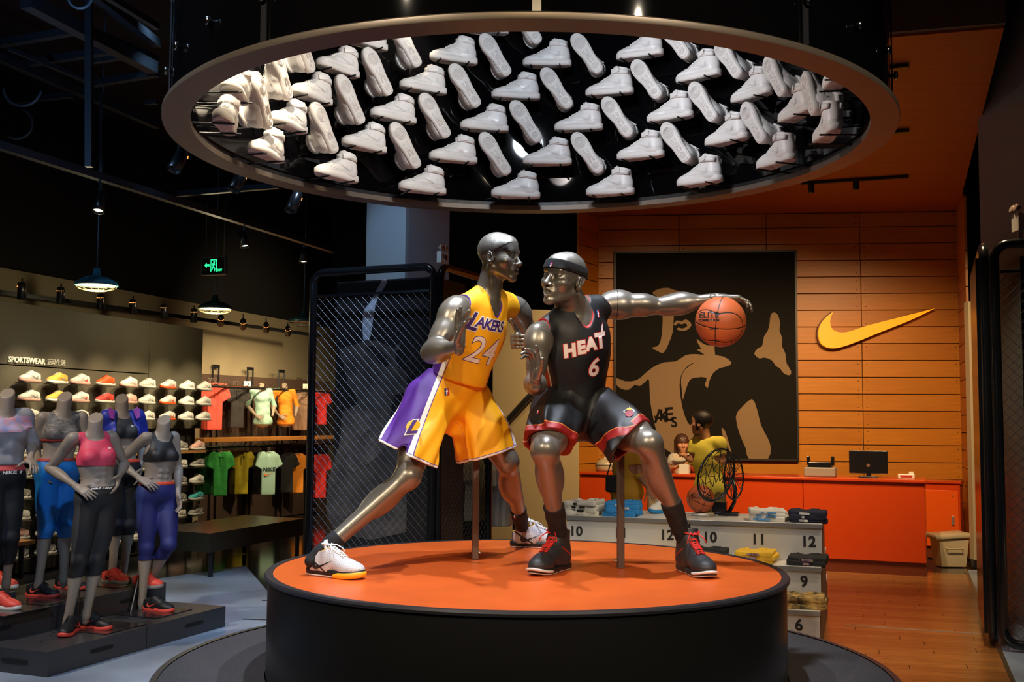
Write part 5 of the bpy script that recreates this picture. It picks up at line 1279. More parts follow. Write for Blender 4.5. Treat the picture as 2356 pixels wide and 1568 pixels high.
# 1: pink sports bra, front
z1 = .155; Y = G(178, 1452, z1).y; Fv = (.5, -.86, 0)
P1 = dict(nb=(217, 993), neck=(223, 964), pel=(226, 1132), shR=(168, 1008, -.07), shL=(256, 1004, .09), elR=(115, 1077, .02), wrR=(178, 1120, -.13), hR=(205, 1136, -.16), elL=(287, 1068, .18), wrL=(274, 1096, .05), hL=(268, 1120, .0),
          hipR=(203, 1152, -.04), hipL=(247, 1152, .06), knR=(183, 1285, -.06), anR=(154, 1432, -.02), knL=(222, 1285, .02), anL=(198, 1416, .06))
R_, Q, U, L2, F0, rc, tor, legs, aR, aL = fem('headless grey mannequin in a pink sports bra and black capris, front platform', Y, P1, Fv, z0=z1)
_, VF = topwear(R_, 'sports_bra', Q, U, L2, F0, rc, tor, J(200, 1070, Y).z, band_mat('bra_pink', (.84, .07, .13), [('neckd', -1, .004, (.72, .045, .09)), ('armd', -1, .004, (.72, .045, .09))], .55, .1, 500))
wrap('chest_mark', swoosh_mesh(.044), WP, bvh_np(VF), J(246, 1030, Y-.1), (1, -.1, .0), (0, 0, 1), R_, .003)
PV = pants(R_, Q, U, legs, tor, J(225, 1118, Y).z, J(185, 1324, Y).z, band_mat('capri_black', (.014, .013, .014), [('sided', .135, 9, (.05, .048, .048))], .6, .2, 400), mat('band_dark', (.02, .018, .018), .6))
wrap('band_text', text_mesh('NIKE PRO', .024, 0, .001), WP, bvh_np(PV), J(239, 1121, Y-.05), (1, -.05, .05), (0, 0, 1), R_, .006)
ft = G(148, 1462, z1); mshoe(R_, ft+Vector((0, .20, 0)), (.06, -1, 0), S_BK, S_CO, lab='black and coral running shoe pointing at the camera')
mshoe(R_, G(183, 1442, z1), (.88, -.42, 0), S_BK, S_CO); plate(R_, G(228, 1444, z1)+Vector((.02, .02, 0)), z1, .40)
mb = MB(); mb.tube([Q['anL']*1+np.array([-.06, 0, .35])-A3(R_.location), A3(G(183, 1440, z1))-A3(R_.location)], .006, 8); mb.build('support_rod', STEEL, R_)
# 2: black bra and navy capris
Y = G(345, 1402, z1).y
P2 = dict(nb=(374, 996), neck=(378, 968), pel=(361, 1130), shR=(336, 1006, -.07), shL=(400, 1004, .09), elR=(272, 1062, .02), wrR=(324, 1102, -.13), hR=(346, 1114, -.15), elL=(410, 1075, .12), wrL=(410, 1138, .02), hL=(414, 1165, -.02),
          hipR=(340, 1145, -.04), hipL=(383, 1145, .06), knR=(337, 1258, -.04), anR=(326, 1388, 0), knL=(388, 1252, -.05), anL=(322, 1372, .24))
R_, Q, U, L2, F0, rc, tor, legs, aR, aL = fem('headless grey mannequin in a black sports bra and navy capris, end of the front platform', Y, P2, Fv, z0=z1)
_, VF = topwear(R_, 'sports_bra', Q, U, L2, F0, rc, tor, J(360, 1060, Y).z, band_mat('bra_black', (.022, .020, .020), [('neckd', -1, .004, (.008, .008, .008)), ('armd', -1, .004, (.008, .008, .008))], .5, .1, 500))
wrap('chest_mark', swoosh_mesh(.038), WP, bvh_np(VF), J(391, 1026, Y-.1), (1, -.1, .0), (0, 0, 1), R_, .003)
PV = pants(R_, Q, U, legs, tor, J(360, 1108, Y).z, J(345, 1286, Y).z, band_mat('capri_navy', (.018, .022, .14), [('sided', .13, 9, (.03, .05, .2))], .6, .2, 400), mat('band_coral', (.80, .08, .03), .6))
mshoe(R_, G(332, 1402, z1), (.88, -.45, 0), S_BK, S_CO); mshoe(R_, G(306, 1386, z1)+Vector((0, .1, .0)), (.75, -.66, 0), S_BK, S_CO); plate(R_, G(352, 1408, z1), z1, .40)
mb = MB(); mb.tube([A3(J(318, 1330, Y))-A3(R_.location), A3(G(300, 1412, z1))-A3(R_.location)], .006, 8); mb.build('support_rod', STEEL, R_)
# 3: patterned bra, blue capris
z2 = .31; Y = G(100, 1372, z2).y
P3 = dict(nb=(146, 944), neck=(150, 915), pel=(130, 1080), shR=(98, 960, -.07), shL=(188, 958, .09), elR=(82, 1038, .0), wrR=(88, 1098, -.06), hR=(95, 1125, -.08), elL=(204, 1035, .14), wrL=(196, 1095, .05), hL=(190, 1120, 0),
          hipR=(108, 1096, -.04), hipL=(153, 1096, .06), knR=(106, 1215, -.05), anR=(88, 1346, -.02), knL=(150, 1212, .02), anL=(146, 1334, .10))
R_, Q, U, L2, F0, rc, tor, legs, aR, aL = fem('headless grey mannequin in a patterned grey bra and bright blue capris', Y, P3, Fv, 1.05, z0=z2)
pm_ = mat('bra_pattern', (.26, .24, .22), .6, col2=(.10, .09, .085), vscale=38, stretch=(1, 1, 3))
_, VF = topwear(R_, 'sports_bra', Q, U, L2, F0, rc, tor, J(130, 1010, Y).z, pm_)
pm2 = mat('trim_coral', (.62, .05, .03), .6)
g_ = run_ops(tor[:5], .0062, .009, m=.02); zb = J(130, 1010, Y).z; g_.clip(plane((0, 0, zb-.012), (0, 0, -1))); g_.clip(plane((0, 0, zb+.002), (0, 0, 1))); mesh_obj('bra_hem', [g_.extract(1)], pm2, R_)
wrap('chest_mark', swoosh_mesh(.03), pm2, bvh_np(VF), J(161, 976, Y-.1), (1, -.1, .0), (0, 0, 1), R_, .003)
PV = pants(R_, Q, U, legs, tor, J(130, 1054, Y).z, J(110, 1236, Y).z, band_mat('capri_blue', (.01, .20, .62), [('hemd', .022, .026, (.008, .12, .42))], .5, .15, 400), mat('band_redgrey', (.42, .05, .04), .6))
mshoe(R_, G(62, 1370, z2), (.93, -.36, 0), S_BK, S_CO); mshoe(R_, G(128, 1352, z2), (.93, -.36, 0), S_BK, S_CO); plate(R_, G(100, 1380, z2), z2, .42)
# 4: blue jacket over a black bra
Y = G(258, 1338, z2).y
P4 = dict(nb=(280, 945), neck=(281, 919), pel=(281, 1078), shR=(246, 958, -.07), shL=(316, 957, .09), elR=(236, 1028, .03), wrR=(246, 1082, -.05), hR=(250, 1105, -.06), elL=(330, 1022, .14), wrL=(322, 1080, .05), hL=(318, 1104, 0),
          hipR=(262, 1092, -.04), hipL=(300, 1092, .06), knR=(266, 1205, -.04), anR=(258, 1318, 0), knL=(298, 1205, .03), anL=(284, 1312, .12))
R_, Q, U, L2, F0, rc, tor, legs, aR, aL = fem('headless grey mannequin in an open blue jacket with a striped collar', Y, P4, Fv, z0=z2)
_, VF = topwear(R_, 'sports_bra', Q, U, L2, F0, rc, tor, J(280, 1008, Y).z, mat('bra_dark', (.03, .032, .036), .55))
wrap('chest_mark', swoosh_mesh(.038), WP, bvh_np(VF), J(300, 979, Y-.1), (1, -.1, .0), (0, 0, 1), R_, .003)
g_ = run_ops(tor[:5]+aR[:5]+aL[:5], .007, .019, m=.03); g_.warp(fold_field(9, U, .004, 7, 30, 80, .4)); g_.clip(plane((0, 0, J(280, 1035, Y).z), (0, 0, -1)))
g_.op(cone(Q['nb']+U*.1+F0*.05, Q['pel']+F0*.20, .052, .125), .006, 's'); g_.op(cone(Q['nb']+U*.08, Q['nb'], .05, .05), .003, 's')
mesh_obj('jacket', [g_.extract(1)], mat('jacket_blue', (.025, .045, .42), .45), R_)
mb = MB()
for sg in (-1, 1):
    p = Q['nb']+L2*sg*.075+F0*.045-U*.005; mb.prism([(0, 0), (.035, .045), (.05, .02), (.045, -.06), (.015, -.075)], Vector(p)-R_.location, Vector(L2*sg), Vector(U*.8-F0*.3), Vector(F0), .01)
mb.build('collar', mat('collar_violet', (.36, .05, .42), .5), R_)
PV = pants(R_, Q, U, legs, tor, J(280, 1056, Y).z, J(270, 1230, Y).z, BKC, mat('band_coral', (.80, .08, .03), .6))
mshoe(R_, G(236, 1338, z2), (.9, -.42, 0), S_CO, S_GY, S_CO); mshoe(R_, G(196, 1362, z2)+Vector((.25, .30, 0)), (.9, -.42, 0), S_CO, S_GY, S_CO); plate(R_, G(262, 1342, z2), z2, .36)
# 5: grey printed tee at the left edge
z3 = .31; Y = G(20, 1398, z3).y
P5 = dict(nb=(14, 940), neck=(17, 908), pel=(4, 1090), shR=(-38, 958, -.07), shL=(58, 955, .09), elR=(-60, 1035, .0), wrR=(-40, 1090, -.06), elL=(74, 1020, .12), wrL=(70, 1056, -.02), hL=(82, 1078, -.1),
          hipR=(-18, 1105, -.04), hipL=(26, 1105, .06), knR=(-16, 1240, -.05), anR=(-12, 1368, 0), knL=(24, 1235, .02), anL=(14, 1345, .12))
R_, Q, U, L2, F0, rc, tor, legs, aR, aL = fem('headless grey mannequin in a grey printed T-shirt at the left edge', Y, P5, Fv, z0=z3)
_, VF = topwear(R_, 't_shirt', Q, U, L2, F0, rc, tor, J(10, 1068, Y).z, mat('tee_grey', (.33, .32, .33), .8, bump=.1, bscale=60), .016, False, arms=aR[:1]+aL[:1], amp=.006)
pr4 = mat('tee_print', (.35, .40, .68), .6, col2=(.70, .30, .32), vscale=26)
wrap('chest_print', poly_mesh([catmull([(-.12, .03), (-.09, .055), (.07, .05), (.085, .02), (.08, -.045), (0, -.055), (-.11, -.05)], 3)]), pr4, bvh_np(VF), J(30, 975, Y-.1), (1, -.12, 0), (0, 0, 1), R_, .003)
g_ = run_ops(tor[-8:-6]+legs[:1], .0065, .014, m=.02); g_.clip(plane((0, 0, J(10, 1082, Y).z), (0, 0, -1))); g_.clip(plane((0, 0, J(10, 1066, Y).z), (0, 0, 1))); mesh_obj('under_layer', [g_.extract(1)], mat('under_red', (.78, .09, .08), .6), R_)
PV = pants(R_, Q, U, legs, tor, J(10, 1080, Y).z, J(10, 1300, Y).z, BKC, mat('band_dark', (.02, .018, .018), .6))
wrap('band_text', text_mesh('NIKE PRO', .028, 0, .001), WP, bvh_np(PV), J(36, 1086, Y-.05), (1, -.05, .05), (0, 0, 1), R_, .009)
mshoe(R_, G(-30, 1398, z3), (.93, -.36, 0), S_CO, S_W, S_CO); mshoe(R_, G(-34, 1350, .40)+Vector((0, 0, 0)), (.93, -.36, 0), S_CO, S_W, S_CO); plate(R_, G(10, 1402, z3), z3, .42)
print('females', time.time()-T0)
# ------------------------------------------------------------------ shoe wall
L0, L1 = Vector((-5.034, 10.8, 0)), Vector((-3.993, 14.0, 0)); ld = (L1-L0).normalized(); ln_ = Vector((ld.y, -ld.x, 0)); RL = Matrix((ld, ln_, Vector((0, 0, 1)))).transposed(); LL = (L1-L0).length
def ws_(px):                            # distance along the shoe wall under a photo column
    r = ray(px, 900); t = L0.dot(ln_)/Vector((r.x, r.y, 0)).dot(ln_); return (Vector((r.x, r.y, 0))*t-L0).dot(ld)
OLV = mat('shoe_wall_olive', (.125, .11, .075), .6, bump=.03, bscale=18)
sw = empty('shoe_wall', L0+ld*LL/2, 'olive grey wall panel with lit shelves of trainers, behind the mannequins', 'display wall')
base = sw.location.copy(); sx = ws_(341)
for a, b, z0_, z1_ in ((-.55, sx, 2.115, 2.745), (sx, LL, 1.46, 2.745), (-.55, sx, 1.46, 2.11)):
    mb = MB(); c = L0+ld*((a+b)/2)-ln_*.03-base; mb.box(Vector((c.x, c.y, (z0_+z1_)/2)), (b-a-.008, .06, z1_-z0_-.006), RL, .003); mb.build('panel', OLV, sw)
mb = MB(); c = L0+ld*((LL-.55)/2)-ln_*.14-base; mb.box(Vector((c.x, c.y, 1.37)), (LL+.5, .14, 2.72), RL); mb.build('backing', mat('shoe_wall_dark', (.03, .027, .02), .7), sw)
mb = MB(); c = L0+ld*((LL-.55)/2)-ln_*.0-base; mb.box(Vector((c.x, c.y, 1.17)), (LL+.5, .22, .03), RL); mb.build('ledge', mat('ledge_wood', (.42, .19, .06), .5), sw)
lt = MB(); t1 = text_mesh('SPORTSWEAR', .080, 0, .0012, .004, 1.02); t2 = text_mesh('运动生活', .068, 0, .0, .003)
GLW = mat('sign_letters', (.85, .8, .6), .5, emit=(1, .9, .62), estr=.4); GL2 = mat('sign_letters_dim', (.55, .5, .36), .5, emit=(1, .9, .62), estr=.25)
flat('sign_text', t1, GLW, L0+ld*(ws_(56))+ln_*.02+Vector((0, 0, 2.165)), ld, (0, 0, 1), sw); flat('sign_text', t2, GL2, L0+ld*(ws_(124))+ln_*.02+Vector((0, 0, 2.165)), ld, (0, 0, 1), sw)
cols = [46, 110, 163, 222, 276, 319, 368, 411, 451]
CS = [[S_W, S_Y, S_W, S_OR, S_W, S_W, S_W, S_W, S_W], [S_W, S_Y, S_W, S_RD, S_PK, S_W, S_W, S_W, S_W], [S_W, S_W, S_W, S_PK, S_W, S_W, S_W, S_W, S_W]]
SO_ = [S_PK, S_W, S_PK, S_W, S_PK, S_W, S_OR, S_W, S_W]; rown = ['top', 'second', 'third', 'fourth', 'fifth', 'sixth', 'seventh', 'eighth', 'lowest']
cn = {S_W.name: 'white', S_Y.name: 'mustard yellow', S_OR.name: 'orange red', S_RD.name: 'red-white', S_PK.name: 'pink', S_GY.name: 'grey', S_TL.name: 'teal', S_BK.name: 'black'}
shf = MB(); shf.box((0, 0, 0), (.24, .13, .008)); shm = shf.mesh('shelf'); shm.materials.append(mat('shelf_clear', (.10, .09, .07), .2))
for r_ in range(9):
    z = [1.945, 1.755, 1.565, 1.19, .98, .77, .56, .37, .18][r_]
    for c_, px in enumerate(cols):
        s_ = ws_(px); inset = .11 if r_ < 3 else .04
        p = L0+ld*s_+ln_*inset; p.z = z
        q = link('shelf', shm, None, sw, loc=p-base-Vector((0, 0, .006))); q.rotation_euler = (0, 0, math.atan2(ld.y, ld.x))
        um = CS[r_][c_] if r_ < 3 else [S_W, S_GY, S_TL, S_W, S_GY, S_PK, S_W, S_GY, S_GY][(c_+r_*2) % 9]; so = SO_[c_] if r_ < 3 else S_W
        heel = p+ld*.145+Vector((0, 0, .0)); M = foot_frame(heel, heel-ld)
        pos = 'leftmost' if c_ == 0 else 'rightmost' if c_ == 8 else ORD[c_]+' from the left'
        place_shoe(M, um, so, S_W if um is not S_OR else S_OR, [S_GY, S_GY, S_RD, S_OR, S_PK, S_GY, S_OR, S_GY, S_GY][c_] if r_ < 3 else S_W,
                   '%s trainer on the olive shoe wall, %s in the %s row' % (cn[um.name], pos, rown[r_]), 'shoe', 'trainers on the shoe wall')
# ------------------------------------------------------------------ low black bench display
pts = [G(483, 1224.5, .45), G(698, 1190, .45), G(567, 1182, .45)]; pts.append(pts[0]+pts[2]-pts[1])
e = empty('display_bench', (pts[0]+pts[2])/2, 'long low black display bench in front of the clothes racks', 'bench'); e.location.z = 0
mb = MB(); q = [p-e.location for p in pts]; mb.add([p+Vector((0, 0, -.01)) for p in q]+[p-Vector((0, 0, .20)) for p in q], [(0, 1, 2, 3), (7, 6, 5, 4), (0, 4, 5, 1), (1, 5, 6, 2), (2, 6, 7, 3), (3, 7, 4, 0)]); mb.build('top', mat('bench_dark', (.045, .042, .03), .3), e)
for i, p in enumerate(q): c = p*.92; mb = MB(); mb.box((c.x, c.y, .12), (.04, .04, .25)); mb.build('leg', BLACK, e)
# ------------------------------------------------------------------ clothes: hanging garments
def garment(kind):
    nm = {'polo': 'polo_shirt', 'tee': 't_shirt', 'hood': 'hooded_jacket'}[kind]
    r = empty(nm, (0, 0, 0)); h = .0095; Yv = (0, 1, 0)
    ops = [(cone((-.095, 0, -.12), (-.105, 0, -.60), .115, .12, Yv, .30), 0, 'u'), (cone((.095, 0, -.12), (.105, 0, -.60), .115, .12, Yv, .30), .03, 'u'), (cone((0, 0, -.14), (0, 0, -.58), .15, .15, Yv, .26), .03, 'u'),
           (cone((-.15, 0, -.06), (.15, 0, -.06), .055, .055, Yv, .55), .03, 'u')]
    sl = [(.175, -.07, .235, -.24, .055)] if kind != 'hood' else [(.175, -.07, .22, -.30, .055), (.22, -.30, .21, -.58, .045)]
    for x0_, z0_, x1_, z1_, rr in sl:
        for sg in (-1, 1): ops.append((cone((sg*x0_, 0, z0_), (sg*x1_, 0, z1_), rr, rr*1.05, Yv, .5), .015, 'u'))
    if kind == 'hood': ops.append((cone((-.06, 0, -.02), (.06, 0, -.02), .06, .06, Yv, .7), .02, 'u'))
    g = run_ops(ops, h, m=.02); g.warp(fold_field({'polo': 1, 'tee': 2, 'hood': 3}[kind], (0, 0, 1), .009, 6, 25, 60, .12)); g.clip(plane((0, 0, -.66), (0, 0, -1)))
    for sg in (-1, 1):
        if kind != 'hood': g.clip(lambda X, Y_, Z, sg=sg: np.minimum(plane((sg*.265, 0, -.19), (sg*.45, 0, -.89))(X, Y_, Z), (X*sg-.13)*1.))
    g.op(cone((0, -.04, .03), (0, -.05, -.02), .062, .03, None), .005, 's')
    VF = g.extract(1); link('shirt', np_mesh('shirt', [VF]), mat('g_grey', (.3, .3, .3), .8), r)
    if kind == 'polo':
        m = MB()
        for sg in (-1, 1): m.prism([(sg*.005, -.05), (sg*.05, -.07), (sg*.085, -.01), (sg*.05, .015)], (0, -.048, 0), (1, 0, 0), (0, 0, 1), (0, 1, 0), .012)
        m.build('collar', mat('g_grey', (.3, .3, .3), .8), r)
        m = MB(); m.prism([(-.013, -.05), (.013, -.05), (.013, -.19), (-.013, -.19)], (0, -.048, 0), (1, 0, 0), (0, 0, 1), (0, 1, 0), .008); m.build('placket', mat('g_grey', (.3, .3, .3), .8), r)
    m = MB(); m.tube([(-.14, 0, -.035), (0, 0, .02), (.14, 0, -.035)], .007, 6); m.tube([(0, 0, .02)]+[(.018*math.sin(a), 0, .075-.018*math.cos(a)) for a in [k*.5 for k in range(10)]], .003, 6)
    m.build('hanger', mat('hanger_grey', (.35, .33, .3), .4, .5), r, True)
    return r
GP = {k: garment(k) for k in ('polo', 'tee', 'hood')}; GT = {k: proto_tree(v) for k, v in GP.items()}; GU = {k: False for k in GP}
def cm_(n, c, **k): return mat('cloth_'+n, c, .8, bump=.1, bscale=90, **k)
def hang(kind, px, py, Y, m_, label, group, sc=1., rz=None, sx=1.):
    if not GU[kind]: o = GP[kind]; GU[kind] = True; ch = list(o.children)
    else: o = copy_proto(GT[kind]); n = {'polo': 4, 'tee': 2, 'hood': 2}[kind]; ch = list(COL.objects)[-n:]
    for c in ch:
        if not c.name.startswith('hanger'): setmat(c, m_)
    o.location = J(px, py, Y); o.rotation_euler = (0, 0, math.radians(25) if rz is None else rz); o.scale = (sc*sx*.76, sc*.92, sc*.92)
    return tag(o, label, 'shirt', group)
CORAL, CBK, MINT, ORG, STR, REDC = cm_('coral', (.85, .12, .085)), cm_('charcoal', (.03, .028, .028)), cm_('mint', (.40, .66, .55)), cm_('orange', (.90, .30, .02)), cm_('striped', (.42, .26, .17)), cm_('scarlet', (.78, .03, .025))
GRN, YGR, BK2, DKG = cm_('green_check', (.035, .36, .06), col2=(.02, .24, .04), vscale=9), cm_('lime', (.50, .42, .015), col2=(.40, .32, .012), vscale=9), cm_('black', (.008, .008, .008)), cm_('dark_green', (.012, .15, .03))
def YR(px): return 15.3+(px-455)/(700-455)*2.5
def hang_run(kind, xs, py, m_, labs, group, step=.0, sc=1., sx=1.):
    n = len(xs)
    for i, x in enumerate(xs):
        hang(kind, x, py, YR(xs[-1])+(n-1-i)*.09, m_ if not isinstance(m_, (list, tuple)) else m_[i], labs[i], group, sc, sx=sx)
def nth(base_, n, front): return [('%s, %s' % (base_, front)) if i == n-1 else ('%s, %s behind the front one' % (base_, ORD[n-2-i])) for i in range(n)]
hang_run('polo', [478, 481, 484, 488, 495], 884, CORAL, nth('coral polo shirt on the upper rail', 5, 'foremost of its row'), 'coral polos on the upper rail', sc=1.08)
hang_run('polo', [537, 541, 546], 890, CBK, nth('charcoal polo shirt on the upper rail', 3, 'foremost of its row'), 'charcoal polos on the upper rail', sc=1.0)
hang_run('hood', [686, 690, 694, 699], 908, STR, nth('tan striped hooded jacket on the upper rail', 4, 'foremost of its row'), 'striped jackets on the upper rail', sc=.95)
hang_run('polo', [731, 735, 740], 905, REDC, nth('scarlet shirt seen through the mesh, upper rail', 3, 'foremost of its row'), 'scarlet shirts behind the mesh', sc=.85)
hang_run('polo', [463, 470, 477, 485], 1040, [DKG]*4, nth('dark green polo shirt on the lower rail', 4, 'nearest the checked one'), 'dark green polos on the lower rail', sc=.98)
hang('polo', 508, 1042, 15.4, GRN, 'green checked polo shirt at the front of the lower rail', None, .98)
hang_run('polo', [545, 550, 556], 1040, YGR, nth('yellow-green polo shirt on the lower rail', 3, 'foremost of its row'), 'yellow-green polos on the lower rail', sc=1.02)
hang_run('tee', [578, 583, 588, 594], 1044, BK2, nth('black T-shirt on the lower rail left of the mint one', 4, 'foremost'), 'black shirts left of the mint shirt', sc=1.0, sx=.8)
hang('tee', 618, 1042, 16.4, MINT, 'mint green NIKE T-shirt hanging at the front of the lower rail', None, 1.02)
hang_run('tee', [676, 680, 684], 1046, ORG, nth('orange T-shirt on the lower rail', 3, 'foremost of its row'), 'orange shirts on the lower rail', sc=1.0)
hang_run('tee', [652, 656, 660], 1044, BK2, nth('black T-shirt on the lower rail right of the mint one', 3, 'foremost'), 'black shirts right of the mint shirt', sc=1.0)
hang_run('polo', [728, 733, 738], 1048, REDC, nth('long scarlet shirt seen through the mesh, lower rail', 3, 'foremost of its row'), 'scarlet shirts on the lower rail', sc=1.15, sx=.8)
mt = [o for o in COL.objects if o.get('label', '').startswith('mint green NIKE')][0]
bv_ = None
nrm = Vector((math.sin(math.radians(25)), -math.cos(math.radians(25)), 0)); rx_ = Vector((math.cos(math.radians(25)), math.sin(math.radians(25)), 0))
flat('print_text', text_mesh('NIKE', .085, .1, .002), mat('print_dark', (.02, .05, .05), .6), mt.location+Vector((0, 0, -.24))+nrm*.052, rx_, (0, 0, 1), mt)
flat('print_mark', swoosh_mesh(.16), mat('print_orange', (.85, .2, .03), .6), mt.location+Vector((0, 0, -.31))+nrm*.054, rx_, (0, 0, 1), mt)
# bust forms in mint and orange tees on the wooden shelf
for px, col, lab in ((603, MINT, 'headless bust in a mint T-shirt standing on the wooden shelf'), (656, ORG, 'headless bust in an orange T-shirt standing on the wooden shelf')):
    Y = YR(px)-.2
    P6 = dict(nb=(px, 893), neck=(px-2, 886), pel=(px+2, 968), shR=(px-22, 900, -.04), shL=(px+18, 900, .06), elR=(px-34, 934, .02), wrR=(px-12, 957, -.14), hR=(px, 962, -.2), elL=(px+28, 934, .14), wrL=(px+24, 955, .02))
    R_, Q, U, L2, F0, rc, tor, legs, aR, aL = fem(lab, Y, P6, Fv, torso_only=True, h=.009, sc=.88)
    z_ = J(px, 976, Y).z; topwear(R_, 't_shirt', Q, U, L2, F0, rc, tor, z_, col, .012, False, .88, .008, arms=aR[:1]+aL[:1], amp=.004)
    mb = MB(); 
    for dx in (-.06, .06): mb.tube([(dx, 0, .04), (dx, 0, J(px, 1003, Y).z-R_.location.z+.01)], .008, 6)
    mb.build('stand_rods', BLACK, R_)
# racks: backing board, wooden shelf rails, black rails with hooks
RD0, RD1 = J(440, 1008, 15.05), J(770, 1001, 18.5); RD0.z = RD1.z = 0; rd = (RD1-RD0).normalized(); rn = Vector((rd.y, -rd.x, 0)); RR = Matrix((rd, rn, Vector((0, 0, 1)))).transposed(); RLn = (RD1-RD0).length
e = empty('clothes_rack', (RD0+RD1)/2, 'long wall rack with brown backboard, orange wooden shelf and black rails', 'rack')
mb = MB(); mb.box(-rn*.45+Vector((0, 0, 1.12)), (RLn+1, .05, 2.24), RR); mb.build('backboard', mat('rack_brown', (.10, .062, .045), .7), e)
for k in range(3):
    mb = MB(); c = rd*((k-1)*RLn/3); mb.box(c+Vector((0, 0, 1.285)), (RLn/3-.02, .42, .055), RR, .003); mb.build('shelf_board', mat('shelf_wood', (.58, .25, .055), .4, bump=.05, bscale=10, col2=(.5, .2, .045)), e)
for z_ in (2.04, 1.17):
    mb = MB(); mb.tube([-rd*RLn/2+rn*.02+Vector((0, 0, z_)), rd*RLn/2+rn*.02+Vector((0, 0, z_))], .016, 8); mb.build('rail', BLACK, e)
for k in range(5):
    mb = MB(); c = rd*((k-2)*RLn/4.4)-rn*.40; 
    for s_ in (-.07, .07): mb.bar(c+rd*s_+Vector((0, 0, 0)), c+rd*s_+Vector((0, 0, 2.36)), .02, .02)
    mb.bar(c-rd*.08+Vector((0, 0, 2.36)), c+rd*.08+Vector((0, 0, 2.36)), .02, .05); mb.build('upright', BLACK, e)
hk = MB(); hk.tube([(0, 0, 0), (0, -.18, .01), (0, -.2, .05)], .006, 5); hkm = hk.mesh('hook'); hkm.materials.append(mat('chrome', (.6, .6, .62), .16, 1.))
for z_ in (2.05, 1.19):
    for k in range(26): o = link('hook', hkm, None, e, loc=rd*((k-12.5)*RLn/27)+rn*.03+Vector((0, 0, z_))); o.rotation_euler = (0, 0, math.atan2(rd.y, rd.x))
for px, py in ((569, 882), (704, 888)):
    tg_ = empty('price_card', J(px, py, YR(px)-.3), 'small white price card hooked on the upper clothes rail at %s' % ('the charcoal polos' if px < 600 else 'the striped jackets'), 'card'); mb = MB(); mb.box((0, 0, 0), (.10, .006, .075), Matrix.Rotation(.4, 3, 'Z')); mb.build('card', mat('card_white', (.85, .82, .7), .5), tg_)
# pale garments hanging behind the mesh box
rk = empty('garment_rail', J(1130, 1060, 10.9), 'black rail with pale garments behind the mesh panel', 'rail'); mb = MB(); mb.tube([(-.35, 0, 0), (.25, .1, 0)], .012, 8)
for s_ in (-.33, .23): mb.tube([(s_, 0.03*(s_ > 0)*3, 0), (s_, .03*(s_ > 0)*3, -1.25)], .012, 8)
mb.build('rail', BLACK, rk)
PALE = [cm_('cream', (.55, .50, .36)), cm_('pale_grey', (.48, .45, .40)), cm_('dull_green', (.22, .24, .17)), cm_('white', (.68, .65, .58))]
for i, px in enumerate((1082, 1092, 1102, 1136, 1144, 1152, 1160, 1168)):
    hang('tee', px, 1062 if px < 1110 else 1075, 10.85+.01*i, PALE[(0, 0, 2, 1, 3, 1, 3, 1)[i]], 'pale shirt edge-on on the rail behind the mesh, %s' % (ORD[i]+' from the left'), 'pale shirts behind the mesh', .95, rz=math.radians(78), sx=.9)
# ------------------------------------------------------------------ mesh boxes around the columns
def chainlink(p0, p1, z0, z1, step, r=.0019):
    """woven diamond wires as one part; p0, p1: base line"""
    p0, p1 = Vector(p0), Vector(p1); L = (p1-p0).length; d = (p1-p0).normalized(); H_ = z1-z0; m = MB(); k = -int(H_/step)-1; n = Vector((-d.y, d.x, 0))
    while k*step < L:
        for sg in (1, -1):
            x0_ = k*step if sg > 0 else k*step+H_
            ta = max(0, (0-x0_)/sg if sg > 0 else (x0_-L)); tb = min(H_, (L-x0_) if sg > 0 else x0_)
            if tb-ta > .02:
                a = p0+d*(x0_+sg*ta)+Vector((0, 0, z0+ta))+n*.002*sg; b = p0+d*(x0_+sg*tb)+Vector((0, 0, z0+tb))+n*.002*sg; m.tube([a, b], r, 4, caps=False)
        k += 1
    return m
WIRE = mat('mesh_wire', (.075, .075, .085), .4, .3); FRAME = mat('frame_black', (.008, .009, .011), .22)
def fence(name, label, panels, board):
    a = Vector(panels[0][0]); e = empty(name, (a.x, a.y, 0), label, 'screen')
    for (p, q, z1_, brd) in panels:
        p, q = Vector((*p, 0)), Vector((*q, 0)); d = (q-p).normalized(); L = (q-p).length; n = Vector((-d.y, d.x, 0)); rr = .10; o = e.location
        pts = [p+Vector((0, 0, .05+rr))]+arc(p+d*rr+Vector((0, 0, z1_-rr)), rr, PI, PI/2, 6, d, (0, 0, 1))+arc(q-d*rr+Vector((0, 0, z1_-rr)), rr, PI/2, 0, 6, d, (0, 0, 1))+arc(q-d*rr+Vector((0, 0, .05+rr)), rr, 0, -PI/2, 6, d, (0, 0, 1))+arc(p+d*rr+Vector((0, 0, .05+rr)), rr, -PI/2, -PI, 6, d, (0, 0, 1))
        mb = MB(); mb.tube([x-o for x in pts], .034, 10, True); mb.build('frame', FRAME, e, True)
        mb = MB(); mb.bar(p+d*.04+Vector((0, 0, z1_-.20))-o, q-d*.04+Vector((0, 0, z1_-.20))-o, .02, .02); mb.build('cross_rail', FRAME, e)
        cm2 = chainlink(p-o+d*.04, q-o-d*.04, .09, z1_-.20, .072); w_ = cm2.build('mesh', WIRE, e); w_['kind'] = 'stuff'
        if brd:
            t0, t1, off, bz0, bz1, bm_ = brd; mb = MB(); c0, c1 = p+d*L*t0-n*off, p+d*L*t1-n*off; mb.bar(c0+Vector((0, 0, (bz0+bz1)/2))-o, c1+Vector((0, 0, (bz0+bz1)/2))-o, .03, bz1-bz0); mb.build('board', bm_, e)
    return e
PBD = mat('photo_board', (.010, .010, .011), .5, spec=.3, col2=(.018, .017, .018), vscale=2.5, bump=.03, bscale=30)
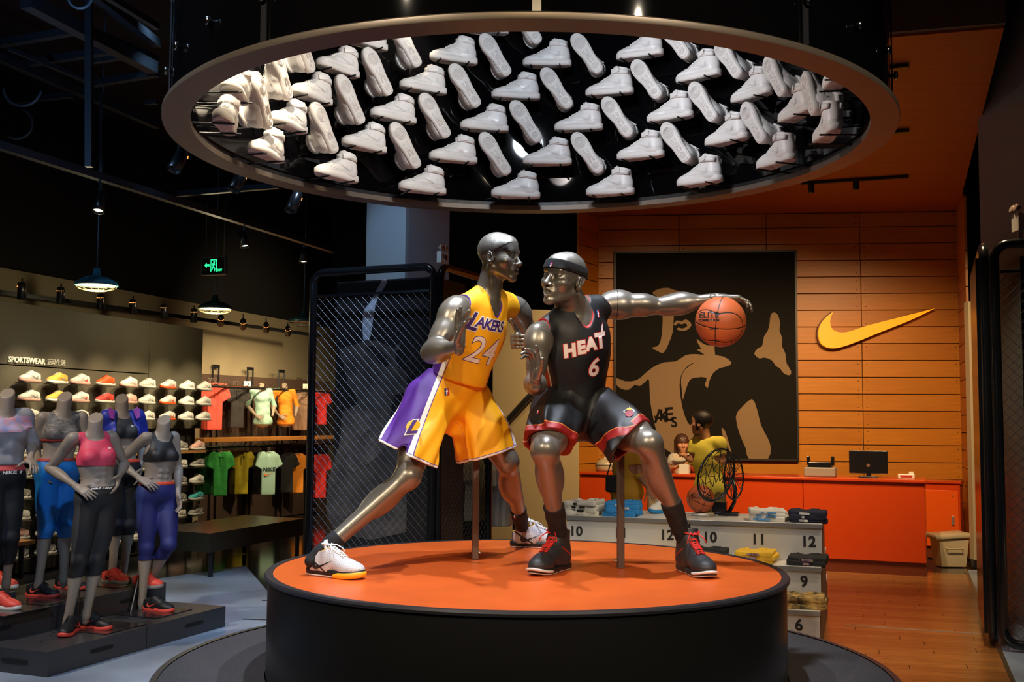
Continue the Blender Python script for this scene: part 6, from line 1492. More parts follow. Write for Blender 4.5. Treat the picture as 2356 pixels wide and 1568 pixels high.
lf = fence('mesh_screen', 'tall black mesh screen box around the grey column, left of the players', [((-1.713, 9.3), (-.640, 8.8), 2.845, (.155, .96, -.10, .12, 2.77, PBD)), ((-.590, 8.83), (-.203, 9.72), 2.845, (.05, .70, -.12, .1, 2.78, mat('box_brown', (.10, .065, .04), .7)))], None)
# faint print of a player on the board behind the mesh
p, q = Vector((-1.713, 9.3, 0)), Vector((-.640, 8.8, 0)); d = (q-p).normalized(); n = Vector((-d.y, d.x, 0)); 
def bp(px, py): 
    P0 = p+n*.10-n*.0; r = ray(px, py); t = (P0-Vector((0, 0, 0))).dot(n)/Vector((r.x, r.y, 0)).dot(n); w3 = Vector((0, 0, CAMZ))+r*t-P0; return (w3.dot(d), w3.z)
fp = lambda x, y: (680+x/2.178, 580+y/2.178)
ol = p+n*.082
for pts, m_ in (([(380, 250), (440, 140), (465, 150), (430, 210), (405, 270), (385, 400), (372, 440), (345, 440), (345, 300)], mat('photo_white', (.42, .47, .56), .5)),
                ([(225, 490), (300, 465), (360, 440), (430, 450), (500, 480), (530, 450), (525, 490), (505, 500), (520, 580), (560, 600), (560, 700), (500, 720), (480, 870), (520, 1000), (560, 1400), (200, 1400), (170, 1150), (230, 950), (240, 800), (320, 760), (270, 660), (245, 560)], mat('photo_grey', (.10, .085, .078), .6, col2=(.04, .036, .036), vscale=6)),
                ([(360, 480), (400, 470), (460, 520), (470, 570), (430, 560), (390, 510)], mat('photo_black', (.012, .012, .014), .5)),
                ([(280, 790), (380, 800), (430, 860), (470, 940), (440, 1000), (300, 1100), (220, 1000)], mat('photo_mid', (.15, .125, .11), .6, col2=(.07, .06, .058), vscale=9))):
    me = poly_mesh([[bp(*fp(*c)) for c in catmull(pts, 2)]]); bm = bmesh.new(); bm.from_mesh(me); bmesh.ops.triangulate(bm, faces=bm.faces); bm.to_mesh(me); bm.free()
    flat('printed_shape', me, m_, ol, d, (0, 0, 1), lf, off=-.0); ol = ol-n*.0012
# column with its emergency light
COLM = mat('column_grey', (.27, .30, .34), .38, bump=.10, bscale=70)
cl = empty('column', (-.95, 10.1, 0)); cl['kind'] = 'structure'
cA, cB, cC = J(843, 550, 10.1), J(940, 550, 9.75), J(1034, 550, 10.25); cD = cA+cC-cB
mb = MB(); zz = [0, 5.6]; P_ = [Vector((v.x, v.y, 0))-Vector((cl.location.x, cl.location.y, 0)) for v in (cA, cB, cC, cD)]
mb.add([v+Vector((0, 0, z_)) for z_ in zz for v in P_], [(0, 1, 5, 4), (1, 2, 6, 5), (2, 3, 7, 6), (3, 0, 4, 7), (4, 5, 6, 7), (3, 2, 1, 0)]); mb.build('shaft', COLM, cl)
mb = MB(); f1 = (P_[1]-P_[0]).normalized(); nf = Vector((f1.y, -f1.x, 0)); mb.bar(P_[0]+f1*.085+nf*.02+Vector((0, 0, 2.8)), P_[1]+nf*.02+Vector((0, 0, 2.8)), .04, 5.6); mb.build('casing', COLM, cl)
el = empty('emergency_light', J(1018, 592, 9.98), 'white two-headed emergency light fixed high on the grey column', 'lamp'); f2 = (P_[2]-P_[1]).normalized(); RE = Matrix((f2, Vector((f2.y, -f2.x, 0)), Vector((0, 0, 1)))).transposed()
mb = MB(); mb.box((0, 0, 0), (.115, .05, .11), RE, .006); mb.build('box', mat('plastic_white', (.55, .50, .44), .4), el)
mb = MB(); mb.box(RE @ Vector((.02, .027, .0)), (.02, .004, .045), RE); mb.box(RE @ Vector((-.02, .027, .01)), (.012, .004, .03), RE); mb.build('window', BLACK, el)
for s_ in (-.032, .032): mb = MB(); mb.lathe([(0, -.02), (.02, -.02), (.032, .012), (.026, .018), (0, .012)], 18, RE @ Vector((s_, .01, .09)), R=RE @ Matrix.Rotation(-PI/2, 3, 'X')); mb.build('lamp_head', mat('lamp_glass', (.5, .35, .28), .2, .3), el, True)
# ------------------------------------------------------------------ ceiling: frames, tracks, spotlights, pendants, exit sign
BAR = mat('ceiling_bar', (.035, .045, .06), .35, .5)
def cbar(a, b, za, zb, w_, lab):
    A_, B_ = G(*a, za), G(*b, zb); e = empty('ceiling_bar', (A_+B_)/2, lab, 'bar', 'bars of the dark ceiling frame'); mb = MB(); mb.bar(A_-e.location, B_-e.location, w_, w_); mb.build('bar', BAR, e); return e
bars = [((-40, 115), (362, 288), 4.6, .07), ((60, 2), (352, 156), 4.6, .10), ((115, 150), (200, 185), 4.6, .04), ((0, 100), (165, 72), 4.6, .06), ((70, 144), (256, 116), 4.6, .06), ((214, 140), (300, 126), 4.6, .05), ((215, 192), (362, 168), 4.6, .06),
        ((20, 234), (165, 218), 4.5, .05), ((210, 70), (362, 136), 4.8, .05), ((220, -10), (362, 100), 4.8, .07), ((245, -10), (362, 62), 4.8, .05), ((20, 112), (198, 184), 4.5, .03), ((120, 150), (195, 188), 4.7, .03), ((375, 449), (640, 427), 3.7, .05), ((335, 236), (362, 234), 4.5, .04)]
wh = ['running down to the drum at mid height', 'thick, running to the drum near the top', 'short, left of the drum', 'crossing at the upper left edge', 'crossing below the upper left one', 'short crossing piece beside the drum', 'crossing into the drum edge', 'low crossing piece at the left edge', 'thin, third above the drum edge', 'topmost, entering from the top edge', 'second from the top edge', 'thin, alongside the mid bar', 'thinnest, beside the mid bar', 'crossing under the drum at the left', 'short stub touching the drum']
for (a, b, z_, w_), l_ in zip(bars, wh): cbar(a, b, z_, z_, w_, 'dark ceiling frame bar, '+l_)
for px, y0_, y1_, Yv, lab in ((205, -20, 384, 8.2, 'dark upright ceiling hanger left of the drum'), (232, 215, 460, 9.9, 'thin upright ceiling hanger above the pendant lamp')):
    e = empty('ceiling_hanger', J(px, y0_, Yv), lab, 'bar'); mb = MB(); mb.bar((0, 0, 0), J(px, y1_, Yv)-e.location, .05 if px == 205 else .02, .05 if px == 205 else .02, (0, 1, 0)); mb.build('bar', BAR, e)
tA, tB = G(-40, 322, 3.6), G(765, 575, 3.6); e = empty('lighting_track', (tA+tB)/2, 'long black lighting track crossing the dark ceiling on the left', 'track'); mb = MB(); mb.bar(tA-e.location, tB-e.location, .07, .06); mb.build('track', BAR, e)
tA, tB = G(-30, 668, 2.93), G(735, 772, 2.93); e = empty('lighting_track', (tA+tB)/2, 'black lighting track above the shoe wall and clothes racks', 'track'); mb = MB(); mb.bar(tA-e.location, tB-e.location, .05, .05); mb.build('track', BLACK, e)
for k, (cpx, cpy, rr, a0, a1, z_) in enumerate(((185, -8, 28, 0, PI, 4.7), (52, 200, 45, .2, PI-.1, 4.5), (40, 285, 35, -1.2, 2.2, 4.4), (2092, 12, 30, -1.3, 1.2, 4.6))):
    c = G(cpx, cpy, z_); k_ = c.y/FPX; e = empty('cable', c, ['curved cable loop at the top left', 'curved cable loop at the left edge', 'lower curved cable loop at the left edge', 'curved cable hanging right of the drum'][k], 'cable', 'loose ceiling cables'); mb = MB()
    mb.tube([Vector((rr*k_*math.cos(a0+(a1-a0)*i/14), 0, -rr*k_*math.sin(a0+(a1-a0)*i/14))) for i in range(15)], .012, 6); mb.build('cable', mat('cable_blue', (.10, .16, .22), .3), e, True)
LAMP = mat('lamp_glow', (1, .9, .7), .5, emit=(1, .86, .55), estr=9); HOT = mat('lamp_vent_glow', (1, .4, .1), .5, emit=(1, .32, .06), estr=2.2)
def track_spot(px, py, Y, aim, label, lit, group, s_=1., power=0, col=WARM, angle=60, off=(0, 0, 0), ztop=None):
    p = J(px, py, Y); e = empty('track_spotlight', p, label, 'spotlight', group); d = (Vector(aim)-p).normalized(); Rq = d.to_track_quat('Z', 'Y').to_matrix()
    mb = MB(); mb.lathe([(0, -.10*s_), (.032*s_, -.10*s_), (.040*s_, -.07*s_), (.045*s_, .07*s_), (.040*s_, .07*s_), (.036*s_, .04*s_), (0, .035*s_)], 18, R=Rq); mb.build('housing', mat('spot_black', (.010, .010, .011), .3), e, True)
    mb = MB(); mb.lathe([(0, .045*s_), (.036*s_, .045*s_), (.036*s_, .050*s_), (0, .050*s_)], 16, R=Rq); mb.build('lens', LAMP if lit else mat('lens_dark', (.02, .02, .02), .1), e)
    if not lit:
        mb = MB()
        for k in range(5): a = -.9+.45*k+PI*1.5; mb.box(Rq @ Vector((.041*s_*math.cos(a), .041*s_*math.sin(a), -.06*s_)), (.008*s_, .008*s_, .006*s_), Rq)
        mb.build('vent', HOT, e)
    mb = MB(); mb.bar((0, 0, .0), (0, 0, (ztop-p.z) if ztop else .14*s_), .014, .014, (0, 1, 0)); mb.build('stem', BLACK, e)
    if power: spot('spot_lamp', p+d*.12+Vector(off), aim, power, col, angle, .8, .05)
    return e
for k, (px, py, yt) in enumerate(((228, 468, 406), (561, 553, 511), (698, 590, 554))):
    Y = G(px, yt, 3.6).y
    track_spot(px, py, Y, (J(px, py, Y)+Vector(((.05, -.35, -1), (.25, -.2, -1), (.1, -.2, -1))[k])), ['lit white track spotlight nearest the camera', 'lit track spotlight right of the exit sign', 'lit track spotlight farthest along, by the mesh screen'][k], True, 'lit track spotlights on the left', 1.1 if k == 0 else 1., ztop=3.6)
for k, (px, py, Y) in enumerate(((410, 372, 7.6), (547, 418, 8.1), (676, 467, 8.6))):
    track_spot(px, py, Y, J(px, py, Y)+Vector((-.25, -.5, -1)), ['dark glossy spotlight under the left edge of the drum, left one', 'dark glossy spotlight under the drum edge, middle one', 'dark glossy spotlight under the drum edge, right one'][k], False, 'unlit spotlights under the drum edge', 1.1, ztop=5.6)
tp_ = [(50, 672), (140, 682), (232, 697), (306, 708), (378, 719), (446, 728), (508, 738), (559, 746), (612, 754), (662, 762)]  # first entry is an added spotlight, to light the leftmost trainers
for k, (px, py) in enumerate(tp_):
    Y = G(px, py, 2.86).y; p = J(px, py, Y); s_ = ws_(px) if px < 460 else None
    aim = (L0+ld*(ws_(px))+ln_*.02+Vector((0, 0, 1.5))) if px < 460 else J(px-10, 960, YR(px)+.2)
    track_spot(px, py, Y, aim, 'dark spotlight with glowing vents above the wall displays, %s' % (ORD[k]+' from the left'), False, 'spotlights above the wall displays', 1., 75 if px < 460 else 80, WARM if px > 460 else (1, .80, .50), 62 if px < 460 else 80, ln_*.75 if px < 460 else (0, 0, 0))
def pendant(px, py, Y, label, blue, glow, s_):
    p = J(px, py, Y); e = empty('pendant_lamp', p, label, 'lamp', 'enamel pendant lamps')
    SH = mat('enamel_blue', (.06, .34, .55), .4) if blue else mat('enamel_dark', (.015, .05, .07), .3)
    mb = MB(); mb.lathe([(0, .13*s_), (.028*s_, .13*s_), (.04*s_, .06*s_), (.10*s_, .045*s_), (.185*s_, .0), (.20*s_, -.035*s_), (.195*s_, -.035*s_), (.18*s_, -.005*s_), (.09*s_, .035*s_), (0, .05*s_)], 36); mb.build('shade', SH, e, True)
    mb = MB(); mb.lathe([(0, -.028*s_), (.175*s_, -.028*s_), (.175*s_, -.022*s_), (0, -.022*s_)], 30); mb.build('glass', mat('pendant_glow', (1, .9, .6), .5, emit=(1, .85, .42), estr=2.6) if glow else mat('pendant_dim', (.1, .1, .1), .3), e)
    mb = MB()
    for k in range(12):
        a = 2*PI*k/12; mb.tube([Vector((.19*s_*math.sin(t)*math.cos(a), .19*s_*math.sin(t)*math.sin(a), -.035*s_-.055*s_*math.cos(t))) for t in [i*PI/2/5 for i in range(6)]], .0022*s_, 4)
    for t in (.5, 1., 1.57): mb.tube([Vector((.19*s_*math.sin(t)*math.cos(2*PI*k/20), .19*s_*math.sin(t)*math.sin(2*PI*k/20), -.035*s_-.055*s_*math.cos(t))) for k in range(20)], .0022*s_, 4, True)
    mb.build('wire_guard', mat('guard_cream', (.5, .45, .3), .4, emit=(1, .8, .4), estr=.0), e, True)
    mb = MB(); mb.tube([(0, 0, .12*s_), (0, 0, 5.6-p.z)], .006, 6); mb.build('cord', mat('cord_blue', (.05, .10, .16), .5), e)
    if glow:
        l = bpy.data.lights.new('pendant_light', 'POINT'); l.energy = 14; l.color = (1, .85, .5); l.shadow_soft_size = .08; o = bpy.data.objects.new('pendant_light', l); COL.objects.link(o); o.location = p+Vector((0, 0, -.13*s_))
pendant(222, 648, 10.2, 'blue enamel pendant lamp, lit, nearest the camera', True, True, 1.)
pendant(495, 704, 12.6, 'dark enamel pendant lamp, lit, in the middle', False, True, 1.)
pendant(699, 735, 13.6, 'dark enamel pendant lamp, unlit, partly behind the mesh screen', False, False, 1.)
ex = empty('exit_sign', J(493, 612, 12.6), 'hanging green exit sign with arrow and running figure', 'sign'); RX = Matrix.Rotation(math.radians(-20), 3, 'Z'); dx = RX @ Vector((1, 0, 0)); ny = RX @ Vector((0, -1, 0))
mb = MB(); mb.box((0, 0, 0), (.33, .05, .215), RX, .004); mb.build('case', mat('exit_case', (.10, .11, .12), .3), ex)
mb = MB(); mb.box(ny*.026, (.30, .004, .185), RX); mb.build('face', mat('exit_face', (.004, .012, .010), .3), ex)
GE = mat('exit_glow', (.05, .9, .4), .5, emit=(.03, 1, .36), estr=1.3); oz = Vector((0, 0, 1))
def exm(pts, off=.0285):
    mb = MB(); mb.prism(pts, ex.location*0+ny*off, dx, oz, ny, .002); mb.build('symbol', GE, ex)
exm([(-.115, .01), (-.085, .04), (-.085, .022), (-.045, .022), (-.045, -.002), (-.085, -.002), (-.085, -.02)])
for r4 in ([(-.03, .075), (.055, .075), (.055, .065), (-.03, .065)], [(-.03, .075), (-.022, .075), (-.022, -.07), (-.03, -.07)], [(.047, .075), (.055, .075), (.055, -.07), (.047, -.07)]): exm(r4)
exm([(.018+.011*math.cos(2*PI*k/12), .047+.011*math.sin(2*PI*k/12)) for k in range(12)])
exm([(-.002, .03), (.025, .032), (.032, .005), (.024, .005), (.018, .015), (.016, -.01), (.034, -.03), (.03, -.065), (.022, -.065), (.022, -.035), (.006, -.022), (-.004, -.045), (-.018, -.06), (-.018, -.05), (-.008, -.03), (0, .0), (.002, .015), (-.012, .005), (-.014, .012)])
flat('exit_text', text_mesh('EXIT', .035, 0, .0012), GE, ex.location+dx*.095+Vector((0, 0, -.055))+ny*.031, dx, (0, 0, 1), ex)
mb = MB()
for s_ in (-.12, .13): mb.tube([dx*s_+Vector((0, 0, .10)), dx*s_+Vector((0, 0, .75))], .005, 5)
mb.build('chains', mat('chain', (.2, .18, .16), .4, .6), ex)
print('left', time.time()-T0)
# ------------------------------------------------------------------ stepped display with numbered tiers
T1 = Vector((2.284, 8.036, 0)); su = Vector((-.953, .303, 0)).normalized(); sv = Vector((.303, .953, 0)).normalized(); RS = Matrix((-su, sv, Vector((0, 0, 1)))).transposed(); UW = .97
TW = mat('tier_white', (.62, .60, .56), .35, bump=.02, bscale=30); TB = mat('tier_board', (.80, .76, .68), .25); TE = mat('tier_edge', (.42, .40, .38), .3, .6); TS = mat('tier_side_shade', (.16, .10, .07), .5)  # dark brown for the unit sides: their shade is put into the colour
LV = [(-.60, -.30, .32), (-.30, 0, .575), (0, .70, .85), (.70, 1.0, .575), (1.0, 1.3, .32)]
NUM = mat('stencil_black', (.015, .014, .014), .6)
def riser_pt(px, py, v):
    r = ray(px, py); P0 = T1+sv*v; t = P0.dot(sv)/Vector((r.x, r.y, 0)).dot(sv); return Vector((0, 0, CAMZ))+r*t
for k, lab in ((0, 'white stepped display unit with numbered tiers, right-hand one'), (1, 'white stepped display unit with numbered tiers, left-hand one behind the posts')):
    c0 = T1+su*UW*(k+.5); e = empty('stepped_display', c0, lab, 'display stand', 'white stepped display units')
    for v0, v1, z_ in LV:
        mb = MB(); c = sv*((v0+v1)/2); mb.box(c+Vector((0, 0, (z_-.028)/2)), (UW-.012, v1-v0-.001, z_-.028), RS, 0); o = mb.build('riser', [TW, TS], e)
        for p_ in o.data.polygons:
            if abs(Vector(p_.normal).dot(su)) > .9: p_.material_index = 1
        mb = MB(); mb.box(c+Vector((0, 0, z_-.013))-(sv*.008 if v0 < .1 else -sv*.008), (UW-.004, v1-v0+.012, .026), RS, .003); mb.build('shelf_board', TB, e)
        if v0 <= 0:
            mb = MB(); mb.box(sv*(v0-.016)+Vector((0, 0, z_-.016)), (UW-.004, .006, .034), RS, .002); mb.build('metal_edge', TE, e)
    nums = [('10', 1633, 1236, 0), ('11', 1745, 1241, 0), ('12', 1860, 1246, 0), ('9', 1850, 1338, -.3), ('8', 1735, 1335, -.3), ('7', 1625, 1332, -.3), ('6', 1838, 1438, -.6)] if k == 0 else [('10', 1325, 1222, 0), ('11', 1428, 1226, 0), ('12', 1534, 1231, 0)]
    for t_, px, py, v in nums:
        P_ = riser_pt(px, py, v-.0025); flat('number', text_mesh(t_, .105, 0, .0035, 0, 1.05), NUM, P_, -su, (0, 0, 1), e)
# ------------------------------------------------------------------ folded shirts
def folded():
    r = empty('folded_shirt', (0, 0, 0)); ops = [(ell((0, 0, .014), (.15, .135, .020)), 0, 'u')]
    g = SDF((-.19, -.17, -.02), (.19, .17, .09), .006)
    def bx(X, Y_, Z):
        qx = np.abs(X)-.125; qy = np.abs(Y_)-.11; qz = np.abs(Z-.016)-.010
        return np.sqrt(np.maximum(qx, 0)**2+np.maximum(qy, 0)**2+np.maximum(qz, 0)**2)+np.minimum(np.maximum(np.maximum(qx, qy), qz), 0)-.009
    g.op((np.array([-.15]*3), np.array([.15]*3), bx), 0); g.op(cone((-.07, .07, .03), (.07, .07, .03), .016, .016), .02, 'u'); g.op(cone((-.05, .06, .045), (.05, .06, .045), .022, .022), .012, 's')
    g.warp(fold_field(4, (0, 0, 1), .0042, 7, 30, 90, .1)); VF = g.extract(1)
    link('cloth', np_mesh('cloth', [VF]), mat('g_grey', (.3, .3, .3), .8), r)
    m = MB(); m.tube([(-.045, .05, .034), (-.03, .03, .032), (0, .022, .031), (.03, .03, .032), (.045, .05, .034)], .004, 5); m.build('collar', mat('g_grey', (.3, .3, .3), .8), r); return r
FS = folded(); FT = proto_tree(FS); FU = [False]
def stack(px, py, z_, n, m_, colr, pr, where, sc=1.):
    vt = .165 if z_ > .8 else -.155 if z_ > .5 else -.455; b = riser_pt(px, py, vt); b.z = z_+.002
    for i in range(n):
        if not FU[0]: o = FS; FU[0] = True; ch = list(o.children)
        else: o = copy_proto(FT); ch = list(COL.objects)[-2:]
        for c in ch: setmat(c, m_)
        o.location = b+Vector((random.uniform(-.012, .012), random.uniform(-.01, .01), .025*i*sc)); o.rotation_euler = (random.uniform(-.02, .02), random.uniform(-.03, .03), -.30+random.uniform(-.14, .14)); o.scale = (sc, sc, sc)
        lv = 'top' if i == n-1 else 'lowest' if i == 0 else 'middle' if n == 3 else ('second lowest', 'second highest')[i-1]
        tag(o, 'folded %s shirt, %s of stack %s' % (colr, lv, where), 'shirt', 'folded shirts %s' % where)
    if pr:
        V2 = [catmull([(-.085+random.uniform(-.01, .01), -.02), (-.06, .012), (-.02, .004), (.02, .016), (.07, .0), (.085, -.03), (.04, -.05), (0, -.036), (-.05, -.055)], 2)]
        q = flat('print', poly_mesh(V2), pr, o.location+Vector((0, -.03, .031*sc)), Vector((.955, -.29, 0)), Vector((.29, .955, 0)), o); q.location.z += .0
        # printed folds along the front edges
        for i in range(n):
            pass
        fr = MB(); R3 = Matrix.Rotation(-.30, 3, 'Z')
        for i in range(n*3):
            c = R3 @ Vector((random.uniform(-.07, .07), -.1205, -.026*(n-1)*1+ +.026*(i//3)+.014)); fr.box(c, (random.uniform(.035, .075), .012, .016), R3, .002)
        q = fr.build('front_print', pr, o); 
cwh, cbl, cnv, cye, cbk, cgo = cm_('f_white', (.68, .64, .56)), cm_('f_blue', (.02, .22, .55)), cm_('f_navy', (.012, .014, .035)), cm_('f_yellow', (.85, .50, .03)), cm_('f_black', (.012, .012, .013)), cm_('f_gold', (.62, .38, .10), col2=(.03, .025, .02), vscale=22)
pbk, pwh, pbl, pmx = mat('print_bk', (.02, .02, .02), .6), mat('print_wh', (.75, .73, .7), .6), mat('print_bl', (.12, .32, .62), .6), mat('print_mx', (.22, .08, .24), .6, col2=(.45, .33, .2), vscale=30)
stack(1345, 1172, .85, 4, cwh, 'white printed', pbk, 'on the left end of the top tier')
stack(1434, 1174, .85, 4, cbl, 'blue', pwh, 'on the top tier beside the left steel post')
stack(1767, 1190, .85, 3, cwh, 'white and blue', pbl, 'on the top tier right of the hoop')
stack(1860, 1193, .85, 3, cnv, 'navy', pwh, 'on the right end of the top tier')
stack(1345, 1256, .575, 2, cbk, 'black and white', pwh, 'below the left number 10')
stack(1420, 1258, .575, 2, cwh, 'white', None, 'below the left number 11')
stack(1528, 1264, .575, 2, cye, 'yellow', pbk, 'below the left number 12')
stack(1632, 1274, .575, 3, cbk, 'boldly white-printed black', pwh, 'below the right number 10')
stack(1741, 1278, .575, 3, cye, 'yellow', pmx, 'below the right number 11')
stack(1857, 1284, .575, 2, cbk, 'dull patterned black', pmx, 'below the right number 12')
stack(1852, 1380, .32, 3, cgo, 'gold-black patterned', None, 'below the number 9')
# sneaker, ball and small hoop on the top tier
ps = G(1502, 1180, .853); M = foot_frame(ps+Vector((.20, .02, 0)), ps+Vector((-.4, -.14, 0)), (0, 0, 1))
M = foot_frame(G(1546, 1176, .853), G(1500, 1180, .853)); o = place_shoe(M, S_W, cbl, S_W, S_BK, 'white sneaker with a blue sole on the top tier beside the ball', 'shoe'); o.name = 'sneaker_blue_sole'
bl = G(1612, 1181, .865); BR = .110; build_ball(bl+Vector((0, 0, BR+.006)), BR, 'smaller basketball resting on a stand on the white top tier', (.4, .3, .2), .8)
e = empty('ball_stand', bl+Vector((0, 0, -.012)), 'low pale stand under the basketball on the top tier', 'stand'); mb = MB(); mb.lathe([(.05, .0), (.075, .0), (.06, .020), (.045, .022)], 20); mb.build('ring', TB, e, True); mb = MB(); mb.box((.0, 0, .004), (.26, .05, .008), RS); mb.build('foot', TB, e)
hb = G(1668, 1184, .853); e = empty('mini_hoop', hb, 'black basketball hoop with net standing on the top tier', 'hoop'); kp = 8.45/FPX
mb = MB(); mb.box((.015, 0, .012), (.19, .14, .024), RS, .004); mb.build('base', FRAME, e)
mb = MB(); mb.box((-.04, .0, .065), (.11, .08, .085), RS, .004); mb.build('block', FRAME, e)
mb = MB(); mb.tube([(.03, 0, .02), (.075, .0, .10), (.085, 0, .2), (.06, .02, .30)], .016, 8); mb.build('arm', FRAME, e, True)
c1 = J(1648, 1092, 8.40)-hb; ring = [c1+Vector((.155*math.cos(a)+.04*math.sin(a), .10*math.cos(a), .20*math.sin(a))) for a in [2*PI*k/36 for k in range(36)]]
mb = MB(); mb.tube(ring, .0085, 8, True); mb.build('hoop_ring', FRAME, e, True)
c2 = J(1688, 1098, 8.55)-hb; ring2 = [c2+Vector((.085*math.cos(a), .05*math.cos(a), .17*math.sin(a))) for a in [2*PI*k/30 for k in range(30)]]
mb = MB(); mb.tube(ring2, .007, 8, True); mb.build('hoop_ring', FRAME, e, True)
mb = MB(); tip = J(1665, 1165, 8.5)-hb; N_ = 12
def netp(i, j): a = 2*PI*i/N_; p = ring[int(i*36/N_) % 36]; t = j/6; c = c1.lerp(tip, t*.9); return p.lerp(c, t*.75)+Vector((0, .10*t, -.03*math.sin(t*PI)))
for i in range(N_):
    for j in range(5):
        mb.tube([netp(i, j), netp(i+.5 if 0 else (i+(1 if j % 2 == 0 else 0)) % N_, j+1)], .0032, 4, caps=False); mb.tube([netp(i, j), netp((i-(0 if j % 2 == 0 else 1)) % N_, j+1)], .0032, 4, caps=False)
for k in range(10): p = ring2[k*3]; mb.tube([p, c2+Vector((0, .05, 0))+Vector((random.uniform(-.03, .03), 0, random.uniform(-.05, .05))), ring2[(k*3+13) % 30]], .003, 4, caps=False)
o = mb.build('net', mat('net_black', (.012, .012, .012), .7), e); o['kind'] = 'stuff'
# ------------------------------------------------------------------ cash counter
CO_ = mat('counter_orange', (.62, .065, .008), .22, coat=.3); CK = mat('counter_kick', (.16, .035, .012), .35)
A1, A0 = Vector((4.31, 11.38, 0)), Vector((.80, 12.78, 0)); cd = (A0-A1).normalized(); cn_ = Vector((-cd.y, cd.x, 0));
if cn_.y > 0: cn_ = -cn_
def cpt(px): r = ray(px, 1100); t = A1.dot(cn_)/Vector((r.x, r.y, 0)).dot(cn_); return (Vector((r.x, r.y, 0))*t-A1).dot(cd)
segs = [0, cpt(1847), cpt(1640), cpt(1497), (A0-A1).length]; RC = Matrix((cd, cn_, Vector((0, 0, 1)))).transposed()
e = empty('cash_counter', (A0+A1)/2, 'glossy orange-red cash counter in front of the wooden wall', 'counter'); ec = e.location
for a, b in zip(segs[:-1], segs[1:]):
    c = A1+cd*((a+b)/2)-ec; mb = MB(); mb.box(c-cn_*.30+Vector((0, 0, .555)), (b-a-.006, .60, .83), RC, .006); mb.build('panel', CO_, e)
mb = MB(); c = A1+cd*(segs[-1]/2)-ec; mb.box(c-cn_*.31+Vector((0, 0, .07)), (segs[-1], .56, .14), RC); mb.build('kick_board', CK, e)
mb = MB(); mb.box(c-cn_*.30+Vector((0, 0, .983)), (segs[-1]+.02, .66, .03), RC, .004); mb.build('counter_top', CO_, e)
def on_counter(px, back=.25): return A1+cd*cpt(px)-cn_*back+Vector((0, 0, .999))
# monitor seen from behind, printer, small devices
p = on_counter(1994, .30); e = empty('monitor', p, 'black computer monitor on the orange counter', 'monitor'); mb = MB(); mb.box((0, 0, .165), (.40, .035, .25), RC, .008); mb.build('screen_case', FRAME, e); mb = MB(); mb.box((0, -.01, .03), (.05, .04, .06), RC); mb.box((0, 0, .006), (.2, .16, .012), RC, .003); mb.build('foot', FRAME, e)
mb = MB(); mb.lathe([(0, 0), (.018, 0), (.018, .003), (0, .003)], 16, (cn_*.018+Vector((0, 0, .13))), R=RC @ Matrix.Rotation(-PI/2, 3, 'X')); mb.build('emblem', mat('emblem_grey', (.2, .12, .1), .3), e)
p = on_counter(1882, .28); e = empty('receipt_printer', p, 'grey printer with a black top on the orange counter', 'printer'); mb = MB(); mb.box((0, 0, .05), (.33, .26, .10), RC, .012); mb.build('case', mat('printer_grey', (.30, .27, .22), .45), e)
mb = MB(); mb.box((0, 0, .125), (.25, .2, .07), RC, .01); mb.build('paper_bay', FRAME, e)
for s_ in (-.13, .13): mb = MB(); mb.box(cd*s_+Vector((0, 0, .17)), (.035, .05, .10), RC, .006); mb.build('guide', FRAME, e)
p = on_counter(2084, .2); e = empty('card_reader', p, 'small cream card machine on the right part of the counter', 'card machine'); mb = MB(); mb.box((0, 0, .025), (.17, .10, .05), RC, .008); mb.box(-cd*.05+Vector((0, 0, .055)), (.05, .04, .04), RC, .005); mb.build('case', TB, e); mb = MB(); mb.box(cn_*.052+Vector((0, 0, .028)), (.12, .003, .02), RC); mb.build('red_stripe', mat('stripe_red', (.5, .04, .03), .4), e)
p = on_counter(1384, .2); e = empty('rounded_appliance', p, 'pale rounded lidded appliance on the left end of the counter', 'appliance'); mb = MB(); mb.lathe([(0, 0), (.12, 0), (.135, .04), (.13, .075), (.13, .08), (.11, .12), (.05, .15), (0, .152)], 28); mb.build('body', mat('plastic_cream', (.50, .42, .27), .3), e, True); mb = MB(); mb.lathe([(.131, .073), (.136, .073), (.136, .081), (.131, .081)], 28); mb.build('lid_seam', TE, e); mb = MB(); mb.box((0, 0, .16), (.06, .03, .02), None, .005); mb.build('knob', TB, e)
p = on_counter(1573, .05); e = empty('paper_box', p, 'small white box on the counter in front of the saleswoman', 'box'); mb = MB(); mb.box((0, 0, .055), (.11, .09, .11), RC, .003); mb.build('box', TB, e); mb = MB(); mb.box((0, 0, .112), (.05, .03, .004), RC); mb.build('slot', TE, e)
# orange cabinet and the bin
ca, cb_ = G(2120, 1281), G(2210, 1287); d_ = (cb_-ca).normalized(); e = empty('cabinet', (ca+cb_)/2, 'bright orange side cabinet with a small handle and lock behind the counter end', 'cabinet'); RK = Matrix((d_, Vector((-d_.y, d_.x, 0)), Vector((0, 0, 1)))).transposed(); nb_ = RK @ Vector((0, 1, 0)); w2 = (cb_-ca).length
mb = MB(); mb.box(nb_*.12+Vector((0, 0, .50)), (w2+.02, .22, .76), RK, .004); mb.build('body', CO_, e); mb = MB(); mb.box(nb_*.12+Vector((0, 0, .06)), (w2, .20, .12), RK); mb.build('plinth', CK, e)
mb = MB(); mb.box(-nb_*.008+Vector((0, 0, .47)), (w2*.96, .016, .66), RK, .003); mb.build('door', mat('cabinet_orange', (.85, .12, .01), .25), e)
mb = MB(); mb.box(nb_*.11+Vector((0, 0, .895)), (w2+.05, .25, .03), RK, .003); mb.build('top', CO_, e)
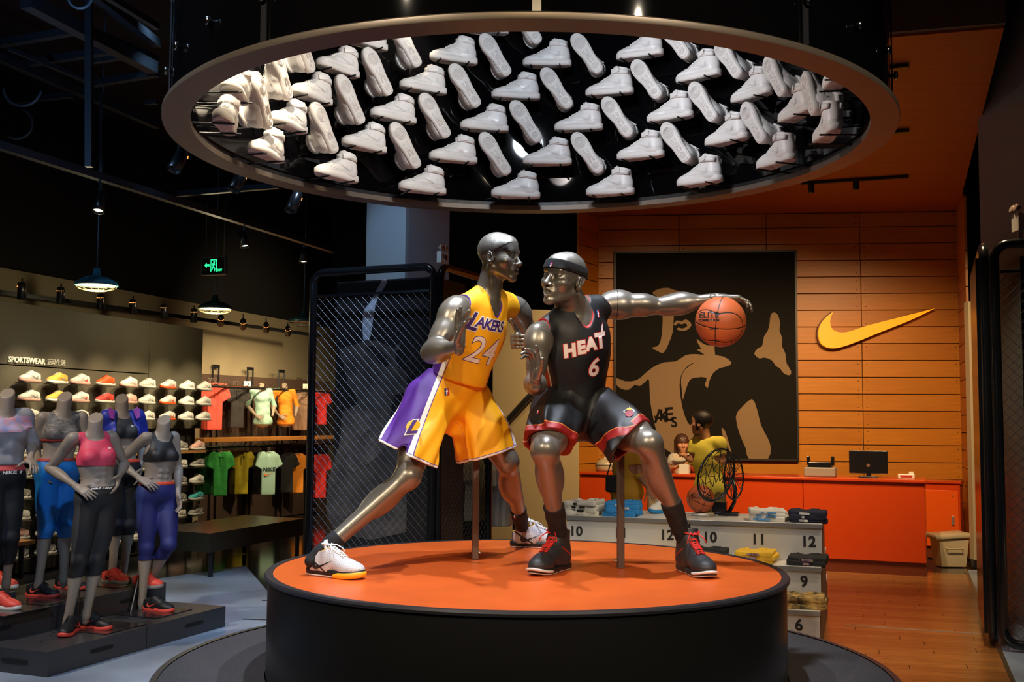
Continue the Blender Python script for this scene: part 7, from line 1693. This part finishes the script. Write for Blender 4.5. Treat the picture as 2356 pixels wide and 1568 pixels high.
mb = MB(); mb.box(d_*w2*.34-nb_*.02+Vector((0, 0, .45)), (.03, .012, .11), RK, .003); mb.build('handle', TE, e); mb = MB(); mb.lathe([(0, 0), (.01, 0), (.01, .008), (0, .008)], 10, d_*w2*.34-nb_*.016+Vector((0, 0, .74)), R=RK @ Matrix.Rotation(PI/2, 3, 'X')); mb.build('lock', TE, e)
p = G(2195, 1303); e = empty('storage_bin', p+Vector((0, .12, 0)), 'cream plastic bin with a tilted lid at the right end of the wooden wall', 'bin'); PC = mat('bin_cream', (.58, .50, .32), .4)
mb = MB(); mb.add([(x*sx_, y*sy_, z_) for z_, sx_, sy_ in ((0, .135, .12), (.30, .165, .14)) for x, y in ((-1, -1), (1, -1), (1, 1), (-1, 1))], [(0, 1, 5, 4), (1, 2, 6, 5), (2, 3, 7, 6), (3, 0, 4, 7), (3, 2, 1, 0), (4, 5, 6, 7)]); mb.build('bin_body', PC, e)
mb = MB(); mb.box((-.01, 0, .335), (.40, .33, .055), Matrix.Rotation(.06, 3, 'Y') @ Matrix.Rotation(-.12, 3, 'Y'), .02); mb.build('lid', PC, e, auto=True)
mb = MB(); mb.tube([(-.09, -.135, .21), (-.085, -.17, .20), (.085, -.17, .20), (.09, -.135, .21)], .008, 6); mb.build('handle', PC, e)
# ------------------------------------------------------------------ mesh box and column at the right edge
rf = fence('mesh_screen', 'tall black mesh screen box at the right edge of the picture', [((3.47, 7.76), (4.62, 7.30), 2.88, (.14, .98, -.10, .12, 2.8, PBD)), ((3.86, 8.96), (3.43, 7.84), 2.88, (.05, .97, .04, .1, 2.8, FRAME))], None)
mb = MB(); a, b = J(2246, 618, 8.6), J(2262, 566, 8.3); mb.bar(a-rf.location, b-rf.location, .02, .05); mb.build('edge_strip', mat('strip_orange', (.42, .12, .05), .5), rf)
c3 = empty('column', (4.25, 8.75, 0)); c3['kind'] = 'structure'; mb = MB(); a = J(2337, 300, 8.6); mb.box((a.x-4.25+.5, .1, 2.8), (1.0, .9, 5.6)); mb.build('shaft', COLM, c3)
el2 = empty('emergency_light', J(2336, 512, 8.0), 'white emergency light fixed on the column at the right edge', 'lamp'); mb = MB(); mb.box((0.02, 0, 0), (.05, .11, .14), None, .006); mb.build('box', mat('plastic_white', (.55, .50, .44), .4), el2)
for s_ in (-.03, .03): mb = MB(); mb.lathe([(0, -.02), (.02, -.02), (.032, .012), (.026, .018), (0, .012)], 16, (.0, s_, .105), R=Matrix.Rotation(-PI/2+.4, 3, 'Y')); mb.build('lamp_head', mat('lamp_glass', (.5, .35, .28), .2, .3), el2, True)
mb = MB(); mb.box((.03, 0, -.12), (.03, .03, .1)); mb.build('bracket', mat('plastic_white', (.55, .50, .44), .4), el2)
# ------------------------------------------------------------------ people at the counter
SKIN = mat('skin', (.52, .25, .13), .5, spec=.4); HAIRB = mat('hair_black', (.012, .009, .008), .45, bump=.4, bscale=120, stretch=(1, 1, .2)); HAIRN = mat('hair_brown', (.06, .022, .012), .45, bump=.4, bscale=120, stretch=(1, 1, .2))
def person(label, Y, P, HF, shirt, trous, hair, long_hair, z_feet=0., s=1., hs=.92, hand=True, shirt_bot=None):
    Q = {k: A3(J(v[0], v[1], Y+(v[2] if len(v) > 2 else 0))) for k, v in P.items()}
    nb, pel = Q['nb'], Q['pel']; U = U3(nb-pel); L2 = U3(Q['shL']-Q['shR']); F0 = U3(np.cross(L2, U)); ax = (L2, F0, U); HC = Q['head']
    rc = nb-U*.19*s; tor = [(ell(rc, (.15*s, .10*s, .17*s), ax), 0, 'u'), (cone(Q['shL'], Q['shR'], .048*s, .048*s), .03, 'u'), (cone(rc-U*.05, pel, .12*s, .125*s, F0, .75), .04, 'u'), (ell(pel, (.155*s, .11*s, .11*s), ax), .04, 'u')]
    hips = [pel+L2*.075-U*.03, pel-L2*.075-U*.03]; legs = []
    for i, hp in enumerate(hips):
        an = np.array([hp[0]+(.02 if i else -.02), hp[1]+.02, z_feet+.09]); kn = (hp+an)/2+F0*.02; legs += leg_ops(hp, kn, an, F0, .92*s, .95)
    aR = arm_ops(Q['shR'], Q['elR'], Q['wrR'], .82*s, .92); aL = arm_ops(Q['shL'], Q['elL'], Q['wrL'], .82*s, .92)
    root = empty('person', (pel[0], pel[1], z_feet), label, 'person')
    hd = head_ops(HC, HF, (0, 0, 1), hs, .1, nb, .048)
    parts = [run_ops(tor+legs+aR[:5]+aL[:5], .009).extract(1), run_ops(aR[4:], .006).extract(1), run_ops(aL[4:], .006).extract(1), run_ops(hd, .0042, m=.01).extract(1)]
    for sd in 'RL':
        D = U3(Q['wr'+sd]-Q['el'+sd]); parts.append(run_ops(hand_ops(Q['wr'+sd], D, U3(np.cross(L2, D))*.5-U*.5, F0 if abs(D@F0) < .8 else U, .86*s, (.25, .3, .3, .35), .08, .1), .0048, m=.01).extract(1))
    mesh_obj('body', parts, SKIN, root)
    g = run_ops(tor+aR[:1]+aL[:1]+aR[1:3]+aL[1:3], .008, .018, m=.03); g.warp(fold_field(8, L2, .006, 7, 25, 70, .5)); zb = shirt_bot if shirt_bot else pel[2]-.08
    g.clip(plane((0, 0, zb), (0, 0, -1))); g.op(cone(nb+U*.1, nb+F0*.01, .056, .056), .003, 's')
    for sd in 'RL': d_ = U3(Q['el'+sd]-Q['sh'+sd]); mid = Q['sh'+sd]*.35+Q['el'+sd]*.65; g.clip(lambda X, Y_, Z, m0=mid, d_=d_: np.minimum(plane(m0, d_)(X, Y_, Z), .10-np.sqrt((X-m0[0])**2+(Y_-m0[1])**2+(Z-m0[2])**2)))
    mesh_obj('shirt', [g.extract(1)], shirt, root)
    g = run_ops(tor[-1:]+legs, .009, .013, m=.03); g.clip(plane((0, 0, z_feet+.12), (0, 0, -1))); g.clip(plane(pel+U*.06, U)); mesh_obj('trousers', [g.extract(1)], trous, root)
    Lh, Fh, Uh = basis(HF, (0, 0, 1)); g = run_ops(hd[:2], .005, .014, m=.01)
    if long_hair:
        for sg in (-1, 1): g.op(cone(HC+Lh*sg*.06-Fh*.03+Uh*.02, HC+Lh*sg*.062-Fh*.02-Uh*.16, .035, .03), .02, 'u')
        g.clip(lambda X, Y_, Z: np.minimum(plane(HC+Fh*.055, Fh)(X, Y_, Z), -plane(HC+Uh*.012, Uh)(X, Y_, Z)))
    else: g.clip(lambda X, Y_, Z: np.minimum(plane(HC+Fh*.035, Fh)(X, Y_, Z), -plane(HC+Uh*.050, Uh)(X, Y_, Z))); g.clip(plane(HC-Uh*.075, -Uh))
    mesh_obj('hair', [g.extract(1)], hair, root)
    return root, Q
JN = mat('trousers_dark', (.02, .02, .026), .8); YT = mat('yellow_shirt', (.90, .80, .10), .8, bump=.1, bscale=60); YT2 = mat('amber_shirt', (.80, .42, .03), .8, bump=.1, bscale=60)
r_, Q = person('person in a pale yellow T-shirt seen from behind at the counter', 10.7, dict(head=(1613, 972), nb=(1624, 1008), pel=(1634, 1120), shR=(1655, 1018, -.10), shL=(1602, 1018, .12), elR=(1662, 1062, -.1), wrR=(1630, 1085, .1), elL=(1590, 1058, .1), wrL=(1576, 1048, .3)), (-.85, .52, .02), YT, mat('trousers_khaki', (.20, .16, .07), .8), HAIRB, False, shirt_bot=J(1630, 1160, 10.7).z)
r_, Q = person('person with brown fringe in a pale top standing behind the counter', 12.75, dict(head=(1569, 1020), nb=(1569, 1046), pel=(1572, 1120), shR=(1549, 1054, 0), shL=(1590, 1054, 0), elR=(1540, 1080, -.05), wrR=(1560, 1072, -.25), elL=(1600, 1082, -.05), wrL=(1586, 1068, -.25)), (.05, -1, -.08), mat('pale_top', (.42, .44, .38), .8), JN, HAIRN, True, s=.92, hs=.88)
mb = MB(); c = J(1569, 1052, 12.6)-r_.location
for sg in (-1, 1): mb.prism(catmull([(0, .01), (sg*.05, .03), (sg*.11, .035), (sg*.10, -.005), (sg*.05, -.012), (0, -.01)], 2), c, (1, 0, 0), (0, 0, 1), (0, -1, 0), .02)
mb.build('neck_scarf', mat('scarf_cream', (.62, .52, .36), .7), r_)
r_, Q = person('person in an amber yellow top leaning at the counter, half behind the black shorts', 10.5, dict(head=(1448, 985), nb=(1446, 1018), pel=(1442, 1128), shR=(1422, 1030, .06), shL=(1466, 1030, -.06), elR=(1416, 1075, .1), wrR=(1424, 1110, -.05), elL=(1470, 1092, -.12), wrL=(1492, 1124, -.22)), (.3, .95, 0), YT2, mat('trousers_amber', (.62, .34, .04), .8), HAIRB, False, s=.95, shirt_bot=J(1440, 1172, 10.5).z)
b_ = empty('shoulder_bag', J(1408, 1112, 10.4), 'small black bag hanging beside the amber yellow top', 'bag'); mb = MB(); mb.box((0, 0, 0), (.12, .08, .16), None, .02); mb.build('bag', BKC, b_); mb = MB(); mb.tube([(-.05, 0, .07), (0, .03, .22), (.1, .05, .36)], .006, 6); mb.build('strap', BKC, b_)
b_ = empty('cream_garment', J(1506, 1120, 10.9), 'long cream garment held up at the counter behind the grey knee', 'garment'); g = run_ops([(cone((0, 0, .26), (.03, 0, -b_.location.z+.12), .06, .15, (0, 1, 0), .5), 0, 'u')], .009); g.warp(fold_field(6, (0, 0, 1), .01, 6, 30, 70, .1)); VF = g.extract(1); link('cloth', np_mesh('cloth', [VF]), cm_('cream2', (.62, .52, .34)), b_)
mb = MB(); mb.tube([(-.04, 0, .33), (0, 0, .37), (.04, 0, .33)], .005, 5); mb.build('hanger', TE, b_)
print('right', time.time()-T0)
print('end', time.time()-T0, len(bpy.data.objects))
